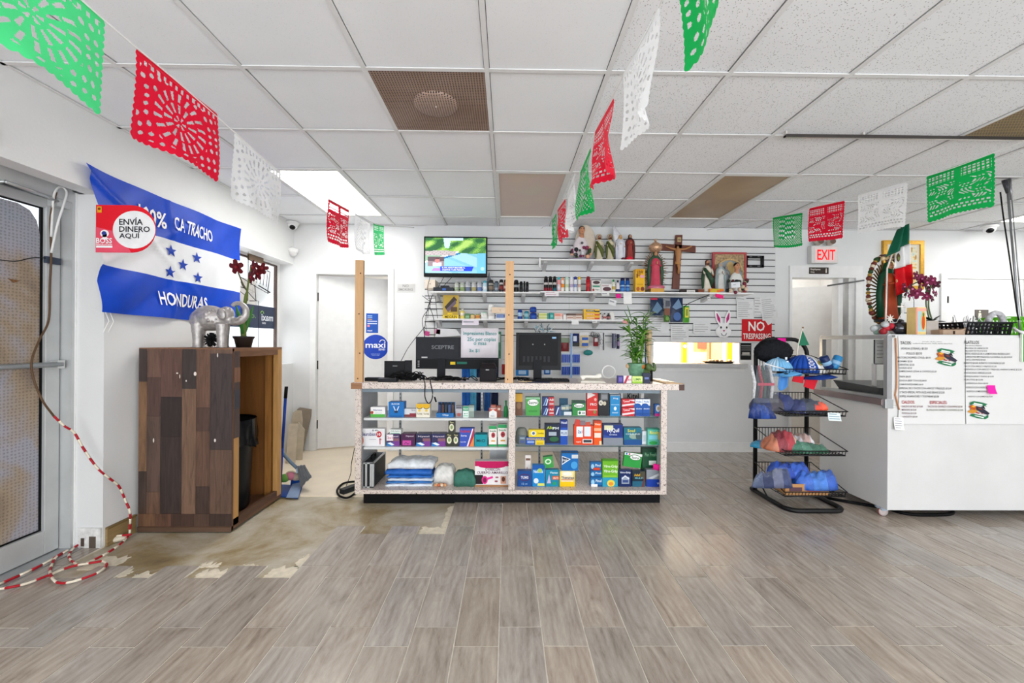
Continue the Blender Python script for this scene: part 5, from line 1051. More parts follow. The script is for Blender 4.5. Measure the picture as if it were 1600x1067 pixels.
carton('medicine_box', Rx_(484), Rx_(618), Ey(320), z, Y0, .06, '#f3e9c0', [('r', 0, 0, 1, .32, '#f0c419'), ('r', .0, .32, .1, 1, '#e8d060'), ('r', .9, .32, 1, 1, '#e8d060'), ('t', .1, .5, .96, .66, 'Theramax', '#4a2a5a'), ('r', .1, .42, .9, .46, '#c8502a'), ('e', .2, .7, .8, .95, '#f8f4e4')], 'yellow and cream box reading Theramax on the bottom deck')
zt = P(890, Ey(318), Y0).z
carton('medicine_box', Rx_(500), Rx_(650), Ey(150), zt+.001, Y0+.005, .05, '#1c6cb4', [('p', [(.02, .8), (.02, .3), (.55, .62)], '#e6eef6'), ('p', [(.05, .74), (.05, .38), (.46, .62)], '#1a2c4e'), ('t', .07, .5, .34, .64, 'Hols', '#eef2f6'), ('r', .6, .66, .98, .86, '#cfd4d8'), ('r', 0, .94, 1, 1, '#2a3a4a'), ('e', .55, .1, .95, .5, '#4aa0dc')], 'blue box with a dark triangle standing on the yellow box')
for k in range(3):
    zb = z if k == 0 else P(930, [0, Ey(376), Ey(316)][k], Y0).z
    carton('medicine_box', Rx_(758), Rx_(862-4*k), [Ey(378), Ey(318), Ey(242)][k], zb+.0005*k, Y0, .05, '#1f6aa8', [('r', .0, .0, 1, .18, '#154a80'), ('t', .45, .5, .95, .8, 'Pinol', '#dcecf6'), ('e', .05, .2, .35, .8, '#9acbe6')]+([('r', .25, .05, .9, .36, '#c9452a')] if k == 2 else [])+([('r', .05, .0, .6, .3, '#f0eeee')] if k == 0 else []), ['small blue box, lowest of the stack of three', 'small blue box, middle of the stack of three', 'small blue box with orange strip, top of the stack of three'][k])
carton('medicine_box', Rx_(866), Rx_(1004), Ey(220), z, Y0, .05, '#6fb52c', [('r', 0, 0, 1, .34, '#2f9ab8'), ('e', .3, -.0, .8, .26, '#e6d24a'), ('e', .4, .04, .7, .18, '#e8943a'), ('t', .08, .68, .96, .82, 'Viro-Grip', '#e9f4d8'), ('t', .08, .5, .96, .64, 'Viro-Grip', '#f2f8ea'), ('r', .1, .38, .9, .42, '#9ad04a'), ('r', 0, .96, 1, 1, '#3f8a1c')], 'tall lime green box reading Viro-Grip on the bottom deck')
carton('medicine_box', Rx_(1012), Rx_(1122), Ey(312), z, Y0, .05, '#14285c', [('t', .08, .78, .94, .92, 'Viro-Grip', '#f0f2f4'), ('r', .22, .18, .84, .6, '#9aa6b8'), ('p', [(.2, .5), (.5, .7), (.86, .5), (.8, .44), (.5, .62), (.26, .44)], '#dfe6f0'), ('r', .3, .26, .76, .42, '#3a4f86')], 'navy box reading Viro-Grip beside the lime green one')
carton('medicine_box', Rx_(1132), Rx_(1246), Ey(318), z, Y0, .05, '#1a2a38', [('t', .14, .66, .6, .82, 'Advil', '#e8b62a'), ('r', .6, .5, 1, .96, '#4a4a3a'), ('t', .2, .5, .84, .6, 'MULTI', '#7ac0d0'), ('r', 0, 0, 1, .36, '#24607a'), ('p', [(.7, 0), (.9, 0), (1, .5), (1, .8)], '#6a3a3a')], 'dark box with golden Advil lettering on the bottom deck')
zt = P(988, Ey(308), Y0).z
carton('medicine_box', Rx_(1048), Rx_(1206), Ey(160), zt+.018, Y0+.01, .03, '#2f9a43', [('r', 0, .82, 1, 1, '#f0f2ee'), ('e', .3, .5, .94, .92, '#226a34'), ('e', .33, .54, .91, .88, '#f3f6f1'), ('t', .42, .62, .84, .8, 'Sucrol', '#26402c'), ('e', .06, .84, .16, .98, '#3a7ac0'), ('e', .22, .84, .32, .98, '#c04a5a')], 'green box with white oval tilted on top of the dark boxes', rot=.13)
carton('medicine_box', Rx_(1222), Rx_(1368), Ey(118), z, Y0+.06, .05, '#1f5236', [('t', .15, .78, .85, .88, 'Pan Fresh', '#7fae8a'), ('r', .4, .54, .84, .66, '#dfe8e0'), ('r', 0, .9, 1, 1, '#1a402c'), ('r', .2, .3, .8, .5, '#173f2a')], 'tall dark green box standing behind at the right of the deck')
carton('medicine_box', Rx_(1258), Rx_(1392), Ey(308), z, Y0, .05, '#8f959c', [('r', 0, 0, 1, .44, '#1a3fa0'), ('p', [(.1, .5), (.8, .8), (.9, .7), (.4, .46)], '#c8ccd2'), ('t', .7, .14, .84, .26, 'W', '#e6ecf6')], 'silver and blue box at the right end of the bottom deck')
p, q = P(Rx_(1318), Ey(312), Y0-.004), P(Rx_(1382), Ey(258), Y0-.004); b = MB(); b.sheet(lambda u, v: (p.x+(q.x-p.x)*u, Y0-.004+.004*math.sin(5*u), p.z+(q.z-p.z)*v+.003*math.sin(7*u)), 8, 3, M('#ff1f9c', .5)); b.build('price_tag', label='hot pink paper tag above the silver and blue box', cat='tag', solid=.001)
# papers hanging in the left section back
p, q = P(765, 720, 3.66), P(792, 700, 3.66); b = MB(); b.box(p.x, q.x, 3.655, 3.658, p.z, q.z+.02, '#e8edf2'); b.build('white_card', label='white card clipped behind the Ovaricon box', cat='card')

# ================================================================== ON THE WORKTOP
for k, (x0p, x1p, yt, lab) in enumerate([(555, 567.5, 406, 'bare pine post rising from the left end of the counter'), (790, 803, 408, 'bare pine post rising from the middle of the counter')]):
    Y = 3.262; p, q = P(x0p, yt, Y), P(x1p, yt, Y); b = MB(); b.box(p.x, q.x, Y, Y+.035, CT-.004 if k == 0 else CT, p.z, wood('#d8ac7c', 'Z', 1, .8))
    for zz_ in (.99, 1.19, 1.5, 1.82): b.disc(((p.x+q.x)/2+rnd.uniform(-.012, .012), Y-.0006, zz_), .006, .006, '#4a2f1c', 8)
    b.build('timber_post', label=lab, cat='post', group=None)
ZT = CT
def blk(name, x0p, x1p, yt, Y, D, m, label, cat, extra=None, zb=None):
    p, q = P(x0p, yt, Y), P(x1p, yt, Y); b = MB(); b.box(p.x, q.x, Y, Y+D, ZT if zb is None else zb, p.z, m)
    if extra: extra(b, p.x, q.x, p.z)
    return b.build(name, label=label, cat=cat, bevel=.003)
blk('network_router', 600.5, 634, 564, 3.50, .03, M('#17181b', .3, spec=.12), 'upright black router near the left pine post', 'router', lambda b, a, c, z: (b.box((a+c)/2-.02, (a+c)/2+.02, 3.499, 3.5, z-.045, z-.037, '#8a8d90'), b.box(a-.004, c+.004, 3.49, 3.56, ZT, ZT+.012, M('#17181b', .3, spec=.12))))
blk('speaker_box', 632, 642, 563, 3.44, .05, M('#141518', .3, spec=.12), 'narrow black speaker beside the router', 'speaker')
def slant(name, c, L, rot, m, label, cat):
    b = MB(); b.T = Matrix.Translation(c) @ Matrix.Rotation(rot, 4, 'Z'); b.box(-L/2, L/2, -.03, .03, 0, .028, m); return b.build(name, label=label, cat=cat, bevel=.004)
q = P(588, 590, 3.33); slant('power_strip', (q.x, 3.37, ZT), .2, -.08, M('#18191c', .5, spec=.12), 'black power strip lying at the left end of the worktop', 'power strip')
q = P(606, 592, 3.29); slant('power_adapter', (q.x, 3.30, ZT), .15, -.05, M('#222428', .3, spec=.12), 'black power brick lying in front of the router', 'power adapter')
r5 = random.Random(21)
def tangle(name, x0p, x1p, Y, n, label, hmax=.07):
    b = MB(); a, c = P(x0p, 590, Y).x, P(x1p, 590, Y).x
    for k in range(n):
        x = r5.uniform(a, c); pts = []
        R = r5.uniform(.03, .08); g0 = r5.uniform(0, 6); tx_ = r5.uniform(-.6, .6)
        for j in range(7):
            g = g0+j*.9; pts.append((x+R*math.cos(g)*1.2, Y+.02+R*.7*math.sin(g)*.8, ZT+.006+abs(math.sin(g+tx_))*r5.uniform(.01, hmax)))
        b.tube(bez(pts, 4), r5.choice([.003, .004, .0045]), BLACK, 5)
    return b.build(name, label=label, cat='cables', kind=None)
tangle('cable_tangle', 612, 655, 3.36, 26, 'tangled heap of black cables left of the Sceptre monitor')
tangle('cable_tangle', 665, 735, 3.36, 14, 'loose black cables in front of the Sceptre monitor stand', .04)
tangle('cable_tangle', 768, 830, 3.40, 9, 'loose black cables around the middle pine post', .03)
b = MB(); b.tube(bez([P(662, 593, 3.26), P(664, 600, 3.235), P(664, 620, 3.235), P(669, 630, 3.235), P(674, 626, 3.235), P(676, 615, 3.235), P(673, 600, 3.235), P(672, 593, 3.26)], 6), .004, BLACK, 6); b.tube(bez([P(676, 615, 3.235), P(679, 622, 3.235)], 3), .005, METAL, 6); b.tube([P(679, 620, 3.235), P(681.5, 628, 3.235)], .007, BLACK, 6); b.build('hanging_cable', label='black cable loop hanging over the counter front edge', cat='cable')
# monitors seen from behind
def monitor(x0p, x1p, yt, yb, Y, label, kind):
    p, q = P(x0p, yb, Y), P(x1p, yt, Y); t = thing('computer_monitor', ((p.x+q.x)/2, Y+.03, ZT), label, 'monitor'); xc = (p.x+q.x)/2
    b = MB()
    if kind == 's':
        b.box(p.x, q.x, Y, Y+.03, p.z, q.z, M('#2a2c31', .5, spec=.12)); zm = p.z+(q.z-p.z)*.30; b.box(p.x+.004, q.x-.004, Y-.012, Y, p.z+.004, zm, M('#17181b', .5, spec=.12))
        b.text('SCEPTRE', p.x+.19*(q.x-p.x), p.z+.62*(q.z-p.z), p.x+.46*(q.x-p.x), p.z+.74*(q.z-p.z), Y-.001, '#777a80'); b.box(p.x+.05, p.x+.1, Y-.001, Y, zm+.01, zm+.022, '#b9b9b9')
        for k in range(4): b.box(p.x+.02, p.x+.035, Y-.013, Y-.012, zm-.02-k*.015, zm-.013-k*.015, '#9a9a9a')
        b.box(p.x+.42*(q.x-p.x), p.x+.48*(q.x-p.x), Y-.014, Y-.012, zm-.045, zm-.02, '#e0c02a'); b.box(p.x+.5*(q.x-p.x), p.x+.62*(q.x-p.x), Y-.013, Y-.012, zm-.04, zm-.02, '#1f6a5a')
    else:
        b.box(p.x, q.x, Y, Y+.03, p.z, q.z, M('#101115', .3, spec=.12)); b.box(p.x+.03, q.x-.03, Y-.018, Y, p.z+.04, q.z-.02, M('#0c0c0f', .4, spec=.12))
        for k in range(7): b.box(p.x+.06+k*.035, p.x+.078+k*.035, Y-.02, Y-.018, p.z+.07, p.z+.12, M('#2e2f33', .4, spec=.12))
        b.box(q.x-.08, q.x-.045, Y-.019, Y-.018, q.z-.05, q.z-.035, '#8ab4d8')
        for dx in (-.05, .05): b.disc((xc+dx, Y-.0185, q.z-.1), .006, .006, '#8a8a8a', 8)
    b.build('screen_housing', t, bevel=.006)
    b = MB(); w = .035
    sx = P(690, 580, Y).x if kind == 's' else xc-.01
    b.box(sx-w, sx+w, Y-.03, Y-.012, ZT+.01, p.z+.09, M('#1b1c20', .5, spec=.12)); b.build('stand_neck', t)
    b = MB(); b.box(sx-.12, sx+.14, Y-.09, Y+.1, ZT, ZT+.012, M('#141518', .3, spec=.12)); b.build('stand_base', t, bevel=.004)
    return t
monitor(649.5, 779, 527, 576, 3.56, 'dark grey monitor seen from behind reading SCEPTRE', 's')
monitor(806, 877, 520, 578, 3.52, 'glossy black monitor seen from behind, right of the middle post', 'b')
Y = 3.53; p, q = P(720, 558.5, Y), P(779, 513, Y); t = thing('handwritten_notice', ((p.x+q.x)/2, Y, p.z), 'white paper with teal handwriting taped to the Sceptre monitor', 'notice')
b = MB(); b.sheet(lambda u, v: (p.x+(q.x-p.x)*u, Y+.004*math.sin(4*u), p.z+(q.z-p.z)*v), 10, 2, M('#e4dfe6', .6)); b.build('paper_sheet', t, solid=.001)
b = MB(); hw = M('#5a9a9a', .6)
for tx_, (a0, b0, a1, b1) in {'Impresiones Blanco': (724, 518, 776, 525), '25c por copias': (730, 527, 775, 534.5), 'o mas': (740, 535, 760, 539), '3x $1': (733, 545, 749, 551)}.items():
    m0, m1 = P(a0, b1, Y-.004), P(a1, b0, Y-.004); b.text(tx_, m0.x, m0.z, m1.x, m1.z, Y-.004, hw)
b.build('handwriting', t)
t = thing('receipt_printer', (P(765, 590, 3.36).x, 3.42, ZT), 'black receipt printer between the notice and the middle post', 'printer')
p, q = P(749.5, 575, 3.34), P(776, 568, 3.34); b = MB(); b.box(p.x, q.x, 3.34, 3.50, ZT, p.z, M('#1a171b', .5, spec=.12)); b.build('printer_body', t, bevel=.005)
b = MB(); b.hexa([(p.x+.005, 3.35, p.z), (q.x-.005, 3.35, p.z), (q.x-.005, 3.5, p.z), (p.x+.005, 3.5, p.z)], [(p.x+.012, 3.38, q.z), (q.x-.02, 3.38, q.z), (q.x-.02, 3.5, q.z), (p.x+.012, 3.5, q.z)], M('#221d20', .5, spec=.12)); b.build('printer_lid', t)
b = MB(); b.box((p.x+q.x)/2-.02, (p.x+q.x)/2+.008, 3.339, 3.34, p.z-.018, p.z-.01, '#b9b9b9'); b.build('printer_badge', t)
b = MB(); q = P(873, 589, 3.36); b.T = Matrix.Translation((q.x-.04, 3.42, ZT)) @ Matrix.Rotation(-.05, 4, 'Z'); b.box(-.15, .13, -.06, .06, 0, .018, M('#15161a', .5, spec=.12))
for k in range(11):
    for j in range(4): b.box(-.14+k*.024, -.12+k*.024, -.05+j*.026, -.03+j*.026, .018, .021, M('#1c1d20', .6, spec=.1))
b.build('keyboard', label='black keyboard lying right of the black monitor', cat='keyboard')
b = MB(); q = P(841, 594, 3.3); b.T = Matrix.Translation((q.x, 3.31, ZT)); b.box(-.09, .09, -.03, .03, 0, .006, '#2a2f45'); b.box(-.16, -.05, -.01, .02, .006, .010, M('#c9b28a', .5)); b.build('papers', label='flat dark folder and tan strip on the worktop by the keyboard', cat='folder')
# white phone and cord ring
t = thing('telephone', (P(925, 592, 3.32).x, 3.34, ZT), 'white corded telephone handset on the worktop', 'telephone')
b = MB(); q = P(925, 594, 3.32); b.hexa([(q.x-.10, 3.28, ZT), (q.x+.11, 3.28, ZT), (q.x+.11, 3.42, ZT), (q.x-.10, 3.42, ZT)], [(q.x-.09, 3.29, ZT+.018), (q.x+.09, 3.29, ZT+.012), (q.x+.09, 3.41, ZT+.03), (q.x-.09, 3.41, ZT+.03)], M('#ded9cf', .4)); b.build('phone_base', t, bevel=.003)
b = MB(); b.tube(bez([(q.x-.09, 3.31, ZT+.035), (q.x-.05, 3.31, ZT+.05), (q.x+.02, 3.31, ZT+.048), (q.x+.07, 3.31, ZT+.06)], 5), [.02]*4+[.013]*8+[.019]*4, M('#ece8df', .35), 10); b.build('handset', t)
c = P(951, 581, 3.5); b = MB(); b.tube([(c.x+.055*math.cos(k*PI/12), 3.5, c.z+.052*math.sin(k*PI/12)) for k in range(24)], .005, M('#eeeeec', .3), 8, closed=True); b.build('cable_ring', label='upright ring of white cable behind the telephone', cat='cable')
for (x0p, x1p, yt, h, it, lab) in [(965, 974, 587, '#3a2f7a', [('r', .2, .2, .8, .8, '#6a5ab0')], 'small violet box at the left of the row by the plant'), (974.5, 987, 587, '#e9e2e4', [('p', [(0, 0), (.3, 0), (.7, 1), (.4, 1)], '#b0324a'), ('t', .5, .3, .95, .6, 'AVI', '#b0324a')], 'small white and crimson box in front of the plant pot'), (988, 1004, 588, '#d4e88a', [('t', .15, .4, .85, .75, 'LIMA', '#4a8a2a'), ('r', 0, 0, 1, .25, '#9ac83a')], 'small lime green box in front of the plant pot'), (1005, 1016, 583, '#1d2240', [('r', .2, .4, .8, .6, '#6a7ab0')], 'small navy box right of the lime green one')]:
    carton('small_box', x0p, x1p, yt, ZT, 3.29, .03, h, it, lab, group=None)
# plant in green elephant planter
q = P(997, 590, 3.42); t = thing('potted_bamboo', (q.x, 3.42, ZT), 'leafy green lucky bamboo in a green ceramic animal planter', 'plant')
CER = M('#6d9a7c', .2, noise=.2, nscale=30)
b = MB(); b.lathe([(.05, 0), (.058, .01), (.05, .05), (.062, .09), (.066, .13), (.072, .15), (.066, .155), (.055, .14), (.01, .14)], (q.x-.018, 3.42, ZT), CER, 22); b.build('pot', t)
b = MB(); GC = M('#51663c', .25, noise=.3, nscale=30); c = (q.x+.055, 3.44, ZT+.06)
b.ball(c, (.055, .05, .055), GC, 14, 10); b.ball((q.x+.085, 3.42, ZT+.12), (.035, .032, .035), GC); b.tube(bez([(q.x+.10, 3.41, ZT+.12), (q.x+.125, 3.40, ZT+.10), (q.x+.13, 3.40, ZT+.13), (q.x+.12, 3.40, ZT+.16)], 5), [.018-.0006*k for k in range(16)], GC, 8)
b.ball((q.x+.02, 3.375, ZT+.13), (.022, .015, .022), M('#b9692f', .3)); b.ball((q.x-.085, 3.42, ZT+.13), (.02, .015, .02), M('#d8b08a', .3)); b.build('ceramic_animal', t)
b = MB(); LF = [M('#5f9a35', .4, noise=.15, transl=.15), M('#7fb545', .4, noise=.15, transl=.15), M('#3f7a2c', .45, noise=.15, transl=.1)]; r6 = random.Random(17)
stems = []
for k in range(7):
    x = q.x-.05+k*.013; top = P(r6.uniform(980, 1010), r6.uniform(482, 530), 3.42+r6.uniform(-.03, .03)); stems.append((Vector((x, 3.42+r6.uniform(-.02, .02), ZT+.14)), top))
for a_, c_ in stems: b.tube([a_, a_.lerp(c_, .5)+Vector((.005, 0, 0)), c_], [.007, .006, .003], M('#6f9a4a', .4), 6)
b.build('stem', t); b = MB()
def leaf(b, p0, d, L, w, m, droop=.4):
    d = Vector(d).normalized(); s = d.cross(Vector((0, 0, 1)))
    if s.length < .1: s = Vector((1, 0, 0))
    s.normalize(); vs = []; n = 5
    for i in range(n+1):
        u = i/n; c = Vector(p0)+d*L*u+Vector((0, 0, -droop*L*u*u)); ww = w*math.sin(PI*min(.98, u*.9+.08)); vs += [c-s*ww, c+Vector((0, 0, -ww*.3)), c+s*ww]
    b.add(vs, [f for i in range(n) for f in ((3*i, 3*i+1, 3*i+4, 3*i+3), (3*i+1, 3*i+2, 3*i+5, 3*i+4))], m, True)
for a_, c_ in stems:
    for k in range(24):
        u = r6.uniform(.08, 1); p0 = a_.lerp(c_, u); g = r6.uniform(0, 2*PI); leaf(b, p0, (math.cos(g), .5*math.sin(g), r6.uniform(.2, 1.3)), r6.uniform(.08, .17), r6.uniform(.009, .017), r6.choice(LF), r6.uniform(.2, .7))
for (px, py) in ((960, 530), (966, 508), (975, 482), (1018, 478), (1022, 498), (1014, 515), (980, 474)):
    e = P(px, py, 3.42); p0 = P(992, 520, 3.42); leaf(b, p0.lerp(e, .35), e-p0, (e-p0).length*.7, .014, LF[0], .1)
b.build('foliage', t)
b = MB(); b.tube([P(1013, 515, 3.50), P(1013.5, 550, 3.5), P(1016, 588, 3.5)], [.030, .020, .006], M('#cbb089', .6), 10); b.tube([P(1008, 500, 3.52), P(1009, 588, 3.52)], .006, M('#23507a', .4)); b.build('rolled_paper', label='tan rolled paper cone standing right of the bamboo plant', cat='paper roll')
b = MB(); b.box(P(1016, 560, 3.45).x, P(1020, 560, 3.45).x, 3.45, 3.52, ZT, P(1016, 572, 3.45).z, BLACK); b.build('black_holder', label='thin black upright holder at the right end of the worktop', cat='holder')

# ================================================================== SLATWALL AND SHELVES ON THE BACK WALL
SW0, SW1 = P(664, 450, YB).x, P(1210, 450, YB).x
zg = [2.505-.0758*k for k in range(17)]; YS = YB-.02
b = MB(); SL = M('#dadbdb', .45, noise=.03, nscale=4); b.box(SW0, SW1, YS+.010, YB, 1.29, CEIL-.004, M('#2c2d30', .8))
edges = [CEIL-.004]+zg+[1.29]
for k in range(len(edges)-1):
    t_ = edges[k]-(.0105 if k else 0); bo = edges[k+1]
    xr = SW1
    xl = SW0
    if bo > t_: continue
    b.box(xl, P(889, 450, YB).x-.001, YS, YS+.0099, bo, t_, SL); b.box(P(889, 450, YB).x+.001, xr, YS, YS+.0099, bo, t_, SL)
slat = b.build('wall_slats', kind='structure')
WS = M('#e8e8e8', .35, noise=.02)
def wall_shelf(x0p, x1p, ytop, Y, brs, label, left_lip=False, th=.016):
    z = P((x0p+x1p)/2, ytop, Y).z; x0, x1 = P(x0p, ytop, Y).x, P(x1p, ytop, Y).x
    t = thing('wall_shelf', ((x0+x1)/2, (Y+YS)/2, z-th), label, 'shelf', 'white shelves on the slatted wall')
    b = MB(); b.box(x0, x1, Y, YS-.001, z-th, z, WS); b.build('shelf_board', t)
    for px in brs:
        x = P(px, ytop+8, Y+.1).x; b = MB(); b.prism([(x-.02, YS-.001, z-th), (x-.02, Y+.04, z-th), (x-.02, Y+.06, z-th-.02), (x-.02, YS-.001, z-th-.075)], (.04, 0, 0), M('#cfcfd0', .4)); b.build('shelf_bracket', t)
    if left_lip: b = MB(); b.box(x0-.004, x0+.012, Y-.005, Y+.02, z-th-.08, z+.01, WS); b.build('shelf_bracket', t)
    return z
YT = 4.56
zT = wall_shelf(843, 1008, 405, YT, (852, 924, 985), 'short white shelf holding the religious statues', True)
z2a = wall_shelf(672, 844, 455.5, YT, (681, 757, 818), 'white shelf of spray cans under the television')
z2b = wall_shelf(844.5, 1178, 456, YT, (852, 928, 1108), 'long white shelf with aerosols, big statue and framed relief')
z3 = wall_shelf(666, 1000, 498.5, YT, (684, 758, 822, 933), 'lowest white shelf with ointments and yellow boxes')
def shelf_can(x0p, x1p, ytop, z, Y, body, label, cap=None, bands=(), group='spray cans on the wall shelf', kind='can', cat='spray can'):
    p, q = P(x0p, ytop, Y), P(x1p, ytop, Y); r = (q.x-p.x)/2*.97; h = p.z-z; c = ((p.x+q.x)/2, Y+r, z); b = MB(); bm = M(body, .3)
    if kind == 'can':
        ch = .22 if cap else .06
        b.lathe([(r*.95, 0), (r, .004), (r, h*(1-ch)), (r*.9, h*(1-ch)+.004)], c, bm, 16); b.lathe([(r*.88, h*(1-ch)), (r*.86, h*.94), (r*.6, h)], c, M(cap or '#c9cbcd', .35), 16)
    else:
        b.lathe([(r*.9, 0), (r, .006), (r, h*.7), (r*.5, h*.8), (r*.5, h*.82)], c, bm, 16); b.lathe([(r*.45, h*.8), (r*.5, h)], c, M(cap or '#eeeeee', .35), 12)
    for z0, z1, col in bands: b.lathe([(r*1.004, h*z0), (r*1.006, h*z1)], c, M(col, .35), 16)
    return b.build('spray_can' if kind == 'can' else 'bottle', label=label, cat=cat, group=group)
YC = 4.60
L8 = lambda cx: 640+cx/8
cans = [(560, 615, 715, '#b9bdb2', '#9aa88a', 'grey green spray can, first in the row under the television'), (625, 690, 715, '#a9b3a0', '#8aa06c', 'grey green spray can, second in the row under the television'), (692, 765, 715, '#a8abb2', '#6c7890', 'silver and slate spray can, third in the row under the television'), (768, 835, 715, '#b4b6b4', '#a8a070', 'silver and olive spray can, fourth in the row under the television'), (838, 905, 715, '#b3b6c0', '#6a7fae', 'silver and blue spray can, fifth in the row under the television')]
for a0, a1, yt, c1, c2, lab in cans: shelf_can(L8(a0), L8(a1), 350+yt/8, z2a, YC, c1, lab, '#a9abac', [(.1, .45, c2), (.5, .56, '#e4e4e4')])
shelf_can(L8(910), L8(970), 350+705/8, z2a, YC, '#b4d2de', 'light blue spray can in the middle of the row', '#4aa0b8', [(.2, .5, '#e3ecf0')])
shelf_can(L8(985), L8(1050), 350+695/8, z2a, YC, '#4a4a4c', 'charcoal spray can right of the light blue one', '#2a2a2c', [(.2, .5, '#8a7a6a'), (.6, .7, '#bcb4a8')])
shelf_can(L8(1060), L8(1112), 350+710/8, z2a, YC, '#5d6b78', 'slate blue grey spray can near the right end of the row', '#3f4a56', [(.2, .4, '#9aa6b0')])
shelf_can(L8(1118), L8(1176), 350+690/8, z2a, YC, '#2a2022', 'black spray can with dark red band', '#1a1a1c', [(.2, .5, '#8a3a38'), (.6, .75, '#cfc8c4')])
shelf_can(L8(1178), L8(1210), 350+695/8, z2a, YC, '#7a3a36', 'dark red spray can just left of the middle pine post', '#2a1a1a', [(.3, .5, '#c8b8b4')])
for k, (a0, a1, yt) in enumerate(((1300, 1366, 695), (1372, 1418, 715), (1422, 1450, 712), (1453, 1490, 720))):
    shelf_can(L8(a0), L8(a1), 350+yt/8, z2a, YC, '#15161a', ['black spray can right behind the middle pine post', 'black spray can second right of the pine post', 'black spray can third right of the pine post', 'black spray can at the right end of the left shelf'][k], '#101012', [(.4, .6, '#9aa0a6' if k == 0 else '#2a2c30')])
b = MB(); p, q = P(677, 450, 4.60), P(708, 449, 4.60); b.box(p.x, q.x, 4.6, 4.7, z2a, q.z, M('#2a2e36', .4)); b.box(p.x+.08, p.x+.17, 4.6, 4.7, q.z, q.z+.02, M('#23262c', .4)); b.box(p.x+.1, p.x+.14, 4.598, 4.6, z2a+.015, q.z-.01, '#3a5fa8'); b.build('set_top_box', label='dark set top box on the shelf under the television', cat='electronic box')
b = MB(); shp = P(764, 432, 4.66); b.lathe([(.02, 0), (.024, .05), (.008, .07), (.006, .1), (.002, .125)], (shp.x, 4.68, z2a+.11), M('#6a6f78', .3), 10); b.lathe([(.025, 0), (.025, .112)], (shp.x, 4.70, z2a), M('#6a6f78', .3), 10); b.build('nozzle_bottle', label='grey bottle with tall pointed nozzle beside the television corner', cat='bottle')
L7 = lambda cx: 820+cx/7.62
T7 = lambda cy: 340+cy/7.62
for k, (a0, a1) in enumerate(((228, 281), (283, 332), (334, 381))):
    shelf_can(L7(a0), L7(a1), T7(697), z2b, YC, '#1b1719', ['black and red deodorant can, first on the long shelf', 'black and red deodorant can, second on the long shelf', 'black and teal deodorant can, third on the long shelf'][k], '#141416', [(.0, .25, '#8a2430' if k < 2 else '#1f5a6a'), (.45, .6, '#d0c8c8')], 'aerosols on the long shelf')
for a0, a1, yt, c1, cp, bd, lab in [(386, 430, 705, '#e89a9a', '#3fb0b8', [(.1, .5, '#e4d8e0')], 'pink and teal aerosol on the long shelf'), (433, 474, 712, '#f0e6dc', '#e9a07a', [(.3, .55, '#f09030')], 'white and orange aerosol on the long shelf'), (480, 530, 702, '#e2eadf', '#b8d8c8', [(.3, .5, '#c8d8a8')], 'pale green and white aerosol on the long shelf'),
        (535, 583, 702, '#e6e2e8', '#dfe3ee', [(.3, .5, '#b8a8c8')], 'plain white aerosol left of the blue capped one'), (585, 628, 700, '#dfe2ea', '#26348c', [(.3, .5, '#8a9ac8')], 'white aerosol with dark blue cap'), (632, 672, 700, '#e8e4dc', '#e8c02a', [(.3, .5, '#d8b0a0')], 'white aerosol with yellow cap')]:
    shelf_can(L7(a0), L7(a1), T7(yt), z2b, YC, c1, lab, cp, bd, 'aerosols on the long shelf')
shelf_can(L7(733), L7(786), T7(697), z2b, YC, '#a81d28', 'tall dark red spray bottle on the long shelf', '#8a141e', [(.3, .6, '#c8383f')], None)
WG = 'boxes on the slatted wall shelves'
def wb(x0, x1, yt, zb, h, it, lab, Y=4.60, D=.06, **k): return carton('wall_shelf_box', x0, x1, yt, zb, Y, D, h, it, lab, group=WG, **k)
wb(L7(798), L7(905), T7(805), z2b, '#e2e0da', [('r', .1, .7, .9, .95, '#3a8a70'), ('e', .05, .1, .3, .5, '#a03a3a'), ('t', .35, .2, .85, .45, 'Vapo', '#5a6a62')], 'white and green flat box under the dark topped one')
wb(L7(795), L7(905), T7(735), P(930, T7(803), 4.6).z+.001, '#dcd8d6', [('e', .15, .15, .9, .75, '#4a3438'), ('r', 0, .85, 1, 1, '#3a3a3c')], 'white box with dark oval stacked on the green one')
wb(L7(910), L7(1035), T7(788), z2b, '#e0dcda', [('e', .15, .1, .95, .62, '#55303a'), ('t', .1, .7, .7, .9, 'Lamisol', '#8a4a5a')], 'white box with a dark berry oval on the long shelf')
shelf_can(L7(1038), L7(1085), T7(735), z2b, YC, '#e4e8d8', 'cream bottle with green cap on the long shelf', '#1f8a4a', [(.2, .45, '#c8b060')], None, 'b', 'bottle')
shelf_can(L7(1090), L7(1136), T7(745), z2b, YC, '#e6dfe4', 'white roll-on bottle with dark top on the long shelf', '#23305a', [(.0, .25, '#2a3a7a')], None, 'b', 'bottle')
for k, (a0, a1) in enumerate(((1142, 1200), (1206, 1256))): shelf_can(L7(a0), L7(a1), T7(715), z2b, YC, '#1d57a6', ['blue bottle with dark cap, left of the matching pair', 'blue bottle with dark cap, right of the matching pair'][k], '#1a1f4a', [(.1, .3, '#4a8ad0'), (.4, .5, '#9ac0e6')], 'blue bottles on the long shelf')
wb(L7(1318), L7(1430), T7(612), z2b, '#e9b41a', [('r', .0, .86, .9, 1, '#e0a010'), ('t', .15, .82, .8, .96, 'La Abuelita', '#5a2a10'), ('t', .1, .62, .55, .8, 'F', '#7a3a18'), ('r', .5, .62, .9, .74, '#e6a0b0'), ('e', .1, .05, .45, .24, '#a8542a'), ('e', .55, .05, .95, .24, '#7a3418'), ('r', .15, .3, .8, .36, '#d09a14')], 'tall yellow carton right of the aerosols on the long shelf', D=.09)
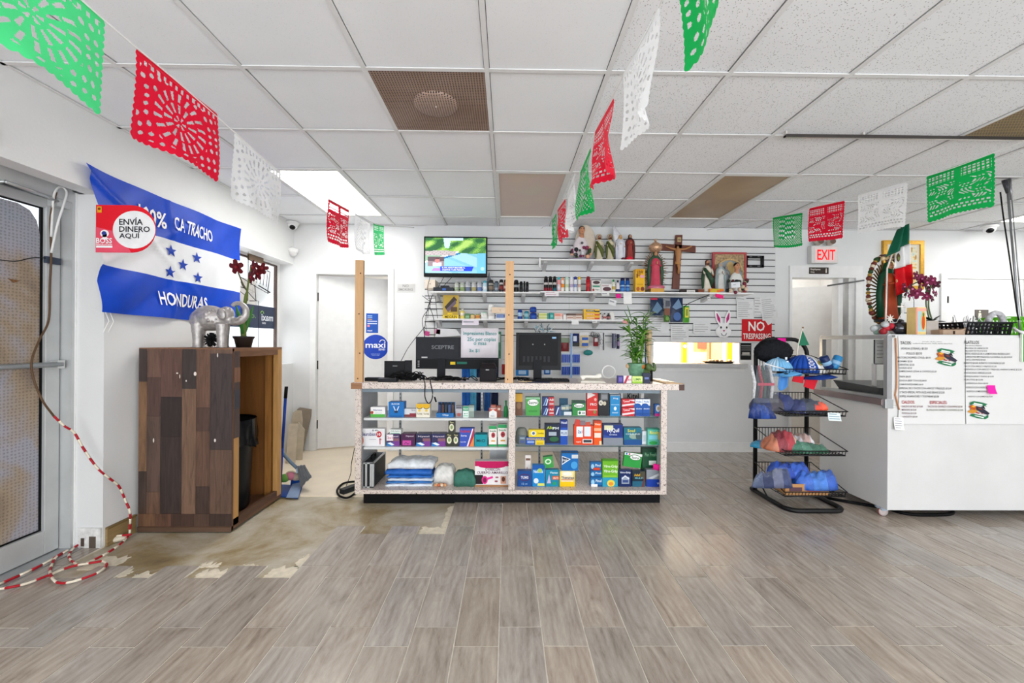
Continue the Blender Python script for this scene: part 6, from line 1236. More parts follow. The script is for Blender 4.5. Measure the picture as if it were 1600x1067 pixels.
# lowest shelf
M2 = lambda cx: 640+cx/5.93
N2 = lambda cy: 430+cy/5.93
wb(M2(310), M2(455), N2(185), z3, '#b89a3a', [('p', [(.1, .5), (.7, .95), (.9, .8), (.3, .3)], '#3a3028'), ('p', [(.2, .4), (.8, .8), (.85, .66), (.35, .28)], '#6a5a68'), ('r', 0, 0, 1, .16, '#e8c81c'), ('t', .12, .02, .9, .14, 'MEGRIN', '#4a3a10'), ('r', .3, .18, .6, .24, '#e8c81c'), ('r', .5, .3, .9, .5, '#54402a')], 'tall yellow display box reading MEGRIN on the lowest shelf', D=.04)
shelf_can(M2(463), M2(512), N2(310), z3, YC, '#e0cf6a', 'yellow and white bottle next to the MEGRIN display', '#ece6da', [(.3, .6, '#e8dcc8')], None, 'b', 'bottle')
wb(M2(514), M2(556), N2(355), z3, '#5a8a5a', [('r', .1, .2, .9, .6, '#8ab08a')], 'small green box on the lowest shelf')
for k, (a0, a1) in enumerate(((558, 604), (608, 652))): shelf_can(M2(a0), M2(a1), N2(358), z3, YC, '#d8b46a', ['amber jar with green lid, left of the pair', 'amber jar with green lid, right of the pair'][k], '#5f8f62', [(.2, .7, '#e2c48a' if k == 0 else '#d08a4a')], 'amber jars on the lowest shelf', cat='jar')
shelf_can(M2(657), M2(722), N2(340), z3, YC, '#e4e6e0', 'white jar with pale green lid on the lowest shelf', '#a8cbb8', [(.2, .6, '#eeeee8')], None, cat='jar')
shelf_can(M2(722), M2(790), N2(268), z3, YC, '#ecebe8', 'tall white jar behind the cream board', '#f0efec', [(.2, .6, '#e0dcd8')], None, cat='jar')
wb(M2(800), M2(888), N2(355), z3, '#dcdfe6', [('r', .05, .25, .95, .85, '#4a68a8'), ('r', .1, .45, .8, .65, '#8aa0cc')], 'white and blue box left of the middle pine post on the lowest shelf')
p, q = P(768, 489, 4.5), P(794, 480, 4.5); b = MB(); b.box(p.x, q.x+.05, 4.50, 4.512, p.z, q.z, M('#ead2b8', .6)); b.box((p.x+q.x)/2, (p.x+q.x)/2+.006, 4.498, 4.5, p.z+.02, q.z-.02, '#c9a080'); b.box((p.x+q.x)/2, (p.x+q.x)/2+.02, 4.512, YT, p.z, p.z+.01, '#ead2b8'); b.build('wooden_board', label='pale pine board end beside the middle post before the lowest shelf', cat='board')
shelf_can(M2(1000), M2(1048), N2(318), z3, YC, '#1b3f8c', 'round blue tub at the left of the post gap', '#23489a', [(.3, .7, '#a8c4e0')], None, cat='jar')
shelf_can(M2(1062), M2(1108), N2(330), z3, YC, '#3f8aa0', 'teal jar beside the tall blue jar', '#2f7a90', [(.3, .7, '#9ac8d0')], None, cat='jar')
M3 = lambda cx: 820+cx/7.115
N3 = lambda cy: 460+cy/7.115
shelf_can(M3(58), M3(138), N3(200), z3, YC, '#1a3a96', 'wide blue jar, lower of the stacked pair', '#1a2f7c', [(.2, .6, '#3a62b8')], 'stacked blue jars', cat='jar')
shelf_can(M3(58), M3(134), N3(135), P(833, N3(198), YC).z+.002, YC, '#1a3a96', 'wide blue jar, upper of the stacked pair', '#1a2f7c', [(.2, .6, '#2f55a8')], 'stacked blue jars', cat='jar')
def flatbox(x0, x1, yt, h, it, lab, zb=z3, Y=4.6): return wb(x0, x1, yt, zb, h, it, lab, Y)
zz_ = z3
for k, (y0_, h, lab) in enumerate([(243, '#d8d8a0', 'lime striped flat box, lower of the two'), (208, '#d2d488', 'lime striped flat box, upper of the two')]):
    wb(M3(155), M3(270), N3(y0_), zz_, h, [('r', 0, .35, 1, .6, '#a8b850'), ('r', .8, 0, 1, 1, '#2f8a80')], lab); zz_ = P(850, N3(y0_), 4.6).z+.001
wb(M3(275), M3(325), N3(203), z3, '#1f8a84', [('e', .2, .3, .8, .7, '#6fc0b8')], 'small teal box between the striped boxes and pink one')
zz_ = z3
for k, (y0_, h, lab) in enumerate([(245, '#e0d0c8', 'pale pink flat box at the bottom of its stack'), (210, '#e8a898', 'coral flat box on the pale pink one')]):
    wb(M3(328), M3(422), N3(y0_), zz_, h, [('r', .1, .3, .7, .6, '#c9705a' if k else '#d8b8a8')], lab); zz_ = P(873, N3(y0_), 4.6).z+.001
wb(M3(428), M3(460), N3(225), z3, '#e8e4e0', [], 'small white box on the lowest shelf')
wb(M3(465), M3(640), N3(235), z3, '#dccac0', [('r', .05, .4, .95, .6, '#a86a50'), ('r', .4, .1, .6, .9, '#c8b0a0')], 'long beige box with brown stripe on the lowest shelf')
wb(M3(465), M3(640), N3(213), P(898, N3(235), 4.6).z+.001, '#5a4038', [('r', .6, 0, 1, 1, '#8a6858')], 'thin dark brown box on the long beige one')
zz_ = z3; Yb = 4.58
for k, (y0_, c2, lab) in enumerate([(238, '#c83a2a', 'yellow and red flat box, bottom of three'), (200, '#d0442a', 'yellow and red flat box, middle of three'), (164, '#2a2620', 'yellow and black flat box, top of three')]):
    wb(M3(655), M3(832), N3(y0_), zz_, '#e9b61e', [('r', .15, .2, .7, .8, '#e08a3a' if k < 2 else '#2a2620'), ('r', .7, .1, 1, .5, c2), ('t', .18, .3, .66, .7, 'UNGUENTO', '#fff0c0')], lab, Yb); zz_ = P(925, N3(y0_), Yb).z+.001
for a0, a1, lab in ((828, 860, 'small white bottle with black cap, left of three'), (872, 910, 'small white and red bottle with black cap, middle of three'), (915, 950, 'small dark bottle with black cap, right of three')):
    shelf_can(M3(a0), M3(a1), N3(207), z3, YC, '#e4dada' if a0 < 900 else '#3a3034', lab, '#1a1a1c', [(.2, .5, '#b86a6a')] if a0 > 870 else (), 'small capped bottles on the lowest shelf', 'b', 'bottle')
b = MB(); p = P(M3(990), 497, 4.6); b.T = Matrix.Translation((p.x, 4.62, z3)) @ Matrix.Rotation(-.25, 4, 'Y'); b.box(-.02, .02, 0, .03, 0.01, .09, '#e9e6e0'); b.build('white_tube', label='white tube leaning behind the bamboo leaves on the lowest shelf', cat='tube')

# price slips and papers hung from shelf edges
def slip(x0, x1, y0_, y1_, Y, h, lab, name='paper_slip', cat='paper', lines=0, rot=0, curl=.004, th=.0008, lc='#9a9aa2', group=None):
    p, q = P(x0, y1_, Y), P(x1, y0_, Y); cx_, cz_ = (p.x+q.x)/2, (p.z+q.z)/2; b = MB()
    if rot: b.T = Matrix.Translation((cx_, Y, cz_)) @ Matrix.Rotation(rot, 4, 'Y') @ Matrix.Translation((-cx_, -Y, -cz_))
    f = lambda u, v, d=0: (p.x+(q.x-p.x)*u, Y-curl*(1-v)**2*4-d, p.z+(q.z-p.z)*v)
    b.sheet(f, 6, 6, M(h, .6))
    rr = random.Random(int(x0*7+y0_))
    for k in range(lines):
        v0 = .92-.86*(k+.2)/lines; u1 = rr.uniform(.6, .92) if k else .7; hh = .28*.86/lines
        b.add([f(.08, v0-hh, .0012), f(u1, v0-hh, .0012), f(u1, v0, .0012), f(.08, v0, .0012)], [(0, 1, 2, 3)], M(lc, .6))
    return b.build(name, label=lab, cat=cat, solid=0, group=group)
slip(851, 873, 455.5, 463, YT-.004, '#ece8ea', 'white price slips on the long shelf edge under the black cans', lines=2, lc='#c090a0')
slip(940, 952, 457, 462, YT-.004, '#e9ebe9', 'small white label on the long shelf edge', lines=1)
slip(962, 970, 459, 466, YT-.004, '#e0208a', 'magenta tag hanging from the long shelf edge')
slip(974, 987, 458, 475, YT-.004, '#f0f0ee', 'blank white card hanging from the long shelf edge')
slip(951, 963, 468, 477, YT-.004, '#dfe0e2', 'small tilted white card below the magenta tag', lines=1, rot=.3)
slip(893, 904, 501, 507, YT-.004, '#eeeeee', 'small white card hung under the lowest shelf, left of two')
slip(925, 933, 501, 504.5, YT-.004, '#eceeec', 'small white label under the lowest shelf, right of two', lines=1)
slip(973, 982, 500, 506, YT-.004, '#e6a0a0', 'pink tag under the lowest shelf beside the bamboo')
slip(722, 748, 500, 508, YT-.004, '#e6dde8', 'row of lilac labels under the lowest shelf', lines=1)
slip(1105, 1110, 464, 470, YT-.004, '#dcdcda', 'small white tag under the long shelf at right', lines=1)
slip(1117, 1130, 460, 466, YT-.004, '#f02a7a', 'hot pink tag under the long shelf at right', rot=.25)
slip(964, 1003, 447, 456, YT-.004, '#dfe2e2', 'clear label strip on the shelf edge below the yellow carton') if False else None
wall_papers = [(1151, 1178, 470, 498, 8, .0, 'white printed notice left of the round papers on the slatted wall'), (1178, 1190, 466, 492, 5, .05, 'narrow white printed slip between the two larger notices'), (1189, 1214, 464, 500, 10, -.12, 'tilted white printed notice hanging at the slat wall edge'), (1012, 1045, 496, 520, 6, .0, 'pale printed notice just right of the bamboo leaves'), (1048, 1076, 507, 533, 7, 0, 'pale printed notice hanging over the serving window edge'), (1083, 1110, 505, 521, 4, 0, 'small printed notice above the middle of the serving window'), (1150, 1166, 461, 470, 2, .1, 'dotted grey paper scrap above the printed notices')]
for x0, x1, y0_, y1_, n, r_o, lab in wall_papers: slip(x0, x1, y0_, y1_, YS-.012, '#dedede', lab, 'printed_notice', 'notice', n, r_o, lc='#a9a9a9', curl=.001)
# NO TRESPASSING sign, store hours card, rabbit face
YN = YB-.004
p, q = P(1159, 533, YN-.004), P(1206, 499, YN-.004); t = thing('no_trespassing_sign', ((p.x+q.x)/2, YN-.004, p.z), 'red sign with white letters NO TRESPASSING beside the serving window', 'sign')
YQ = YS-.004
p, q = P(1159, 533, YQ), P(1206, 499, YQ)
b = MB(); b.box(p.x, q.x, YQ, YQ+.003, p.z, q.z, M('#c9151f', .4)); b.poly([(q.x-.09, YQ-.001, q.z+.001), (q.x+.001, YQ-.001, q.z+.001), (q.x+.001, YQ-.001, q.z-.04), (q.x-.045, YQ-.001, q.z-.07)], '#e3e3e2'); b.build('sign_plate', t)
b = MB(); w_, h_ = q.x-p.x, q.z-p.z; b.text('NO', p.x+.22*w_, p.z+.46*h_, p.x+.76*w_, p.z+.9*h_, YQ-.0008, '#f2efec'); b.text('TRESPASSING', p.x+.04*w_, p.z+.1*h_, p.x+.96*w_, p.z+.36*h_, YQ-.0008, '#f2efec'); b.build('sign_message', t)
p, q = P(1157, 562, YN), P(1174, 536, YN); b = MB(); b.box(p.x, q.x, YN, YB, p.z, q.z, M('#18181a', .4))
for k, (u, c_) in enumerate([(.85, '#c8c8c8'), (.72, '#8a8a8a'), (.6, '#8a8a8a'), (.3, '#b8b8b8')]): b.box(p.x+.01, q.x-.01, YN-.001, YN, p.z+(q.z-p.z)*u-.006, p.z+(q.z-p.z)*u, c_)
b.box(p.x+.02, q.x-.02, YN-.001, YN, p.z+.05, p.z+.09, '#b8b4ae'); b.build('black_notice_card', label='small black notice card half hidden behind the cap rack', cat='notice')
c = P(1131, 518, YS-.02); t = thing('rabbit_mask', (c.x, YS-.02, c.z-.08), 'white paper rabbit face with long pink ears on the slatted wall', 'decoration')
b = MB(); WR = M('#ecebeb', .7); b.ball((c.x, YS-.012, c.z), (.095, .010, .072), WR, 24, 10); b.ball((c.x, YS-.012, c.z+.045), (.055, .009, .06), WR, 20, 10); b.build('face', t)
for sgn, (x0, y0_) in ((-1, (1118, 487)), (1, (1139, 486))):
    e = P(x0, y0_, YS-.012); m0 = Vector((c.x+sgn*.032, YS-.012, c.z+.08)); d = (e-m0); n_ = Vector((-d.z, 0, d.x)).normalized()
    b = MB(); b.prism([m0-n_*.022, m0+d*.4-n_*.034, m0+d*.9-n_*.02, m0+d*1.06, m0+d*.9+n_*.02, m0+d*.4+n_*.034, m0+n_*.022], (0, -.006, 0), WR)
    o_ = Vector((0, -.0075, 0)); b.poly([m0+d*.1+n_*.004+o_, m0+d*.45-n_*.018+o_, m0+d*.85-n_*.008+o_, m0+d*.9+o_, m0+d*.45+n_*.018+o_], M('#c02a78', .6)); b.build('ear', t)
b = MB()
for sgn in (-1, 1): b.ball((c.x+sgn*.034, YS-.022, c.z+.048), (.009, .004, .014), '#1a1a1c', 10, 6)
b.build('eye', t); b = MB(); b.poly([(c.x-.014, YS-.025, c.z+.018), (c.x, YS-.025, c.z-.004), (c.x+.014, YS-.025, c.z+.018)], '#c0307a'); b.build('nose', t)
b = MB(); b.tube([(c.x-.03, YS-.023, c.z-.02), (c.x-.022, YS-.023, c.z-.042), (c.x, YS-.024, c.z-.05), (c.x+.022, YS-.023, c.z-.042), (c.x+.03, YS-.023, c.z-.02)], .003, '#3a3a3c', 5); b.box(c.x-.008, c.x+.008, YS-.024, YS-.022, c.z-.04, c.z-.018, '#f4f4f4'); b.build('mouth', t)

# ---- television
YTV = 4.62; p, q = P(662, 432, YTV), P(761.5, 370, YTV)
t = thing('television', ((p.x+q.x)/2, YTV+.03, p.z), 'wall mounted television showing a swimming pool and trees', 'television')
b = MB(); b.box(p.x, q.x, YTV, YTV+.05, p.z, q.z, M('#0d0d10', .35, spec=.2)); b.box(p.x+.2, q.x-.2, YTV+.05, YS-.001, p.z+.12, q.z-.12, BLACK); b.build('screen_bezel', t, bevel=.004)
sx0, sx1, sz0, sz1 = p.x+.016, q.x-.016, p.z+.04, q.z-.016
NX, NZ = 96, 56
import colorsys
def tvcol(u, v):
    n = .5+.5*math.sin(37*u+11*math.sin(23*v))*math.sin(29*v+9*math.sin(19*u)); n2 = .5+.5*math.sin(91*u+7*v)*math.sin(77*v-13*u)
    if .04 < u < .31 and .2 < v < .46:
        if (u-.20)**2/.0016+(v-.36)**2/.006 < 1: return '#b87a78' if v < .39 else '#5a3238'
        if v < .3 and abs(u-.2) < .07: return '#d8c8e0'
        return '#5a4a52' if v > .34 else '#8a7a80'
    hor = .62+.02*math.sin(6*u)
    if v > hor-.04*(u > .55):
        tr = .72+.12*math.sin(5*u+1)+.05*math.sin(17*u)
        if v > .93 and .3 < u < .62 or (v > .72 and abs(u-.36) < .035+.1*(v-.7)): return '#b8d4ea'
        q_ = .5+.25*math.sin(9*u+4*v+2*math.sin(13*v))+.25*math.sin(21*u-15*v)+.18*(n-.5)
        if u < .28: q_ -= .12
        return '#2f5f3a' if q_ < .3 else '#4f8444' if q_ < .5 else '#78a84c' if q_ < .72 else '#a3c46a'
    if v > .5 and u < .5: return '#b0a6a8' if n2 > .3 else '#988e92'
    edge = .47+.15*(u-.3)/.28
    if u < .58 and v > edge-.02 and v < edge+.03: return '#e4e6dc'
    if u < .58 and v > edge-.07*(u > .3) and v < edge: return '#1f6aa0'
    if v > edge and u < .58: return '#86a890'
    if v > .58: return '#bcd8d6'
    c = ('#83b8c4', '#76b0c0', '#96c0c8')[min(2, int((.5+.5*math.sin(6*u+9*v))*2.99))]
    if u > .85: c = '#6ab0d0'
    return c
b = MB()
def srgb_mat(h): return M(h, .4, emit=.8, noise=0)
b.add([(sx0, YTV-.0005, sz0), (sx1, YTV-.0005, sz0), (sx1, YTV-.0005, sz1), (sx0, YTV-.0005, sz1)], [(0, 1, 2, 3)], srgb_mat('#3f8ab8'))
for i in range(NX):
    for j in range(NZ):
        x0, x1 = sx0+(sx1-sx0)*i/NX, sx0+(sx1-sx0)*(i+1)/NX; z0, z1 = sz0+(sz1-sz0)*j/NZ, sz0+(sz1-sz0)*(j+1)/NZ
        b.add([(x0, YTV-.001, z0), (x1, YTV-.001, z0), (x1, YTV-.001, z1), (x0, YTV-.001, z1)], [(0, 1, 2, 3)], srgb_mat(tvcol((i+.5)/NX, (j+.5)/NZ)))
w_, h_ = sx1-sx0, sz1-sz0
b.prism([(sx0+.25*w_, YTV-.0015, sz0+.06*h_), (sx0+.77*w_, YTV-.0015, sz0+.06*h_), (sx0+.8*w_, YTV-.0015, sz0+.19*h_), (sx0+.25*w_, YTV-.0015, sz0+.19*h_)], (0, -.0003, 0), srgb_mat('#2340c8'))
b.poly([(sx0+.1*w_, YTV-.002, sz0+.06*h_), (sx0+.25*w_, YTV-.002, sz0+.06*h_), (sx0+.25*w_, YTV-.002, sz0+.14*h_), (sx0+.14*w_, YTV-.002, sz0+.14*h_)], srgb_mat('#a87ad8'))
b.text('EL DIA ADULT MAS SUBE AL', sx0+.28*w_, sz0+.135*h_, sx0+.66*w_, sz0+.175*h_, YTV-.0025, srgb_mat('#f2f4ff')); b.text('CALENTAR Y SUBIR PRENDER', sx0+.28*w_, sz0+.075*h_, sx0+.64*w_, sz0+.115*h_, YTV-.0025, srgb_mat('#f2f4ff'))
b.disc((sx0+.945*w_, YTV-.002, sz0+.13*h_), .02, .02, srgb_mat('#a8d8e8')); b.build('screen_picture', t)
# TV wires
b = MB()
for pts in ([(672, 432), (668, 452), (672, 478), (660, 498), (664, 530), (662, 560)], [(707, 432), (690, 450)], [(694, 432), (684, 450)], [(675, 462), (668, 482), (664, 510), (663, 530)], [(672, 480), (678, 500), (679, 528)], [(660, 462), (675, 472), (690, 470)], [(664, 510), (640, 540), (627, 563), (621, 571)]):
    b.tube(bez([P(x, y, 4.5+(.1 if y < 470 else 0)) for x, y in pts], 4), .0035, M('#26262a', .5), 5)
b.build('television_cables', label='thin black cables dropping from the television past the shelves', cat='cables')
b = MB()
for (x0, x1, y0_, y1_) in [(664, 680, 437, 450)]:
    p, q = P(x0, y1_, 4.62), P(x1, y0_, 4.62); b.box(p.x, q.x, 4.62, YS-.001, p.z, q.z, M('#e9dccb', .5)); b.disc(((p.x+q.x)/2, 4.619, (p.z+q.z)/2), .006, .006, '#5a4a40', 8)
b.build('wall_block', label='small cream block on the slatted wall below the television corner', cat='block')
b = MB(); wr = M('#2e2e32', .5); 
for k in range(4): b.tube([P(668+k*1.5, 466+k*9, 4.58), P(680+k*1.5, 466+k*9, 4.58)], .003, wr, 5)
b.tube([P(676, 460, 4.58), P(670, 478, 4.58), P(668, 500, 4.58)], .003, wr, 5); b.tube([P(680, 462, 4.58), P(684, 500, 4.58)], .003, wr, 5); b.build('wire_rack', label='small wire rack hanging at the left edge of the slatted wall', cat='rack')
p = P(668, 522, 4.5); b = MB()
for (px, py, h) in ((667, 521, '#c8488a'), (684, 518, '#d8689a')):
    c = P(px, py, 4.5); b.prism([(c.x-.025, 4.5, c.z+.03), (c.x+.03, 4.5, c.z+.02), (c.x+.025, 4.5, c.z-.03), (c.x-.03, 4.5, c.z-.02)], (0, .004, 0), M(h, .5)); b.tube([(c.x, 4.502, c.z+.02), P(px-1, py-14, 4.52)], .002, wr, 4)
b.build('pink_tags', label='two pink tags hanging on wires left of the monitors', cat='tags')
b = MB(); sheetc = M('#e2e2e6', .5); p, q = P(680, 527, 4.5), P(720, 513, 4.5); b.hexa([(p.x, 4.5, p.z), (q.x, 4.5, p.z+.02), (q.x, YS, p.z+.02), (p.x, YS, p.z)], [(p.x+.02, 4.5, q.z), (q.x-.05, 4.5, q.z-.01), (q.x-.05, YS, q.z), (p.x+.02, YS, q.z)], sheetc); b.build('clear_bag', label='clear wrapped pack hanging above the Sceptre monitor', cat='bag')
# TV bracket at right
p, q = P(1166, 417.5, YS-.03), P(1194, 399.5, YS-.03); b = MB(); K_ = M('#101013', .4)
for z0, z1 in ((p.z, p.z+.028), (q.z-.028, q.z)): b.box(p.x, q.x, YS-.03, YS-.001, z0, z1, K_)
b.box(q.x-.026, q.x, YS-.03, YS-.001, p.z, q.z, K_); b.box(p.x, p.x+.02, YS-.03, YS-.001, p.z, q.z, K_)
for k in (.25, .7):
    for zc in (p.z+.014, q.z-.014): b.box(p.x+(q.x-p.x)*k-.015, p.x+(q.x-p.x)*k+.015, YS-.0305, YS-.03, zc-.003, zc+.003, '#8a8a8c')
b.build('mounting_bracket', label='empty black wall mounting bracket beside the framed relief', cat='bracket')

# ---- hanging goods below the lowest shelf
YH = 4.74
def pack(name, x0, x1, y0_, y1_, Y, h, it, lab, cat='packet', group='packets hanging on the slatted wall', bag=False):
    p, q = P(x0, y1_, Y), P(x1, y0_, Y); t0 = thing(name, ((p.x+q.x)/2, Y, p.z), lab, cat, group); b = MB()
    b.sheet(lambda u, v: (p.x+(q.x-p.x)*u, Y-.018*math.sin(PI*u)*math.sin(PI*v)+.003*math.sin(9*u+6*v), p.z+(q.z-p.z)*v), 8, 8, M(h, .3, noise=.15, nscale=30, bump=.3 if bag else 0))
    b.box(p.x+.002, q.x-.002, Y+.001, Y+.004, p.z, q.z, M(h, .4)); art(b, p.x, q.x, p.z, q.z, Y-.02, it); b.build('pack_front', t0)
    b = MB(); b.tube([((p.x+q.x)/2, Y, q.z-.005), ((p.x+q.x)/2, YS, q.z+.004)], .002, '#8a8a8c', 4); b.build('peg_hook', t0)
for args in [(876, 889, 528, 552, '#7a2e30', [('r', 0, .7, 1, 1, '#7d8c72'), ('r', 0, 0, 1, .12, '#d8d4cc')], 'green and dark red bagged packet right of the black monitor'), (894, 905, 521, 541, '#1d2a66', [('r', .1, .4, .6, .8, '#d8dce8'), ('r', 0, 0, 1, .3, '#101218')], 'navy packet with a white patch on the slatted wall'),
        (905, 920, 519, 543, '#d8c6a0', [('r', .25, .48, .9, .66, '#1f56b0'), ('r', .25, .1, .9, .3, '#1f56b0'), ('r', 0, .8, 1, 1, '#dcdcdc')], 'beige and blue card packet on the slatted wall'), (927, 935, 527, 541, '#8a3034', [('r', .2, .5, .8, .9, '#c8c0c0')], 'small red packet amid keyrings on the slatted wall'),
        (937, 945, 520, 547, '#dcdcde', [('r', .6, 0, .8, 1, '#3a3a3c')], 'white strip packet with black edge on the slatted wall'), (956, 962, 521, 544, '#3a3c52', [('r', .3, 0, .7, 1, '#6a6c88')], 'slim dark packet left of the bamboo leaves'), (963, 968, 522, 545, '#2a2c46', [('r', .2, .2, .8, .5, '#8a6a9a')], 'slim violet black packet by the bamboo leaves'),
        (762, 771, 520, 540, '#a8444a', [('e', .2, .2, .8, .6, '#d8a0a0')], 'small red packet left of the middle pine post'), (776, 783, 518, 560, '#4a8a68', [('r', .2, .6, .8, .9, '#c8d8cc'), ('r', .1, .1, .9, .3, '#2a6a48')], 'long green packet just left of the middle pine post'), (784, 790, 562, 585, '#a02a2e', [('r', 0, .7, 1, 1, '#d8d8d8')], 'small red bottle pack behind the counter by the pine post')]:
    x0, x1, y0_, y1_, h, it, lab = args; pack('hanging_packet', x0, x1, y0_, y1_, YH, h, it, lab)
b = MB(); p = P(919, 551, YH); b.ball((p.x, YH, p.z), (.055, .012, .032), M('#1c7a78', .35), 16, 8); b.tube([(p.x, YH, p.z+.02), (p.x, YS, P(919, 545, YS).z)], .002, '#8a8a8c', 4); b.build('teal_pouch', label='teal oval pouch hanging below the beige card packet', cat='pouch')
b = MB(); r7 = random.Random(2)
for k in range(16):
    c = P(r7.uniform(925, 940), r7.uniform(519, 532), YH); b.tube([(c.x+.018*math.cos(j*PI/5), YH+.002*k-.02, c.z-.02+.03*math.sin(j*PI/5)) for j in range(10)], .002, M(['#5a5a5c', '#3a3a3c', '#a8a8aa'][k % 3], .3, .6), 4, closed=True)
b.build('keyrings', label='cluster of metal keyrings and chains on the slatted wall', cat='keyrings', kind='stuff')
b = MB()
for k in range(40):
    c = P(r7.uniform(834, 864), r7.uniform(509, 519), 4.6); d = Vector((r7.uniform(-.03, .03), r7.uniform(-.02, .02), r7.uniform(-.03, .03))); b.tube([c-d, c+d], [.006, .002], M(['#c8d8e0', '#8ab8c8', '#e8e8e8', '#6a7a80'][k % 4], .15), 4)
b.build('foil_ornament', label='silvery blue foil ribbons above the black monitor', cat='ornament', kind='stuff')
# blue blister cards, two columns of three
for i, (xa, xb) in enumerate(((877, 891), (893, 906))):
    for j, (ya, yb) in enumerate(((553, 567), (572, 586))):
        p, q = P(xa, yb, 4.7), P(xb, ya, 4.7); b = MB(); b.box(p.x, q.x, 4.7, 4.704, p.z-.01, q.z+.01, M('#c2cede', .3))
        for k in range(5): b.box(p.x+(q.x-p.x)*(k+.12)/5, p.x+(q.x-p.x)*(k+.88)/5, 4.688, 4.7, p.z+.006, q.z-.006, M(['#1c44a8', '#2a56c0'][k % 2], .3))
        b.build('blister_card', label='%s %s blue blister card behind the telephone' % (['upper', 'lower'][j], ['left', 'right'][i]), cat='blister card', group='blue blister cards')
b = MB(); p, q = P(891.2, 590, 4.68), P(894.5, 521, 4.68); b.box(p.x, q.x, 4.68, 4.70, p.z-.1, q.z, M('#b8d2ee', .3)); b.box(p.x+.004, p.x+.012, 4.679, 4.68, p.z, q.z, '#4a7ac0'); b.build('hanging_strip', label='long pale blue strip running between the blister cards', cat='strip')
# blue garments hung behind the counter
for k, (xa, xb, h, lab) in enumerate([(722, 735, '#1d5fb4', 'blue plastic garment bag, leftmost behind the counter'), (734, 745, '#5ab4dc', 'pale turquoise garment bag behind the counter'), (744, 757, '#16264e', 'dark navy garment bag, middle behind the counter'), (757, 768, '#2a5fa8', 'mid blue garment bag behind the counter'), (767, 779, '#131f42', 'dark navy garment bag, rightmost behind the counter')]):
    p, q = P(xa, 655, 4.62), P(xb, 545, 4.62); b = MB()
    b.sheet(lambda u, v: (p.x+(q.x-p.x)*u+.012*(1-v)*math.sin(2+k), 4.53+.05*k+.006*math.sin(12*u+3*v+k), p.z+(q.z-p.z)*v), 12, 10, M(h, .25, noise=.2, nscale=10, bump=.4)); b.tube([((p.x+q.x)/2, 4.53+.05*k, q.z), ((p.x+q.x)/2, YS, q.z+.02)], .003, '#8a8a8c', 4)
    b.build('garment_bag', label=lab, cat='garment bag', group='blue garment bags behind the counter', solid=.004)
for k, (xa, xb, ya, yb, h, lab) in enumerate([(806, 826, 575, 587, '#2a7fc8', 'blue and white packet hanging below the black monitor left'), (838, 850, 575, 587, '#cfd3d8', 'grey striped packet hanging below the black monitor'), (850, 860, 573, 585, '#1f66b8', 'small blue packet hanging below the black monitor right')]):
    pack('hanging_packet', xa, xb, ya, yb, 4.6, h, [('r', .2, .2, .8, .7, '#a8c8e8')], lab)
# big hanging packs under the right part of the long shelf
t_ = [(1016, 1036, 466, 493, '#23344e', [('p', [(.1, .3), (.5, .8), (.9, .4), (.5, .1)], '#5a7a98'), ('r', 0, .9, .5, 1, '#c82a4a')], 'dark blue foil bag hanging left under the long shelf'), (1037, 1048, 467, 482, '#8f9298', [('r', .2, .2, .8, .8, '#4a4e58')], 'grey packet between the two dark foil bags'),
      (1037, 1046, 482, 503, '#4a6a34', [('r', 0, .5, 1, 1, '#7a4a34'), ('e', .2, .1, .8, .4, '#6a9a3a')], 'green and brown snack bag hanging under the grey packet'), (1047, 1067, 465, 503, '#1b2c4a', [('p', [(.1, .6), (.6, .95), (.9, .6), (.4, .5)], '#6a88a8'), ('e', .2, .05, .8, .4, '#3a5f9a')], 'tall dark blue foil bag hanging under the long shelf'),
      (1067, 1077, 478, 504, '#4f9a2e', [('r', .2, .3, .8, .9, '#d8cc3a'), ('r', .35, .4, .65, .8, '#7a8a20')], 'green and yellow snack bag at the right of the foil bags')]
for x0, x1, y0_, y1_, h, it, lab in t_: pack('hanging_snack_bag', x0, x1, y0_, y1_, 4.70, h, it, lab, 'bag', 'snack bags under the long shelf', True)
b = MB(); b.tube([P(1068, 480, 4.62), P(1076, 474, 4.6), P(1092, 467, 4.6), P(1108, 460.5, 4.6)], .004, BLACK, 5); b.build('black_stick', label='thin black stick angled beside the green yellow bag', cat='stick')

# ---- statues
SKIN = M('#c98f6c', .5, noise=.03); 
def folds(b, c, h, prof, m, sx=1, sy=.75, n=7, amp=.07, ph=0, shear=0):
    c = Vector(c); N1, N2_ = 28, 14
    def f(u, v):
        g = 2*PI*u; zz = v; i = 0
        while i < len(prof)-2 and prof[i+1][1] < zz: i += 1
        (r0, z0), (r1, z1) = prof[i], prof[i+1]; k = (zz-z0)/max(1e-6, z1-z0); k = max(0, min(1, k)); k = k*k*(3-2*k); r = (r0+(r1-r0)*k)*h
        r *= 1+amp*math.sin(n*g+ph+2*v)*(1-v*.7)
        return (c.x+r*sx*math.cos(g)+shear*h*v, c.y+r*sy*math.sin(g), c.z+h*v)
    b.sheet(f, N1, N2_, m); b.ball(c+Vector((shear*h, 0, h)), (prof[-1][0]*h*sx, prof[-1][0]*h*sy, .02*h), m, 10, 4)
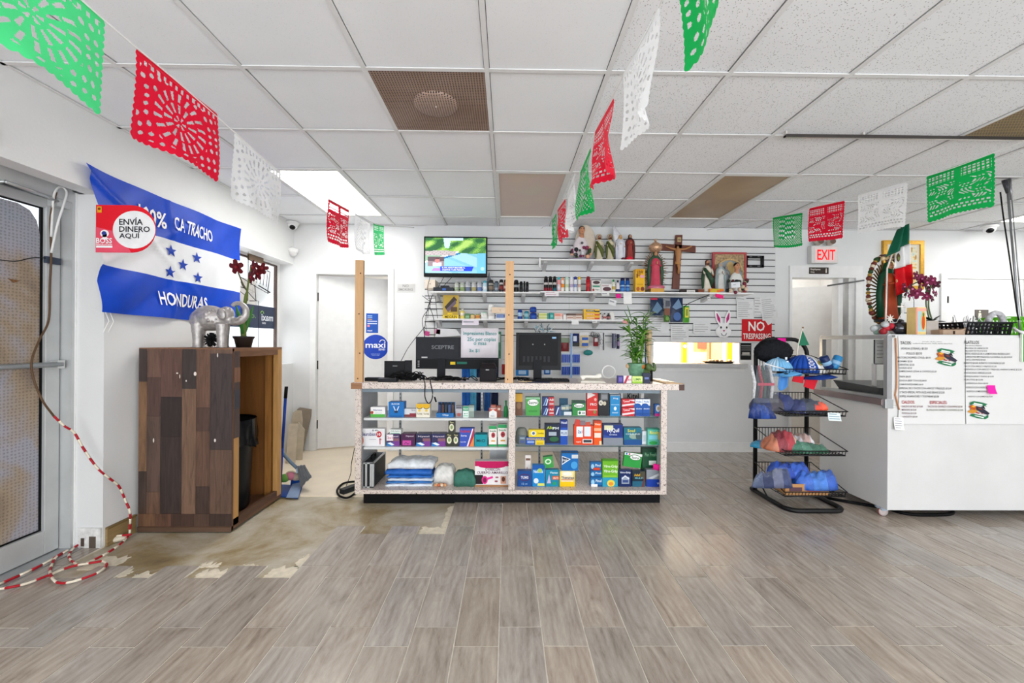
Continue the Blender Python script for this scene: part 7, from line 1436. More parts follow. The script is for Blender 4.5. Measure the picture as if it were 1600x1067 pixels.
def saint(x, Y, z, h, robe, mantle, label, hair='#3a2418', halo=None, base='#b8b4ae', veil=None, beard=False, sash=None, arms='pray', rays=None, name='saint_figurine', hw=1.0, skin=SKIN):
    t = thing(name, (x, Y, z), label, 'statue'); bh = h*.045
    b = MB(); b.lathe([(.19*h*hw, 0), (.19*h*hw, bh*.6), (.16*h*hw, bh)], (x, Y, z), M(base, .4), 20, 1, .8); b.build('pedestal', t)
    zb = z+bh; H = h-bh; hr = .062*H
    b = MB(); folds(b, (x, Y, zb), H*.80, [(.17*hw, 0), (.14*hw, .35), (.12*hw, .6), (.15*hw, .86), (.10*hw, .95), (.05, 1)], M(robe, .45, noise=.08), ph=x*5); b.build('robe', t)
    b = MB()
    if mantle:
        mm = M(mantle, .45, noise=.08)
        if sash: b.tube([(x-.12*H*hw, Y-.06*H, zb+.70*H), (x-.02*H, Y-.115*H, zb+.52*H), (x+.08*H*hw, Y-.11*H, zb+.36*H), (x+.12*H*hw, Y-.04*H, zb+.12*H)], [.05*H, .07*H, .075*H, .03*H], mm, 10); b.tube([(x-.13*H*hw, Y+.0, zb+.1*H), (x-.135*H*hw, Y, zb+.45*H), (x-.1*H*hw, Y, zb+.74*H)], [.03*H, .05*H, .04*H], mm, 8)
        else:
            for s_ in (-1, 1): b.tube([(x+s_*.13*H*hw, Y, zb+.03*H), (x+s_*.155*H*hw, Y, zb+.42*H), (x+s_*.12*H*hw, Y, zb+.72*H), (x+s_*.05*H, Y+.02*H, zb+.84*H)], [.05*H, .05*H, .05*H, .03*H], mm, 10)
            b.tube([(x, Y+.06*H, zb), (x, Y+.07*H, zb+.5*H), (x, Y+.04*H, zb+.8*H)], [.12*H*hw, .11*H*hw, .07*H], mm, 10)
        b.build('mantle', t)
    b = MB(); hc = Vector((x, Y-.01*H, zb+.90*H)); b.tube([(x, Y, zb+.78*H), (x, Y, zb+.86*H)], [.04*H, .03*H], skin, 8); b.ball(hc, (hr*.82, hr*.9, hr*1.12), skin, 14, 10); b.ball(hc+Vector((0, -hr*.9, -hr*.1)), (hr*.14, hr*.22, hr*.24), skin, 6, 4)
    for s_ in (-1, 1): b.ball(hc+Vector((s_*hr*.32, -hr*.8, hr*.15)), (hr*.13, hr*.1, hr*.08), '#2a1c16', 6, 4)
    b.ball(hc+Vector((0, -hr*.78, -hr*.5)), (hr*.25, hr*.12, hr*.08), '#8a4038', 6, 4)
    if arms == 'pray':
        for s_ in (-1, 1): b.tube([(x+s_*.12*H*hw, Y-.03*H, zb+.58*H), (x+s_*.03*H, Y-.13*H, zb+.60*H)], [.028*H, .018*H], M(robe, .45, noise=.08), 8)
        b.ball((x, Y-.14*H, zb+.64*H), (.018*H, .02*H, .045*H), skin, 8, 6)
    else:
        b.tube([(x-.12*H*hw, Y-.02*H, zb+.70*H), (x-.12*H*hw, Y-.08*H, zb+.55*H), (x-.02*H, Y-.13*H, zb+.60*H)], [.035*H, .03*H, .02*H], M(robe, .45, noise=.08), 8); b.ball((x-.015*H, Y-.135*H, zb+.61*H), (.02*H, .02*H, .025*H), skin, 8, 6)
        b.tube([(x+.12*H*hw, Y-.02*H, zb+.70*H), (x+.14*H*hw, Y-.08*H, zb+.52*H)], [.035*H, .025*H], M(robe, .45, noise=.08), 8); b.ball((x+.14*H*hw, Y-.1*H, zb+.5*H), (.022*H, .02*H, .025*H), skin, 8, 6)
    b.build('figure', t); b = MB()
    if veil:
        b.ball(hc+Vector((0, hr*.35, hr*.1)), (hr*1.15, hr*1.05, hr*1.3), M(veil, .45), 14, 10); b.tube([hc+Vector((0, hr*.5, 0)), (x, Y+.05*H, zb+.6*H)], [hr*1.1, .1*H], M(veil, .45), 10)
        b.build('veil', t)
    else:
        hm = M(hair, .6); b.ball(hc+Vector((0, hr*.25, hr*.25)), (hr*1.0, hr*.95, hr*1.1), hm, 14, 10)
        for s_ in (-1, 1): b.ball(hc+Vector((s_*hr*.78, hr*.1, -hr*.5)), (hr*.3, hr*.5, hr*.9), hm, 8, 6)
        if beard: b.ball(hc+Vector((0, -hr*.45, -hr*.85)), (hr*.55, hr*.5, hr*.6), hm, 10, 6); b.ball(hc+Vector((0, -hr*.82, -hr*.36)), (hr*.34, hr*.12, hr*.09), hm, 6, 4)
        b.build('hair', t)
    if halo: b = MB(); b.tube([(x+hr*1.7*math.cos(k*PI/12), Y+.03*H, hc.z+hr*.2+hr*1.7*math.sin(k*PI/12)) for k in range(24)], .004, M(halo, .3, .5), 5, closed=True); b.build('halo', t)
    if rays:
        b = MB(); rm_ = M(rays, .35, .3); K2 = 46
        for k in range(K2):
            g = 2*PI*k/K2; c2 = Vector((x, Y+.06*H, zb+.46*H)); d = Vector((.185*H*math.cos(g)*hw, 0, .47*H*math.sin(g))); e = Vector((.33*H*math.cos(g)*hw, 0, .55*H*math.sin(g)))
            if c2.z+e.z < zb-.02*H: continue
            b.tube([c2+d*.6, c2+(d+e)*.5, c2+e*(1.0 if k % 2 else .86)], [.014*H, .012*H, .003*H], rm_, 5)
        b.build('rays', t)
    return t
def sx_(px, Y): return P(px, 430, Y).x
Ya = 4.68
def ph(px0, ytop, zb, Y): return P(px0, ytop, Y).z-zb
saint(sx_(936, Ya), Ya, zT, ph(936, 366.5, zT, Ya), '#d8cfb8', '#5f6a30', 'small bearded saint in green sash, left of the matching two', hair='#5a3226', beard=True, sash=1, arms='o', halo='#c8a060')
saint(sx_(953, Ya), Ya, zT, ph(953, 366.5, zT, Ya), '#cdc4a8', '#56602c', 'small bearded saint in green sash, right of the matching two', hair='#3f3018', beard=True, sash=1, arms='o', halo='#b8a060')
saint(sx_(984, Ya), Ya, zT, ph(984, 365.5, zT, Ya), '#9a4038', '#5a2e2c', 'small praying figure in a dark red robe at the shelf end', veil='#3a2c28', rays=None)
b = MB(); q = P(984, 404, 4.6); b.ball((q.x, 4.6, zT+.022), (.04, .02, .022), M('#d81f3a', .4), 10, 6); b.ball((q.x-.02, 4.62, zT+.02), (.02, .02, .02), M('#e8404a', .4), 8, 5); b.build('red_bow', label='small red bow at the foot of the dark red figure', cat='bow')
tq = saint(sx_(969, Ya), Ya, zT, ph(969, 366, zT, Ya), '#e3e4ea', '#d4d8e4', 'white robed blonde figure with a tall white wing', hair='#c9a258', beard=True, arms='o', skin=M('#dcae8e', .5))
b = MB(); p0 = P(972, 398, Ya+.05); e0 = P(962, 352, Ya+.05)
for k in range(9): b.tube([P(968+k*.4, 395, Ya+.05), P(961+k*.9, 372, Ya+.05), P(959+k*1.2, 354+k*1.5, Ya+.05)], [.02, .03, .012], M('#e9e9ee', .4, noise=.1, nscale=60), 8)
b.build('wing', tq)
b = MB(); q = P(974, 403, 4.62); b.ball((q.x, 4.62, zT+.018), (.026, .02, .018), M('#6a2a3a', .4), 10, 6); b.build('dark_red_pouch', label='small dark red pouch beside the white robed figure', cat='pouch')
# bust of a man with flowers, in cellophane
def bust(x, Y, z, h, coat, label, flowers=None, base=None, back=None):
    t = thing('saint_bust', (x, Y, z), label, 'statue'); b = MB(); m = M(coat, .4, noise=.05)
    bz = z+(.08*h if base else 0)
    if base: b.ball((x, Y, z+.05*h), (.42*h, .2*h, .05*h), M(base, .35), 18, 8); b.build('pedestal', t); b = MB()
    folds(b, (x, Y, bz), h*.62, [(.26, 0), (.32, .3), (.34, .6), (.24, .88), (.1, 1)], m, 1, .6, 5, .04); b.build('coat', t)
    b = MB(); b.tube([(x+.02*h, Y, bz+.55*h), (x+.03*h, Y, bz+.7*h)], [.075*h, .06*h], SKIN, 10); hc = Vector((x+.03*h, Y-.01*h, bz+.80*h)); r = .1*h; b.ball(hc, (r*.82, r*.9, r*1.15), SKIN, 16, 12); b.ball(hc+Vector((0, -r*.95, -r*.05)), (r*.14, r*.22, r*.25), SKIN, 8, 5)
    for s_ in (-1, 1): b.ball(hc+Vector((s_*r*.35, -r*.8, r*.18)), (r*.13, r*.1, r*.07), '#2a1c16', 6, 4); b.ball(hc+Vector((s_*r*.84, 0, 0)), (r*.1, r*.18, r*.26), SKIN, 6, 4); b.ball(hc+Vector((s_*r*.35, -r*.82, r*.36)), (r*.2, r*.08, r*.05), '#231814', 6, 4)
    b.ball(hc+Vector((0, -r*.8, -r*.5)), (r*.28, r*.1, r*.07), '#a0584c', 6, 4); b.build('head', t)
    b = MB(); b.ball(hc+Vector((0, r*.2, r*.42)), (r*.9, r*.9, r*.88), M('#171312', .5), 14, 10); b.build('hair', t)
    if flowers:
        b = MB(); rr = random.Random(int(x*100))
        for k in range(26): b.ball((x+rr.uniform(-.3, .25)*h, Y-.18*h+rr.uniform(-.04, .04)*h, bz+rr.uniform(.0, .42)*h), rr.uniform(.03, .065)*h, M(flowers[k % len(flowers)], .5), 8, 5)
        b.build('flowers', t)
    if back: b = MB(); b.ball((x+.16*h, Y+.14*h, bz+.5*h), (.3*h, .05*h, .5*h), M(back, .4, noise=.1), 18, 12); b.build('backdrop', t)
    return t
hb = ph(908, 353.5, zT, Ya)
bust(sx_(907, Ya), Ya, zT, hb, '#e8dde0', 'wrapped bust of a dark haired man with flowers on the short shelf', ['#7a2f4e', '#e3a888', '#3a4a2c', '#8a3a5a', '#5a5a5c', '#2a2c30', '#d8d8dc'], '#9a8fa0', '#dccfbe')
Yg = 4.66
# large virgin figure with crown and rays on gold base
xg = sx_(1024, Yg); b = MB(); 
t = saint(xg, Yg, z2b+.045, ph(1024, 391, z2b+.045, Yg), '#c8485e', '#3c5a44', 'large crowned figure in pink robe and green mantle with golden rays', veil='#3c5a44', base='#d898a8', rays='#8f6a4c', name='crowned_figurine', hw=1.15)
hg = ph(1024, 391, z2b+.045, Yg); zc = z2b+.045+hg*1.0
b.lathe([(.05, 0), (.075, .04), (.07, .075), (.03, .105), (.012, .115), (.012, .13), (.018, .138), (.002, .15)], (xg, Yg, zc-.02), M('#c8a080', .3, .4, noise=.3, nscale=60), 16); b.build('crown', t)
b = MB(); b.ball((xg, Yg-.03, z2b+.045+.04*hg), (.10, .05, .028), M('#c86a80', .4), 14, 8); b.build('cloud', t)
b = MB(); p, q = P(1019, 455, Yg-.05), P(1039, 450, Yg-.05); b.box(xg-.075, xg+.075, Yg-.07, Yg+.07, z2b, z2b+.044, M('#b58a3c', .35, .4)); b.build('gold_plinth', label='gold coloured plinth under the large crowned figure', cat='plinth')
# crucifix
YX = YS-.03; t = thing('crucifix', P(1057, 452, YX), 'large dark wooden crucifix leaning on the slatted wall', 'crucifix')
RW = wood('#6e3520', 'Z', 1.2, .6); b = MB()
def bar(pts, m, d=.024):
    q = [P(x, y, YX) for x, y in pts]; b.prism(q, (0, d, 0), m)
bar([(1056, 367), (1066.5, 367), (1061.5, 452), (1050.5, 451)], RW); b.build('upright', t); b = MB(); bar([(1033, 380.5), (1087, 384), (1087, 394), (1033, 391)], RW, .0235); b.build('crossbar', t)
b = MB(); SK = M('#b98458', .5); f = lambda x, y, d=.0: P(x, y, YX-.015-d)
b.tube(bez([f(1059, 389), f(1060, 397, .012), f(1059.5, 405, .01), f(1059, 411)], 4), [.026, .030, .034, .034, .034, .032, .030, .028, .027, .026, .026, .026, .026], SK, 10)
b.tube([f(1058, 390), f(1050, 388.5), f(1042, 385.5)], [.014, .011, .008], SK, 8); b.tube([f(1061, 390), f(1071, 389), f(1079, 385.5)], [.014, .011, .008], SK, 8)
for (x, y) in ((1041, 385), (1080, 385)): b.ball(f(x, y), (.010, .008, .009), SK, 8, 5)
b.tube([f(1058.5, 411), f(1061, 419, .02), f(1059.5, 427)], [.018, .015, .010], SK, 8); b.tube([f(1060, 411), f(1061.5, 419, .015), f(1060, 428)], [.018, .015, .010], SK, 8); b.ball(f(1059, 386.5, .01), (.014, .014, .018), SK, 10, 8); b.build('figure', t)
b = MB(); b.ball(f(1059, 385.5, .006), (.018, .015, .018), M('#3a2218', .6), 10, 8); b.build('hair', t)
b = MB(); b.lathe([(.034, 0), (.036, .02), (.03, .035)], f(1059.5, 412.5), M('#c9985c', .5), 10, 1, .7); b.build('loincloth', t)
b = MB(); q0, q1 = P(1058.5, 378, YX-.002), P(1064, 371, YX-.002); b.box(q0.x, q1.x, YX-.006, YX-.0005, q0.z, q1.z, M('#c8b484', .4)); b.text('INRI', q0.x+.005, q0.z+.012, q1.x-.005, q1.z-.012, YX-.007, '#5a3f22'); b.build('title_plate', t)
# saint with staff and green cloak
saint(sx_(1105, 4.66), 4.66, z2b, ph(1105, 405, z2b, 4.66), '#ded8c8', '#2f4a34', 'standing bearded saint with dark green sash before the frame', hair='#4a2c20', beard=True, sash=1, arms='o')
# framed relief
YR = 4.72; p, q = P(1113, 455.5, YR), P(1166, 394.5, YR); t = thing('framed_relief', ((p.x+q.x)/2, YR, z2b), 'red and gold framed arch picture behind the statues on the long shelf', 'picture frame')
b = MB(); w_ = .022; fm = M('#b04a4e', .4)
for bx_ in ((p.x, p.x+w_, z2b, q.z), (q.x-w_, q.x, z2b, q.z), (p.x+w_, q.x-w_, q.z-w_, q.z), (p.x+w_, q.x-w_, z2b, z2b+w_)): b.box(bx_[0], bx_[1], YR-.01, YR+.02, bx_[2], bx_[3], fm)
b.build('frame', t); b = MB(); b.box(p.x+w_, q.x-w_, YR, YR+.01, z2b+w_, q.z-w_, M('#a98f6c', .45, noise=.5, nscale=40, bump=.6)); b.build('relief_panel', t)
b = MB(); xc = (p.x+q.x)/2; hw_ = (q.x-p.x)/2-.05; zc = q.z-.22; b.poly([(xc-hw_, YR-.001, z2b+.03), (xc+hw_, YR-.001, z2b+.03)]+[(xc+hw_*math.cos(k*PI/16), YR-.001, zc+hw_*.95*math.sin(k*PI/16)) for k in range(17)], M('#8f979a', .5, noise=.2, nscale=12)); b.tube([(xc+hw_*math.cos(k*PI/16), YR-.004, zc+hw_*.95*math.sin(k*PI/16)) for k in range(17)], .012, M('#c8a878', .4, noise=.3, nscale=50), 6); b.disc((xc+.01, YR-.002, zc+.03), .05, .085, M('#c9ab74', .5), 18); b.build('arch_niche', t)
saint(sx_(1136, 4.66), 4.68, z2b+.05, .27, '#8d9196', '#7c8288', 'grey praying figure inside the arch of the framed picture', veil='#7c8288', base='#8a8a8c', skin=M('#b09a88', .5))
saint(sx_(1126, 4.62), 4.62, z2b, ph(1126, 410, z2b, 4.62), '#cfd0cc', '#8f9c9c', 'grey and white veiled figure left of the bust before the frame', veil='#a4acae', base='#9a9a98', skin=M('#c0a48c', .5))
bust(sx_(1149, 4.62), 4.61, z2b, ph(1149, 406.5, z2b, 4.62), '#dfe0dc', 'dark haired man bust with flowers before the red frame', ['#5a2a30', '#2c3a2c', '#e3c8b0', '#7a3040', '#20282a', '#c9b89a'])
p, q = P(1143, 449, 4.5), P(1156, 441, 4.5); b = MB(); b.T = Matrix.Translation(((p.x+q.x)/2, 4.5, (p.z+q.z)/2)) @ Matrix.Rotation(-.06, 4, 'Y'); b.box(-.05, .05, 0, .002, -.03, .03, '#e3e6ea'); b.box(-.03, .0, -.001, 0, .0, .004, '#6a7a8a'); b.box(-.002, .002, .002, .06, -.058, -.02, '#cccccc'); b.build('white_card', label='small white card held in front of the bust by the frame', cat='card')
wb(1064, 1090, 451.5, z2b, '#2b201e', [('r', .35, .1, .85, .75, '#d8d4d0'), ('r', .4, .3, .8, .4, '#8a8a8a')], 'long dark box with white label below the crucifix', D=.05)
wb(1091, 1100, 452, z2b, '#7a4028', [], 'small brown box right of the long dark box', D=.05)
wb(1109, 1131, 451, z2b, '#e08a2a', [('p', [(0, 0), (1, 0), (.6, 1), (.2, 1)], '#c8b030'), ('r', .5, .2, 1, .6, '#e8602a')], 'orange and yellow packet before the standing saint', Y=4.575, D=.03)

# ================================================================== RIGHT SIDE
# ---- white food counter with glass guard and menus
FY = 3.0; fx0 = P(1387, 700, FY).x; fx1 = 5.2; FB_ = 3.66; TOPZ = P(1450, 524, FY).z; RZ = P(1388, 634, FY).z
fc = thing('food_counter', ((fx0+fx1)/2, (FY+FB_)/2, 0), 'white food service counter with a metal framed glass guard at right', 'counter')
WP = M('#d3d3d2', .35, noise=.03, nscale=5)
b = MB(); b.box(fx0, fx1, FY, FB_, .064, RZ, WP); b.box(fx0+.03, fx1, FY, FY+.02, RZ, TOPZ-.02, WP); b.build('cabinet_body', fc, bevel=.004)
b = MB(); b.box(fx0-.03, fx0+.06, FY+.02, FB_+.04, RZ, RZ+.045, M('#87797a', .35, .5)); b.box(fx0-.02, fx0+.04, FY-.002, FY+.03, RZ-.02, RZ+.05, METAL); b.build('side_rail', fc, bevel=.003)
ST = M('#a3a5a7', .3, .6)
b = MB()
for y in (FY+.003, FB_-.03): b.box(fx0-.005, fx0+.03, y, y+.03, RZ+.045, TOPZ, ST)
b.box(fx0-.005, fx0+.03, FY+.033, FB_-.03, TOPZ-.028, TOPZ, ST); b.box(fx0-.005, fx0+.03, FY+.033, FB_-.03, RZ+.046, RZ+.07, ST); b.build('guard_frame', fc)
b = MB(); b.box(fx0+.010, fx0+.014, FY+.033, FB_-.03, RZ+.07, TOPZ-.028, M('#e4efee', .03, noise=0, alpha=.03)); b.build('glass_panel', fc)
b = MB(); b.box(fx0, fx1, FY, FB_, TOPZ, TOPZ+.006, M('#c9cbcc', .3, .3)); b.box(fx0+.05, fx1, FY-.001, FY, TOPZ-.03, TOPZ, M('#d8d8d8', .3)); b.build('top_sheet', fc)
b = MB(); b.box(fx0+.03, fx1, FB_-.01, FB_, RZ, RZ+.01, ST); b.build('back_rail', fc)
for (x, y) in ((fx0+.02, FY+.06), (fx0+.03, FB_-.08), (fx1-.1, FY+.06)):
    b = MB(); R = Matrix.Rotation(PI/2, 3, 'X'); b.lathe([(.012, -.014), (.033, -.012), (.035, 0), (.033, .012), (.012, .014)], (x, y, .035), M('#c3b8b6', .3), 18, tilt=R); b.lathe([(.036, -.006), (.0365, .006)], (x, y, .035), M('#8a4a44', .4), 18, tilt=R); b.build('wheel', fc)
    b = MB(); b.hexa([(x-.02, y-.02, .045), (x+.02, y-.02, .045), (x+.02, y+.02, .045), (x-.02, y+.02, .045)], [(x-.035, y-.03, .0638), (x+.035, y-.03, .0638), (x+.035, y+.03, .0638), (x-.035, y+.03, .0638)], M('#b8cade', .3)); b.build('caster_fork', fc)
b = MB(); b.tube(bez([(fx0+.15, FY+.25, .015), (fx0+.2, FY+.08, .01), (fx0+.4, FY+.05, .01), (fx0+.6, FY+.1, .012), (fx0+.7, FY+.35, .012), (fx0+.35, FY+.4, .012)], 8), .013, BLACK, 8); b.tube([P(1281, 776, 3.4), (fx0+.1, FY+.2, .012)], .012, BLACK, 8); b.build('power_cable', label='thick black cable coiled on the floor under the food counter', cat='cable')
b = MB(); b.hexa([(fx0+.05, 3.15, RZ+.06), (fx0+.7, 3.15, RZ+.06), (fx0+.7, 3.5, RZ+.06), (fx0+.05, 3.5, RZ+.06)], [(fx0+.03, 3.1, RZ+.12), (fx0+.75, 3.1, RZ+.12), (fx0+.75, 3.55, RZ+.14), (fx0+.03, 3.55, RZ+.14)], M('#1c1a1a', .35)); b.build('black_pan', label='black pan behind the glass guard of the food counter', cat='pan')
b = MB(); q0, q1 = P(1367, 568, 3.2), P(1390, 531, 3.2); b.box(q0.x, q1.x, 3.2, 3.205, q0.z, q1.z, M('#f0f0f0', .4)); b.box(q0.x-.006, q0.x, 3.199, 3.206, q0.z, q1.z, BLACK); b.box(q0.x, q1.x, 3.199, 3.206, q0.z-.006, q0.z, BLACK)
for k in range(5): b.box(q0.x+.015, q0.x+.06+.01*(k % 2), 3.1985, 3.2, q1.z-.03-k*.028, q1.z-.025-k*.028, '#9a9a9a')
b.box(q0.x+.01, q0.x+.02, 3.205, 3.24, RZ+.0, q0.z, '#dddddd'); b.build('handwritten_board', label='small white board with handwriting inside the glass guard', cat='board')
TXT_OFF = 0.009
MY = FY-.004
def menu(name, x0, x1, y0_, y1_, label):
    p, q = P(x0, y1_, MY), P(x1, y0_, MY); t = thing(name, ((p.x+q.x)/2, MY, p.z), label, 'menu'); b = MB()
    b.sheet(lambda u, v: (p.x+(q.x-p.x)*u+(.012*math.sin(PI*v) if x0 < 1450 and u < .01 else 0), MY-.0015-.002*math.sin(3*u)*v-.006*(1-v)**6, p.z+(q.z-p.z)*v), 14, 14, M('#d9d9d8', .45, noise=.01)); b.build('menu_sheet', t); return t
m1 = menu('menu_poster', 1402, 1507.5, 525, 662, 'white menu poster headed TACOS on the food counter front'); m2 = menu('menu_poster', 1508, 1602, 528, 662, 'white menu poster headed PLATILLOS at the right frame edge')
def mtext(t, lines, y=MY-.0085):
    b = MB()
    for (x0, y0_, x1, y1_, s_, c_) in lines:
        a0, a1 = P(x0, y1_, y), P(x1, y0_, y); q = MB() if c_ in (D_, '#a8202e') else b; q.text(s_, a0.x, a0.z, a1.x, a1.z, y, M(c_, .5, noise=0))
        if q is not b: q.build('menu_heading', t)
    b.build('menu_text', t)
D_ = '#2a2a2c'; G_ = '#55565a'
X5_ = lambda cx: 1280+cx/5.0
Y5_ = lambda cy: 510+cy/5.0
def ln(cx0, cy, cx1, h, s_, c_=G_): return (X5_(cx0), Y5_(cy-h/2), X5_(cx1), Y5_(cy+h/2), s_, c_)
mtext(m1, [ln(635, 128, 720, 24, 'TACOS:', D_), ln(805, 120, 960, 7, 'con todo, cebolla y cilantro'), ln(730, 134, 1040, 8, 'tortillas de maiz con carne, cebolla, cilantro, salsa y limon'),
    ln(640, 175, 848, 20, 'ASADA (STEAK): $3.50'), ln(682, 212, 804, 20, 'POLLO: $3.50'), ln(612, 246, 872, 18, 'PASTOR(CHOPPED STYLE): $3.50'), ln(614, 273, 728, 15, 'MORAMA: $3.50'), ln(618, 300, 744, 16, 'CARNITAS: $3.50'), ln(620, 325, 726, 14, 'CHORIZO $3.50'),
    ln(624, 353, 918, 16, 'CAMPECHANO (STEAK & CHORIZO) $3.50'), ln(626, 393, 716, 15, 'TRIPA $4.00'), ln(628, 425, 840, 16, 'LENGUA (BEEF TONGUE) $4.00'), ln(628, 455, 814, 16, 'CAMARONES(SHRIMP) $4.00'),
    ln(628, 486, 1034, 18, 'ESPECIAL DE 3 TACOS CON ARROZ Y FRIJOLES: $12.00'), ln(630, 516, 980, 17, '3 TACO SPECIAL WITH RICE AND BEANS $12.00'), ln(630, 547, 936, 16, 'SOPES, HUARACHES Y TOSTADAS $5.00', D_),
    ln(646, 591, 748, 24, 'CALDOS:', '#a8202e'), ln(865, 594, 1000, 24, 'ESPECIALES:', '#a8202e'), ln(644, 626, 810, 16, 'CALDO DE RES $13.00', '#7a4a58'), ln(848, 627, 1120, 16, 'TACOS DE CHORIZO CON PAPAS $3.00', '#7a5a5a'), ln(646, 652, 760, 15, 'MENUDO $13.00', '#6a4a58'), ln(840, 654, 1124, 15, 'PLATILLO DE CHORIZO CON PAPAS $12.00', '#6a6a5a'), ln(648, 679, 760, 15, 'POZOLE $13.00', '#6a4a58'), ln(650, 706, 768, 15, 'LANGOSTA $20.00', '#6a4a58')])
mtext(m2, [ln(1136, 124, 1250, 24, 'PLATILLOS', D_), ln(1142, 150, 1270, 12, 'con arroz y frijoles'), ln(1142, 171, 1320, 12, 'MILANESA DE CARNE $12.00'), ln(1142, 192, 1312, 12, 'MILANESA DE POLLO $12.00'), ln(1142, 215, 1492, 14, 'BISTEC ASADA $13.00, A LA MEXICANA, ENCEBOLLADO'), ln(1142, 240, 1508, 14, 'CAMARONES EMPANIZADOS, A LA DIABLA, AL AJO $14.00'), ln(1140, 262, 1300, 13, 'TORTA CON PAPAS $10.00'), ln(1130, 287, 1450, 14, 'BURRITO $10.00, BURRITO CON PAPAS $12.00'),
    ln(1134, 313, 1386, 14, 'TACOS CON ARROZ Y FRIJOLES $12.00'), ln(1132, 338, 1582, 14, 'QUESADILLA CON ARROZ Y FRIJOLES, HARINA O MAIZ $12.00'), ln(1134, 364, 1345, 14, 'ENCHILADAS VERDES $12.00'), ln(1134, 392, 1364, 13, 'ENFRIJOLADAS Y PAPAS $12.00'), ln(1134, 417, 1280, 13, 'FLAUTAS $12.00'), ln(1140, 445, 1320, 13, 'QUESADILLA SOLA $5.00'), ln(1148, 476, 1318, 13, 'HUEVOS CON CHORIZO'), ln(1152, 507, 1310, 13, 'HUEVOS A LA MEXICANA'), ln(1164, 549, 1354, 13, 'HUEVOS CON JAMON $10.00')])
def burrito(t, cx, cy):
    b = MB(); y = MY-.009; f = lambda dx, dy, k=0: P(X5_(cx+dx), Y5_(cy+dy), y-.0004*k)
    def pl(pts, c_, k): b.poly([f(x, yy, k) for x, yy in pts], M(c_, .5, noise=0))
    pl([(-60, -50), (-30, -62), (40, -50), (78, -38), (60, -30), (74, -20), (30, -26), (-30, -40), (-56, -30)], '#1f7048', 1); pl([(-30, -50), (38, -36), (38, -26), (-30, -40)], '#e6efe6', 2)
    pl([(-80, 22), (-50, 2), (-10, 0), (0, 20), (-40, 36)], '#c98a2e', 1); pl([(-66, -22), (-40, -34), (-10, -20), (-16, 8), (-50, 4)], '#b5541e', 2); pl([(-50, -20), (-30, -30), (-14, -20), (-30, -12)], '#e0a828', 3)
    pl([(-12, -24), (30, -14), (96, 34), (80, 46), (40, 34), (-12, 4)], '#2b2a3c', 2); pl([(30, -14), (48, -26), (62, 4)], '#15151a', 3); pl([(0, -10), (26, -6), (40, 10), (10, 2)], '#7a3a2a', 4)
    pl([(-10, 22), (20, 30), (10, 38), (-14, 30)], '#a82a2a', 2); pl([(26, 24), (44, 34), (34, 40)], '#a82a2a', 2)
    pl([(-50, 40), (-30, 36), (60, 60), (84, 44), (84, 66), (60, 80), (0, 72), (-60, 52)], '#1f7048', 1); pl([(-24, 46), (50, 64), (46, 72), (-24, 54)], '#e6efe6', 3); b.text('El Burrito', f(-22, 54, 5).x, f(-22, 54, 5).z, f(40, 54, 5).x, f(0, 46, 5).z, y-.003, M('#3a5a3a', .5, noise=0)); b.build('menu_logo', t)
burrito(m1, 985, 232); burrito(m2, 1238, 645)
b = MB(); b.tube([P(1399.5, 528, MY-.004), P(1401, 560, MY-.004), P(1401, 605, MY-.004), P(1399, 617, MY-.004), P(1405, 640, MY-.004)], .005, M('#c98a5e', .5), 5); b.build('poster_edge', m1)
slip(1542, 1555, 602, 615, MY-.008, '#ff1fa6', 'hot pink sticky note on the right menu poster', 'sticky_note', 'note')
slip(1396, 1411, 652, 671, MY-.008, '#f0f0f0', 'small white card hung at the corner below the TACOS menu', 'hanging_card', 'card', 5, .05)

# ---- things standing on the food counter
TZ = TOPZ+.006
SY2 = 3.36; vx = P(1389, 450, SY2).x
vz = TZ+.11
vt = saint(vx, SY2, vz, P(1389, 407, SY2).z-vz, '#9a3a16', '#10402a', 'large virgin figure in green mantle and copper robe on the food counter', veil='#15502e', base='#23232a', rays='#5c4420', name='virgin_figurine', hw=1.05)
b = MB(); r8 = random.Random(8)
for k in range(34):
    g = PI*(.02+.96*k/33)+ (PI/2 if False else 0); g = PI*.5+PI*(k/33)*1.15-.2; b.ball((vx+.13*math.cos(g), SY2+.05, vz+.27+.28*math.sin(g)), r8.uniform(.014, .024), M(['#5a2a20', '#2f4a28', '#a8843a', '#6a3028', '#d8c8b0'][k % 5], .5), 7, 5)
for k in range(12): b.ball((vx-.05+.11*k/11, SY2+.0, P(1389, 404, SY2).z+.02*math.sin(k)), .018, M(['#e0c89a', '#6a5a52', '#c9a050'][k % 3], .5), 7, 5)
b.build('flower_garland', vt)
ft = thing('flower_arrangement', (vx, 3.3, TZ), 'silver bowl among grey and red cloth roses at the virgin figure base', 'flowers')
b = MB(); b.ball((vx+.01, 3.26, TZ+.055), (.062, .05, .055), M('#55565c', .15, .8), 18, 12); b.build('bowl', ft)
b = MB()
for k in range(26):
    x = vx+r8.uniform(-.14, .15)
    b.ball((x, 3.32+r8.uniform(-.04, .05), TZ+r8.uniform(.02, .09)), r8.uniform(.02, .034), M(['#c9ced0', '#aab4b4', '#a83038', '#8aa89a', '#dfe0e0', '#c03040'][k % 6], .5), 8, 5)
b.build('blossom', ft)
b = MB(); c = P(1391, 498, 3.22)
for k in range(8): g = k*PI/4; b.tube([(c.x, c.y, c.z), (c.x+.035*math.cos(g), c.y, c.z+.035*math.sin(g))], [.008, .002], '#e8e2da', 5)
b.build('white_star', ft); b = MB()
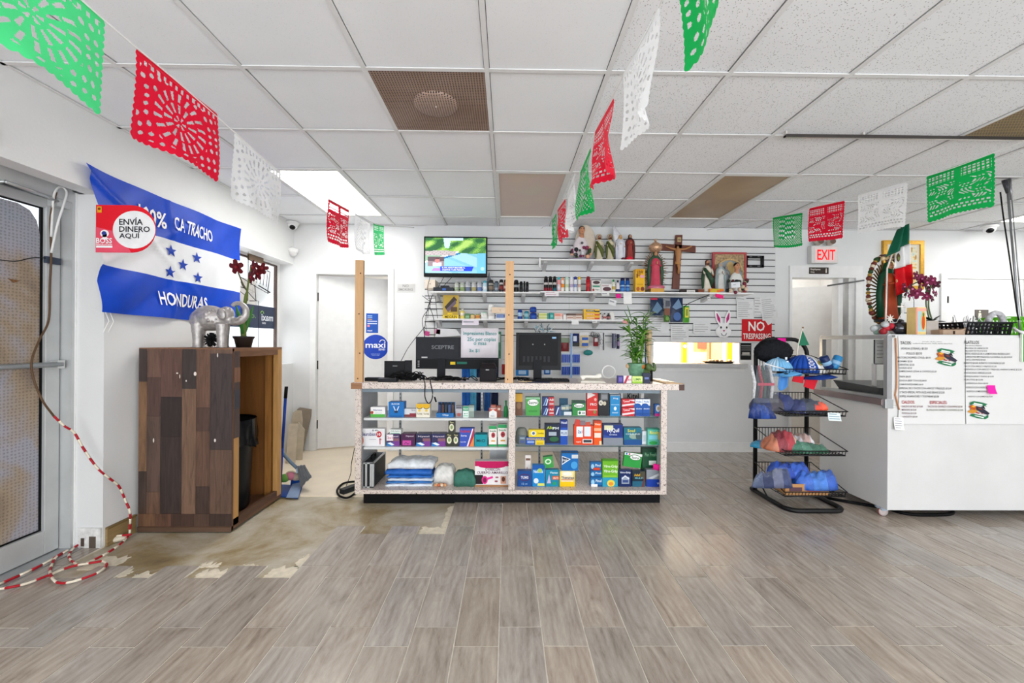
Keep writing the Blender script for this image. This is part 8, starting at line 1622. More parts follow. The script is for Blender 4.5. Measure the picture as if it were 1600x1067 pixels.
q = P(1409, 483, 3.22); b.tube([(q.x, 3.22, q.z+.05), (q.x, 3.22, q.z-.03)], .006, '#efece6', 5); b.tube([(q.x-.03, 3.22, q.z+.02), (q.x+.03, 3.22, q.z+.02)], .006, '#efece6', 5); b.tube([(q.x, 3.22, q.z-.03), (q.x, 3.27, TZ+.09)], .003, '#efece6', 4); b.build('white_cross', ft)
# mexican flag
mf = thing('mexican_flag', P(1400, 520, 3.30), 'small green white and red flag on a stick beside the virgin figure', 'flag')
b = MB(); b.tube([P(1386, 420, 3.30), P(1400, 380, 3.30), P(1411, 352, 3.30)], .006, '#e9e4dc', 6); b.tube([P(1386, 420, 3.30), P(1384, 500, 3.30), (P(1384, 523, 3.30).x, 3.30, TZ)], .006, '#e9e4dc', 6); b.build('flag_stick', mf)
def drape(lt, rt, rb, lb, h, part):
    b = MB(); L = [P(x, y, 3.28) for x, y in (lt, rt, rb, lb)]
    def f(u, v): a = L[3].lerp(L[0], v); c = L[2].lerp(L[1], v); p = a.lerp(c, u); return (p.x, p.y+.025*math.sin(u*9+1+v)-.01, p.z)
    b.sheet(f, 20, 8, M(h, .55, noise=.06, transl=.1)); b.build(part, mf, solid=.002)
drape((1404, 358), (1414, 351), (1416, 382), (1386, 402), '#0d5c43', 'green_band'); drape((1401, 388), (1416, 382), (1418.5, 413.5), (1400, 420), '#eeeeee', 'white_band'); drape((1400, 420), (1418.5, 413.5), (1422, 445), (1403, 463), '#e0101f', 'red_band')
b = MB(); q = P(1404.5, 402, 3.24); b.disc((q.x, 3.245, q.z), .016, .035, M('#4a3a20', .6), 10); b.disc((q.x+.003, 3.243, q.z-.008), .009, .015, M('#6a7a3a', .6), 8); b.build('emblem', mf)
# painting on wall
pt = thing('framed_painting', P(1412, 447, YB-.03), 'gold framed ochre and teal painting behind the flag', 'painting')
p, q = P(1380, 452, YB-.03), P(1444, 376, YB-.03); b = MB(); w_ = .045; GM = M('#c99a3c', .35, .35, noise=.15, nscale=40)
for bx_ in ((p.x, p.x+w_, p.z, q.z), (q.x-w_, q.x, p.z, q.z), (p.x+w_, q.x-w_, q.z-w_, q.z), (p.x+w_, q.x-w_, p.z, p.z+w_)): b.box(bx_[0], bx_[1], YB-.035, YB-.002, bx_[2], bx_[3], GM)
b.build('frame', pt)
pm, nt, bb = new_mat('abstract_painting'); tc = N(nt, 'ShaderNodeTexCoord'); n = N(nt, 'ShaderNodeTexNoise', Scale=9.0, Detail=5.0, Distortion=2.0); nt.links.new(tc.outputs['Object'], n.inputs['Vector']); r = ramp(nt, [(.3, '#6aa7ae'), (.42, '#cfd8cc'), (.5, '#e2cf9c'), (.58, '#c9a04a'), (.7, '#8a5a34')]); nt.links.new(n.outputs['Fac'], r.inputs[0]); nt.links.new(r.outputs[0], bb.inputs['Base Color'])
b = MB(); b.box(p.x+w_, q.x-w_, YB-.02, YB-.002, p.z+w_, q.z-w_, M('#dfd9c8', .6)); b.box(p.x+w_+.035, q.x-w_-.035, YB-.022, YB-.02, p.z+w_+.035, q.z-w_-.035, pm); b.build('canvas', pt)
# votive candle, orchid
p, q = P(1430.5, 522, 3.12), P(1447, 480, 3.12); vc = thing('votive_candle', ((p.x+q.x)/2, 3.15, TZ), 'tall votive candle box with orange robed image in front of the orchid', 'candle')
b = MB(); b.box(p.x, q.x, 3.12, 3.19, TZ, q.z, M('#f0d28a', .4)); art(b, p.x, q.x, TZ, q.z, 3.12, [('r', .15, .12, .95, .85, '#a8c8cc'), ('e', .5, .16, .95, .86, '#e8b85a'), ('e', .58, .2, .88, .72, '#c8521c'), ('e', .64, .66, .82, .8, '#5a7a4a'), ('r', 0, 0, .15, 1, '#e89a8a'), ('r', .1, .86, 1, .96, '#e8a898')]); b.build('box', vc)
ox2 = P(1456.5, 510, 3.2).x; oc = thing('potted_orchid', (ox2, 3.22, TZ), 'orchid with magenta purple blooms in a square grey pot on the food counter', 'plant')
p, q = P(1447.5, 522, 3.16), P(1467, 501, 3.16); b = MB(); b.box(p.x, q.x, 3.16, 3.26, TZ, q.z, M('#b5aca5', .6)); b.build('pot', oc, bevel=.004)
b = MB(); zt = q.z
for (ex, ey) in ((1422, 495), (1438, 490), (1470, 490), (1466, 496), (1478, 500)): e = P(ex, ey, 3.18); leaf(b, (ox2, 3.2, zt), e-Vector((ox2, 3.2, zt)), (e-Vector((ox2, 3.2, zt))).length, .022, M('#16261c', .35), .15)
b.build('leaf', oc)
b = MB(); b.tube(bez([(ox2-.02, 3.2, zt), P(1447, 475, 3.2), P(1448, 455, 3.2), P(1440, 440, 3.2), P(1425, 445, 3.2), P(1412, 455, 3.2)], 5), .005, '#5a6a48'); b.tube(bez([(ox2, 3.2, zt), P(1451, 480, 3.2), P(1452, 460, 3.2), P(1456, 440, 3.2)], 5), .005, '#5a6a48'); b.build('stem', oc)
b = MB()
for k, (px, py, s_) in enumerate([(1431, 431, .038), (1440, 436, .04), (1436, 445, .045), (1447, 441, .042), (1456, 438, .04), (1461, 444, .035), (1424, 452, .045), (1432, 458, .045), (1415, 458, .04), (1412, 448, .035), (1420, 463, .035), (1450, 452, .04), (1458, 456, .036), (1447, 463, .034), (1455, 466, .03), (1462, 459, .026)]):
    flower(b, P(px, py, 3.17+.02*(k % 3)), s_, M(['#5a0a2a', '#6a1038', '#3f061c'][k % 3], .5, noise=.15), M('#c86a9a', .4), r8.random()*6, (r8.uniform(-.7, .7), -1, r8.uniform(-.5, .3)))
b.build('blossom', oc)
b = MB(); p, q = P(1413, 489, 3.4), P(1428, 473, 3.4); b.box(p.x, q.x, 3.4, 3.403, p.z, q.z, M('#f4f4f4', .5)); b.tube([(q.x, 3.4, p.z), (q.x, 3.4, q.z+.02), (q.x-.01, 3.4, q.z+.05)], .003, '#55606a', 4); b.tube([(p.x, 3.4, p.z), (q.x, 3.4, p.z)], .003, '#55606a', 4); b.disc(((p.x+q.x)/2, 3.399, p.z+.015), .006, .006, '#3a3a3c', 8); b.box(q.x-.004, q.x, 3.403, 3.41, TZ, p.z, '#55606a'); b.build('white_sign_card', label='white card on a thin wire stand between flag and orchid', cat='card')
b = MB(); p, q = P(1467, 522, 3.1), P(1515, 515.5, 3.1); KB = M('#b39a84', .7); b.box(p.x, q.x, 3.1, 3.4, TZ, q.z, KB); b.box(p.x, p.x+.03, 3.098, 3.1, TZ, q.z, '#8a6f58'); b.box((p.x+q.x)/2-.01, (p.x+q.x)/2+.005, 3.098, 3.1, TZ+.006, q.z-.008, '#3a2a20'); b.hexa([(q.x-.07, 3.1, q.z), (q.x-.03, 3.1, q.z), (q.x-.03, 3.3, q.z), (q.x-.07, 3.3, q.z)], [(q.x-.02, 3.09, q.z+.02), (q.x-.015, 3.09, q.z+.02), (q.x-.015, 3.3, q.z+.02), (q.x-.02, 3.3, q.z+.02)], KB); b.build('cardboard_tray', label='flat brown cardboard tray between orchid and black basket', cat='tray')
def basket(name, x0, x1, yt, Y, D, h, label, holes=True):
    p, q = P(x0, 522, Y), P(x1, yt, Y); t = thing(name, ((p.x+q.x)/2, Y+D/2, TZ), label, 'basket'); m = M(h, .4, spec=.2); z0, z1 = TZ, q.z; H = z1-z0
    b = MB(); n = max(4, int((q.x-p.x)/.032)); tp = .02
    def side(a, c, n, th):        # lattice side as bars so the openings are real
        a, c = Vector(a), Vector(c); d = (c-a); out = Vector((d.y, -d.x, 0)).normalized()*tp
        for k in range(n+1):
            s0 = a+d*(k/n)*.999; e = d*(.45/n)
            if k == n: e = -e
            b.hexa([s0, s0+e, s0+e-out.normalized()*th, s0-out.normalized()*th], [s0+out+Vector((0, 0, H)), s0+e+out+Vector((0, 0, H)), s0+e+out-out.normalized()*th+Vector((0, 0, H)), s0+out-out.normalized()*th+Vector((0, 0, H))], m)
        for j0, j1 in ((0, .14), (.34, .46), (.64, .76), (.9, 1)):
            o0, o1 = out*j0, out*j1; u0, u1 = Vector((0, 0, H*j0)), Vector((0, 0, H*j1)); w = out.normalized()*th
            b.hexa([a+o0+u0, c+o0+u0, c+o0+u0-w, a+o0+u0-w], [a+o1+u1, c+o1+u1, c+o1+u1-w, a+o1+u1-w], m)
    side((p.x+.02, Y, z0), (q.x-.02, Y, z0), n, .003); side((q.x-.02, Y, z0), (q.x-.02, Y+D, z0), n//2, .003); side((q.x-.02, Y+D, z0), (p.x+.02, Y+D, z0), n, .003); side((p.x+.02, Y+D, z0), (p.x+.02, Y, z0), n//2, .003)
    b.box(p.x+.02, q.x-.02, Y, Y+D, z0, z0+.003, m); b.build('basket_body', t)
    b = MB(); b.tube([(p.x, Y-.02, z1), (q.x, Y-.02, z1), (q.x, Y+D+.02, z1), (p.x, Y+D+.02, z1)], .005, m, 6, closed=True); b.build('basket_rim', t); return p.x, q.x, z1
a_, c_, z1 = basket('plastic_basket', 1504, 1583, 504, 3.1, .2, '#0e0f14', 'black perforated plastic basket of cutlery on the food counter')
b = MB()
for k in range(34): x = r8.uniform(a_+.05, c_-.05); p0 = Vector((x, 3.2+r8.uniform(-.05, .05), TZ+.012)); b.tube([p0, p0+Vector((r8.uniform(-.07, .07), r8.uniform(-.04, .04), r8.uniform(.07, .15)))], .003, M(['#e6e6e8', '#cfd0d4', '#55565c'][k % 3], .3), 5)
b.build('wrapped_cutlery', label='wrapped plastic cutlery sticking out of the black basket', cat='cutlery', kind='stuff')
b = MB(); p, q = P(1524, 500, 3.2), P(1544, 484, 3.2); b.tube(bez([P(1543, 503, 3.18), P(1548, 493, 3.18), P(1556, 489, 3.18), P(1564, 493, 3.18), P(1568, 503, 3.18)], 5), .02, M('#b9b9bd', .4, noise=.4, nscale=50), 8); b.build('striped_roll', label='grey striped roll arching out of the black basket', cat='roll')
a_, c_, z1 = basket('plastic_basket', 1572, 1660, 496, 3.34, .2, '#5fbf1a', 'lime green plastic basket behind the black one at the frame edge')
b = MB(); p = P(1597, 565, 2.985); b.box(p.x, p.x+.2, 2.98, 2.99, p.z, P(1597, 522, 2.985).z, M('#2f9a2a', .5)); b.box(p.x-.008, p.x, 2.979, 2.991, p.z, P(1597, 522, 2.985).z, '#e6ecdf'); b.build('green_placard', label='green placard at the right edge of the menus', cat='placard')
b = MB(); b.tube([P(1583, 512, 3.05), P(1600, 522, 3.0)], .008, '#e8e8e8', 6); b.tube([P(1585, 516, 3.05), P(1600, 519, 3.03)], .008, '#e8e8e8', 6); b.build('white_fork', label='crossed white plastic sticks before the lime basket', cat='cutlery')
# tilted metal stand
b = MB(); SM = M('#8d8f92', .3, .7); b.tube([P(1575, 302, 3.3), P(1586, 430, 3.3), P(1592, 497, 3.3), (P(1594, 522, 3.3).x, 3.3, TZ)], .008, SM, 8); b.tube([P(1580, 300, 3.32), P(1597, 497, 3.32)], .004, SM, 6); b.tube([P(1570, 281, 3.3), P(1574, 302, 3.3)], [.02, .009], M('#3a3a3e', .4), 8); b.tube([P(1578, 279, 3.3), P(1580, 312, 3.3)], .008, SM, 8); b.tube([P(1551, 277.5, 3.3), P(1580, 278, 3.3), P(1606, 276, 3.3)], .006, M('#3a3a3e', .4), 6)
b.tube(bez([P(1563, 300, 3.28), P(1568, 340, 3.28), P(1577, 400, 3.28), P(1588, 480, 3.28), (P(1592, 500, 3.28))], 5), .005, BLACK, 6); b.build('metal_stand', label='thin tilted metal stand with black cable at the right frame edge', cat='stand')

# ---- black wire merchandise rack
RX0, RX1, RYB, RYF = P(1180, 700, 3.53).x, P(1260, 700, 3.53).x, 3.53, 3.10
rk = thing('merchandise_rack', ((RX0+RX1)/2, (RYB+RYF)/2, 0), 'black tubular rack with four wire baskets of caps and clothes', 'display rack')
BK = M('#0d0d0f', .45, spec=.3); zr = P(1240, 530, RYB).z
b = MB(); arc = [(RX0, RYB, .02), (RX0, RYB, zr-.14)]+[(RX0+.14-.14*math.cos(k*PI/12), RYB, zr-.14+.14*math.sin(k*PI/12)) for k in range(1, 7)]+[(RX1-.14+.14*math.sin(k*PI/12), RYB, zr-.14+.14*math.cos(k*PI/12)) for k in range(0, 6)]+[(RX1, RYB, zr-.14), (RX1, RYB, .02)]
b.tube(arc, .017, BK, 10); b.build('upright_frame', rk)
b = MB(); rr_ = .09; base = [(RX0, RYB+.05, .018), (RX0, RYF+rr_, .018)]+[(RX0+rr_-rr_*math.cos(k*PI/10), RYF+rr_-rr_*math.sin(k*PI/10), .018) for k in range(1, 6)]+[(RX1-rr_+rr_*math.sin(k*PI/10), RYF+rr_-rr_*math.cos(k*PI/10), .018) for k in range(0, 6)]+[(RX1, RYB+.02, .018)]
b.tube(base, .018, BK, 10); b.tube([(RX0, RYB, .16), (RX0, RYB-.18, .02)], .006, BK, 6); b.tube([(RX1, RYB, .16), (RX1, RYB-.18, .02)], .006, BK, 6); b.tube([(RX0, RYB, .10), (RX1, RYB, .10)], .012, BK, 8); b.build('base_frame', rk)
BXa, BXb, BYf, BYb = RX0-.015, RX1+.025, 3.13, RYB-.02
bz = []
for k, (yf, yb) in enumerate([(577, 556), (643, 613), (705, 668), (769, 722)]):
    zf, zb = P(1280, yf, BYf).z, P(1262, yb, BYb).z; zl = zf-.036; bz.append((zf, zb, zl)); b = MB(); W1, W2 = .0045, .0028
    b.tube([(BXa, BYf, zf), (BXb, BYf, zf), (BXb, BYb, zb), (BXa, BYb, zb)], W1, BK, 6, closed=True); b.tube([(BXa+.01, BYf+.01, zl), (BXb-.01, BYf+.01, zl), (BXb-.01, BYb, zl), (BXa+.01, BYb, zl)], W1, BK, 6, closed=True)
    for j in range(19): x = BXa+.012+(BXb-BXa-.024)*j/18; b.tube([(x, BYf, zf), (x, BYf+.01, zl), (x, BYb, zl), (x, BYb, zb)], W2, BK, 5)
    for j in range(5): y = BYf+.05+(BYb-BYf-.08)*j/4; b.tube([(BXa+.01, y, zl-.003), (BXb-.01, y, zl-.003)], W2, BK, 5)
    b.build('wire_basket', rk)
b = MB(); q = P(1221, 532, RYB-.02); b.box(q.x-.035, q.x+.035, RYB-.025, RYB-.02, q.z-.03, q.z+.02, M('#f0129a', .5)); b.build('pink_label', label='hot pink label on top of the black rack arch', cat='label')
# caps
def cap(x, Y, z, r, crown, visor, rot, label, extra=None, tilt=0):
    t = thing('baseball_cap', (x, Y, z), label, 'cap', 'caps in the top basket'); T = Matrix.Translation((x, Y, z)) @ Matrix.Rotation(rot, 4, 'Z') @ Matrix.Rotation(tilt, 4, 'Y')
    b = MB(); b.T = T; prof = [(r*math.cos(a), r*1.02*math.sin(a)) for a in [k*PI/2/9 for k in range(9)]]+[(.004, r*1.03)]
    n = 24; pa = []
    for i, (rr0, zz0) in enumerate(prof): pa += [(rr0*math.cos(2*PI*j/n)*1.1, rr0*math.sin(2*PI*j/n), zz0) for j in range(n)]
    segc = crown if isinstance(crown, list) else [crown]
    for j in range(n):
        c_ = segc[int(j/n*len(segc)) % len(segc)]
        b.add([pa[i*n+jj] for i in range(len(prof)) for jj in (j, (j+1) % n)], [(2*i, 2*i+1, 2*i+3, 2*i+2) for i in range(len(prof)-1)], M(c_, .7, noise=.05), True)
    b.ball((0, 0, r*1.04), (.009, .009, .006), M(segc[0], .6)); b.build('crown', t, solid=.002)
    b = MB(); b.T = T; b.sheet(lambda u, v: (r*1.05*math.cos((u-.5)*1.9)*(1+.0*v)+v*.075*math.cos((u-.5)*1.9)**.5 if abs(u-.5) < .5 else 0, r*.95*math.sin((u-.5)*1.9)*(1-.0*v), .006-.022*v-.03*(2*(u-.5))**2), 14, 4, M(visor, .6)); b.build('visor', t, solid=.004)
    if extra:
        b = MB(); b.T = T; extra(b, r); b.build('embroidery', t)
    return t
z0 = bz[0][2]+.004
# fuzzy black hat behind
b = MB(); c = P(1206, 549, 3.42)
def fz(u, v): g = 2*PI*u; a = PI*(v-.5); k = 1+.05*math.sin(17*g+5*a)+.04*math.sin(31*a+9*g); return (c.x+.155*math.cos(a)*math.cos(g)*k, 3.40+.06*math.cos(a)*math.sin(g)*k, c.z+.095*math.sin(a)*k)
b.sheet(fz, 44, 26, M('#191a1e', .95, noise=.5, nscale=60, bump=.9)); b.build('fuzzy_hat', label='black fuzzy hat at the back of the top basket', cat='hat')
q = P(1222, 578, 3.24); 
def emb(b, r):
    for j in range(3): b.box(r*.85-.01*j, r*.88-.01*j, -.012, .012, r*.35+j*.028, r*.35+j*.028+.018, '#e8eef6')
cap(q.x-.02, 3.26, q.z-.005, .095, ['#79b8e6', '#8cc4ec', '#79b8e6', '#6aaede', '#a8d2f0', '#79b8e6'], '#5fa4da', -1.1, 'light blue cap with white stripe lying in the top basket', emb)
q = P(1255, 580, 3.27); cr2 = ['#e6e6e2', '#e6e6e2', '#1c4aa6', '#1c3f94', '#1c3f94', '#1c3f94', '#1c3f94', '#16357f', '#1c4aa6', '#1c4aa6', '#1c4aa6', '#e6e6e2']
t = cap(q.x+.045, 3.33, q.z-.02, .145, cr2, '#1a3a86', -1.0, 'blue and white cap lettered SALVADOR in the top basket', None)
b = MB(); b.T = Matrix.Translation(t.location) @ Matrix.Rotation(-1.0, 4, 'Z'); r = .145
def onc(az, el, k=1.0): return (k*r*1.13*math.cos(el)*math.cos(az), k*r*1.02*math.cos(el)*math.sin(az), k*r*1.04*math.sin(el))
vs, fs = text_mesh('SALVADOR'); b.add([onc(-.98+.30*v_, 1.25-1.05*u_, 1.015) for u_, v_ in vs], fs, M('#f4f4f8', .5)); b.build('lettering', t)
b = MB(); b.T = Matrix.Translation(t.location) @ Matrix.Rotation(-1.0, 4, 'Z'); b.tube([onc(-.3+.13*math.cos(k*PI/6), .62+.11*math.sin(k*PI/6), 1.01) for k in range(12)], .004, M('#a8893a', .5), 5, closed=True); b.ball(onc(-.3, .62, 1.0), .009, '#3a6a4a', 6, 4); b.build('badge', t)
q = P(1220, 600, 3.2); b = MB(); b.sheet(lambda u, v: (q.x-.02+.075*u-.03*(1-v), 3.16+.02*math.sin(3*u)+.02*v, q.z-.06*math.sin(PI*(.15+.7*u))+.105*v+.01), 8, 6, M('#4a86c8', .6, noise=.1)); b.build('hanging_visor', label='blue cap visor hanging over the left edge of the top basket', cat='cap', solid=.004)
for k, (px, py, rot, h, lab) in enumerate([(1291, 566, .5, '#1a2c5a', 'dark blue can lying at the right of the caps'), (1306, 566, -.45, '#2a7ab0', 'bright blue can leaning at the right end of the top basket')]):
    q = P(px, py, 3.19); b = MB(); b.T = Matrix.Translation(q) @ Matrix.Rotation(-rot, 4, 'Y'); b.lathe([(.028, -.055), (.032, -.048), (.032, .045), (.027, .052)], (0, 0, 0), M(h, .3), 16); b.lathe([(.0323, -.02), (.0323, .01)], (0, 0, 0), M('#8ab4d8', .3), 16); b.build('drink_can', label=lab, cat='can')
# little triangular flag
b = MB(); b.tube([P(1254, 512, 3.35), P(1247, 540, 3.35), P(1243, 575, 3.35)], .004, '#e8e0d2', 6); b.ball(P(1254.5, 512, 3.35), .008, '#8a6a4a', 6, 4); b.prism([P(1254, 516, 3.35), P(1264.5, 539, 3.34), P(1248, 540, 3.35)], (0, .003, 0), M('#11694a', .5)); b.prism([P(1254, 516, 3.35), P(1248, 540, 3.35), P(1246.5, 540, 3.35), P(1252.5, 516, 3.35)], (0, .003, 0), '#eeeeee'); b.build('pennant', label='small green pennant on a stick behind the blue cap', cat='flag')
for (a, lab) in (([(1240, 588), (1256, 588), (1255, 599), (1238, 596)], 'small red cloth hanging under the top basket, left piece'), ([(1260, 588), (1280, 588), (1272, 609), (1256, 604)], 'larger red cloth hanging under the top basket, right piece')):
    b = MB(); b.prism([P(x, y, 3.22) for x, y in a], (0, .006, 0), M('#c81428', .6, noise=.1)); b.build('red_cloth', label=lab, cat='cloth')
# bagged goods
def bagged(name, x0, x1, yt, yb, Y, D, cols, label, seed, hang=False, cat='bagged clothes', zb=None):
    rr = random.Random(seed); p, q = P(x0, yb, Y), P(x1, yt, Y); t = thing(name, ((p.x+q.x)/2, Y+D/2, p.z), label, cat)
    zb = p.z if zb is None else zb; H = q.z-zb; b = MB(); n = len(cols)
    a1, a2 = rr.uniform(0, 6), rr.uniform(0, 6)
    def f(u, v, s0=0, s1=1, k=1.0):
        U = s0+(s1-s0)*u; g = PI*v; ex = (1-(2*U-1)**4)**.5
        return (p.x+(q.x-p.x)*U+.006*math.sin(7*v+a1), Y+D/2-math.cos(g)*D/2*ex*k, zb+H*(.08+.84*math.sin(g)**.7*ex**1.2*(.78+.14*math.sin(5*U+a2)+.05*math.sin(17*U+9*v)+.05*math.sin(31*U-23*v)+.04*math.sin(23*v+9*U)))*k)
    for i, h in enumerate(cols): b.sheet(lambda u, v: f(u, v, i/n, (i+1)/n), 14, 18, M(h, .6, noise=.25, nscale=16, bump=1.0))
    b.build('cloth', t, solid=.003)
    b = MB(); b.sheet(lambda u, v: (lambda w: (w[0]+.004*math.sin(40*u+9*v), w[1], w[2]+.006+.005*math.sin(33*u+20*v)))(f(u, v, -.0, 1.0, 1.03)), 36, 18, M('#dfe6ee', .08, noise=0, alpha=.05, spec=.9)); b.build('clear_plastic', t)
    return t
z = bz[1][2]+.006
bagged('bagged_clothes', 1186, 1262, 613, 650, 3.20, .22, ['#1d2c5e', '#3a3440', '#22306a', '#2a3570'], 'navy bagged clothes in the second basket from the top', 1, zb=z)
bagged('bagged_clothes', 1240, 1300, 622, 648, 3.15, .15, ['#2a3468', '#3a4250', '#4a4e58'], 'dark grey bagged clothes at the right in the second basket', 2, zb=z)
bagged('bagged_clothes', 1270, 1297, 626, 640, 3.145, .09, ['#e0452a', '#e85a3a'], 'orange red bundle in the second basket', 3, zb=z+.03)
bagged('bagged_clothes', 1174, 1215, 627, 657, 3.16, .06, ['#1c3474', '#2a4a96', '#1c2f6a'], 'blue bagged garment sagging over the left edge of the second basket', 4)
t = thing('bagged_socks', P(1192, 626, 3.12), 'clear bag of dark and red striped socks hanging at the rack left', 'bagged socks')
b = MB(); p, q = P(1176, 626, 3.13), P(1210, 570, 3.13)
for i, h in enumerate(['#c9c9cc', '#2a3038', '#8a2c3c', '#33473f', '#2a2f38', '#b8b8bc']):
    x0 = p.x+(q.x-p.x)*(i+.1)/6; x1 = p.x+(q.x-p.x)*(i+.9)/6; b.tube([((x0+x1)/2-.02, 3.14, q.z-.005), ((x0+x1)/2, 3.13, (p.z+q.z)/2), ((x0+x1)/2-.01, 3.13, p.z+.02)], [(x1-x0)*.45, (x1-x0)*.6, (x1-x0)*.5], M(h, .8, noise=.3, nscale=60), 8)
b.box(p.x+.03, q.x-.01, 3.112, 3.114, (p.z+q.z)/2-.02, (p.z+q.z)/2, '#a8324a'); b.build('socks', t)
b = MB(); b.sheet(lambda u, v: (p.x-.015+(q.x-p.x+.03)*(u*(.7+.3*(1-v))+.15*v), 3.095+.012*math.sin(9*u+4*v)+.004*math.sin(31*u+17*v), p.z-.01+(q.z-p.z+.03)*v), 20, 20, M('#e6ecf2', .05, noise=0, alpha=.10, spec=.9)); b.tube([P(1192, 577, 3.14), P(1195, 568, 3.13), (BXa, 3.14, bz[0][0])], .005, '#dfe3e8', 5); b.build('clear_plastic', t)
slip(1293, 1313, 645, 657, 3.118, '#dfe8ea', 'handwritten price card clipped to the second basket', 'price_card', 'card', 3, .05, lc='#5a8a9a')
z = bz[2][2]+.006
bagged('bagged_clothes', 1206, 1258, 672, 705, 3.16, .2, ['#c87a5a', '#8a2430', '#a82c38', '#c9b09a'], 'dark red and salmon bagged clothes in the third basket', 5, zb=z)
bagged('bagged_clothes', 1245, 1282, 678, 702, 3.2, .18, ['#d8d4dc', '#c8a8a0', '#e0dce0'], 'pale lilac bagged clothes in the third basket', 6, zb=z)
bagged('bagged_clothes', 1238, 1300, 688, 708, 3.14, .08, ['#2f6a52', '#4a7f68', '#2f5f4a', '#3f7058'], 'green bagged bundle at the front of the third basket', 7, zb=z)
bagged('bagged_clothes', 1180, 1222, 690, 705, 3.30, .12, ['#2a8ab0', '#2f6fc0', '#3a9ac0'], 'turquoise bagged clothes at the back left of the third basket', 8, zb=z)
z = bz[3][2]+.006
b = MB(); p = P(1185, 750, 3.35); KB2 = M('#b8895a', .75, noise=.08); bxa, bxb = BXa+.02, BXa+.36; b.box(bxa, bxb, 3.16, 3.42, z, z+.006, KB2)
for bx_ in ((bxa, bxb, 3.15, 3.156), (bxa, bxb, 3.42, 3.426), (bxa, bxa+.006, 3.156, 3.42), (bxb-.006, bxb, 3.156, 3.42)): b.box(*bx_, z, z+.085, KB2)
b.box(bxa+.03, bxa+.13, 3.149, 3.15, z+.03, z+.06, '#5a3f4a'); b.box(bxa+.17, bxa+.27, 3.149, 3.15, z+.02, z+.065, '#c86a4a'); b.build('cardboard_box', label='open brown cardboard box in the lowest basket', cat='box')
bagged('bagged_jersey', 1210, 1275, 717, 752, 3.22, .16, ['#2456c4', '#1f4ab4', '#2f62d0', '#2456c4'], 'bright blue bagged jersey on top in the lowest basket', 9, zb=z+.088)
bagged('bagged_jersey', 1250, 1318, 728, 762, 3.14, .14, ['#2f66c8', '#3f7ad0', '#2a5ab8'], 'blue bagged jersey hanging to the right in the lowest basket', 10, zb=z+.02)
bagged('bagged_jersey', 1178, 1240, 725, 756, 3.11, .035, ['#56607a', '#3a4260', '#6a6f86', '#454e70'], 'dark grey bagged garment draped over the front of the cardboard box', 11, zb=z+.05)

# ================================================================== PAPEL PICADO
def hole_a(u, v):
    if v < .05 or v > .955 or u < .025 or u > .975: return False
    if .06 < v < .12: return (u*14) % 1 < .42
    du, dv = u-.5, (v-.52)*.8; r = math.hypot(du, dv); g = math.atan2(dv, du)
    if r < .07: return math.cos(6*g) > .3 and r > .025
    if .10 < r < .19: return math.cos(12*g+3*r) > .45
    if .215 < r < .30: return math.cos(18*g-9*r) > .5
    if r > .33: return math.sin(42*u+22*v+math.sin(13*v))*math.sin(34*v-16*u+math.sin(11*u)) > .52
    return False
def hole_b(u, v):
    if v < .05 or v > .95 or u < .03 or u > .97: return False
    if .07 < v < .24 and (u < .45 or u > .55): return (u*16) % 1 < .6 and (v*17) % 1 < .62
    if .8 < v < .93: return (u*14+.5*math.floor(v*16)) % 1 < .6 and (v*16) % 1 < .6
    if .3 < v < .76: return math.sin(60*u+5*math.sin(20*v))*math.sin(44*v+4*math.sin(17*u)) > .42 and abs(u-.5) > .04
    return False
def hole_c(u, v):
    if v < .05 or v > .95 or u < .03 or u > .97: return False
    if u < .26 or u > .74 or v > .74: a = (u*15+v*12) % 1; c = (u*15-v*12) % 1; return .22 < a < .78 and .22 < c < .78
    return math.sin(50*u)*math.sin(42*v+4*math.sin(14*u)) > .25
HOLES = {'a': hole_a, 'b': hole_b, 'c': hole_c}
GRN, RDD, WHT, MNT = '#07b455', '#ee1038', '#f6f7f8', '#52e690'
def banner(X, ya, yb, za, zb, h, pat, label, ph=0.0, H=.255, wav=.014, twist=0.0, transl=.4):
    t = thing('papel_picado_banner', (X, (ya+yb)/2, (za+zb)/2-H), label, 'bunting', 'cut paper bunting flags on the three strings'); b = MB(); r_ = random.Random(int(ph*100)+3)
    w1, w2 = r_.uniform(5, 8), r_.uniform(9, 14); f_ = HOLES[pat]
    def f(u, v):
        y = ya+(yb-ya)*u; z = za+(zb-za)*u-H*v; sc = .006*abs(math.sin(u*PI*15)) if v > .98 else 0
        if u < .005 or u > .995: y += (.005 if u > .5 else -.005)*abs(math.sin(v*PI*13))
        return (X+wav*v*math.sin(w1*u+ph+2*v)+.4*wav*v*math.sin(w2*u-3*v)+twist*v*(u-.5), y, z+.012*math.sin(PI*u)*v*math.sin(ph)-sc)
    nq = 1.7 if yb < 2.1 or X > 2 else 1.1
    b.sheet(f, int(84*nq), int(66*nq), M(h, .4, noise=.03, transl=transl, spec=.3), f_); b.build('cut_sheet', t)
    b = MB()
    b.sheet(lambda u, v: (X-.002+.004*v, ya+(yb-ya)*u, za+(zb-za)*u-.016*v+.002), 12, 1, M(h, .45, transl=.15)); b.build('top_fold', t)
    return t
XA, XB, XC = -1.1, .394, 2.35
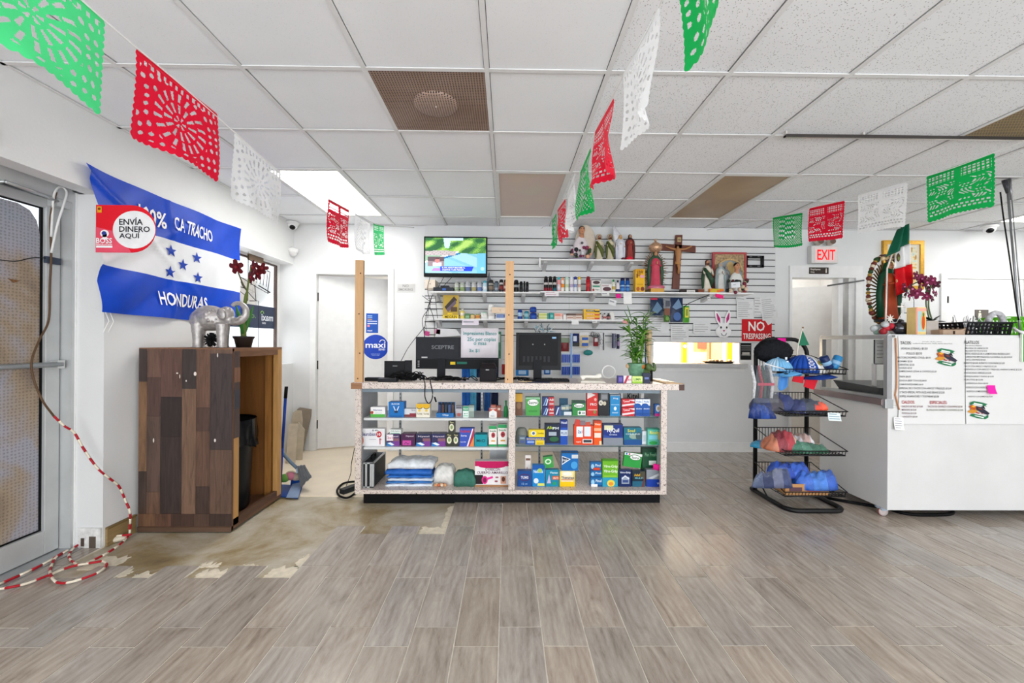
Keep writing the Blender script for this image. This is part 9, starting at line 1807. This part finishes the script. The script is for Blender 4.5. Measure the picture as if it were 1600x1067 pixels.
A = [(.80, 1.13, 2.19, 2.154, MNT, 'a', 'large mint green cut banner at the upper left corner', 1.0), (1.231, 1.566, 2.146, 2.142, RDD, 'a', 'large red cut banner second from the left corner', 2.1), (1.67, 2.0, 2.12, 2.10, WHT, 'a', 'white cut banner in front of the left wall', 3.0), (2.10, 2.42, 2.12, 2.15, '#f4f4f4', 'b', 'faint white banner piece before the lit ceiling panel', .4),
     (2.537, 2.866, 2.155, 2.19, RDD, 'b', 'small red cut banner above the left white door', 4.2), (2.98, 3.3, 2.205, 2.235, WHT, 'c', 'small white banner above the left white door', 5.0), (3.387, 3.668, 2.25, 2.31, '#3fc877', 'b', 'small green banner above the left white door', 6.1)]
A = [a for a in A if not (a[0] == 2.10)]
for a in A: banner(XA, *a[:6], a[6], a[7], wav=.016 if a[0] < 1.6 else .012)
B_ = [(.62, .975, 2.20, 2.19, GRN, 'a', 'green crumpled banner cut off by the top frame edge', 1.3, .05), (1.079, 1.41, 2.17, 2.206, WHT, 'a', 'large white banner hanging edge on near the ceiling middle', 2.2, .0), (1.537, 1.864, 2.20, 2.24, RDD, 'b', 'red banner edge on behind the large white one', 3.3, 0), (1.965, 2.24, 2.215, 2.21, GRN, 'c', 'green banner edge on, middle of the centre string', 4.1, 0), (2.42, 2.73, 2.285, 2.27, WHT, 'b', 'narrow white banner edge on in the centre string', 5.2, 0),
      (2.82, 3.26, 2.267, 2.33, RDD, 'a', 'narrow red banner edge on left of the wrapped bust', 6.4, 0), (3.34, 3.70, 2.33, 2.38, GRN, 'c', 'narrow green banner edge on, last of the centre string', 7.2, 0)]
for a in B_: banner(XB, *a[:6], a[6], a[7], twist=a[8], wav=.03)
C_ = [(1.966, 2.281, 2.216, 2.23, GRN, 'b', 'big green cut banner at the far right', 1.1), (2.40, 2.735, 2.24, 2.285, WHT, 'b', 'white cut banner between the big green and red ones', 2.3), (2.85, 3.18, 2.286, 2.34, RDD, 'b', 'red cut banner hanging in front of the EXIT sign', 3.2), (3.26, 3.62, 2.33, 2.40, GRN, 'c', 'small green cut banner left of the EXIT sign', 4.4)]
for a in C_: banner(XC, *a[:6], a[6], a[7], wav=.012)
b = MB(); sm = M('#e8e8e6', .5)
b.tube(bez([(XA, .2, 2.30), (XA, .80, 2.192), (XA, 1.13, 2.156), (XA, 1.40, 2.144), (XA, 1.67, 2.122), (XA, 2.0, 2.102), (XA, 2.54, 2.157), (XA, 3.0, 2.207), (XA, 3.39, 2.252), (XA, 3.67, 2.312), (XA, YB, 2.62)], 6), .0028, sm, 5); b.build('bunting_string', label='white string of the left run of paper banners', cat='string', group=None)
b = MB(); b.tube(bez([(XB, .2, 2.3), (XB, .62, 2.20), (XB, 1.08, 2.172), (XB, 1.41, 2.208), (XB, 1.864, 2.242), (XB, 2.24, 2.214), (XB, 2.73, 2.272), (XB, 3.26, 2.332), (XB, 3.7, 2.382), (XB, YB-.02, 2.62)], 6), .0028, sm, 5); b.build('bunting_string', label='white string of the centre run of paper banners', cat='string')
b = MB(); b.tube(bez([(XC, .6, 2.26), (XC, 1.3, 2.218), (XC, 1.966, 2.218), (XC, 2.281, 2.232), (XC, 2.735, 2.287), (XC, 3.18, 2.342), (XC, 3.62, 2.402), (XC, YB-.02, 2.62)], 6), .0028, sm, 5); b.build('bunting_string', label='white string of the right run of paper banners', cat='string')
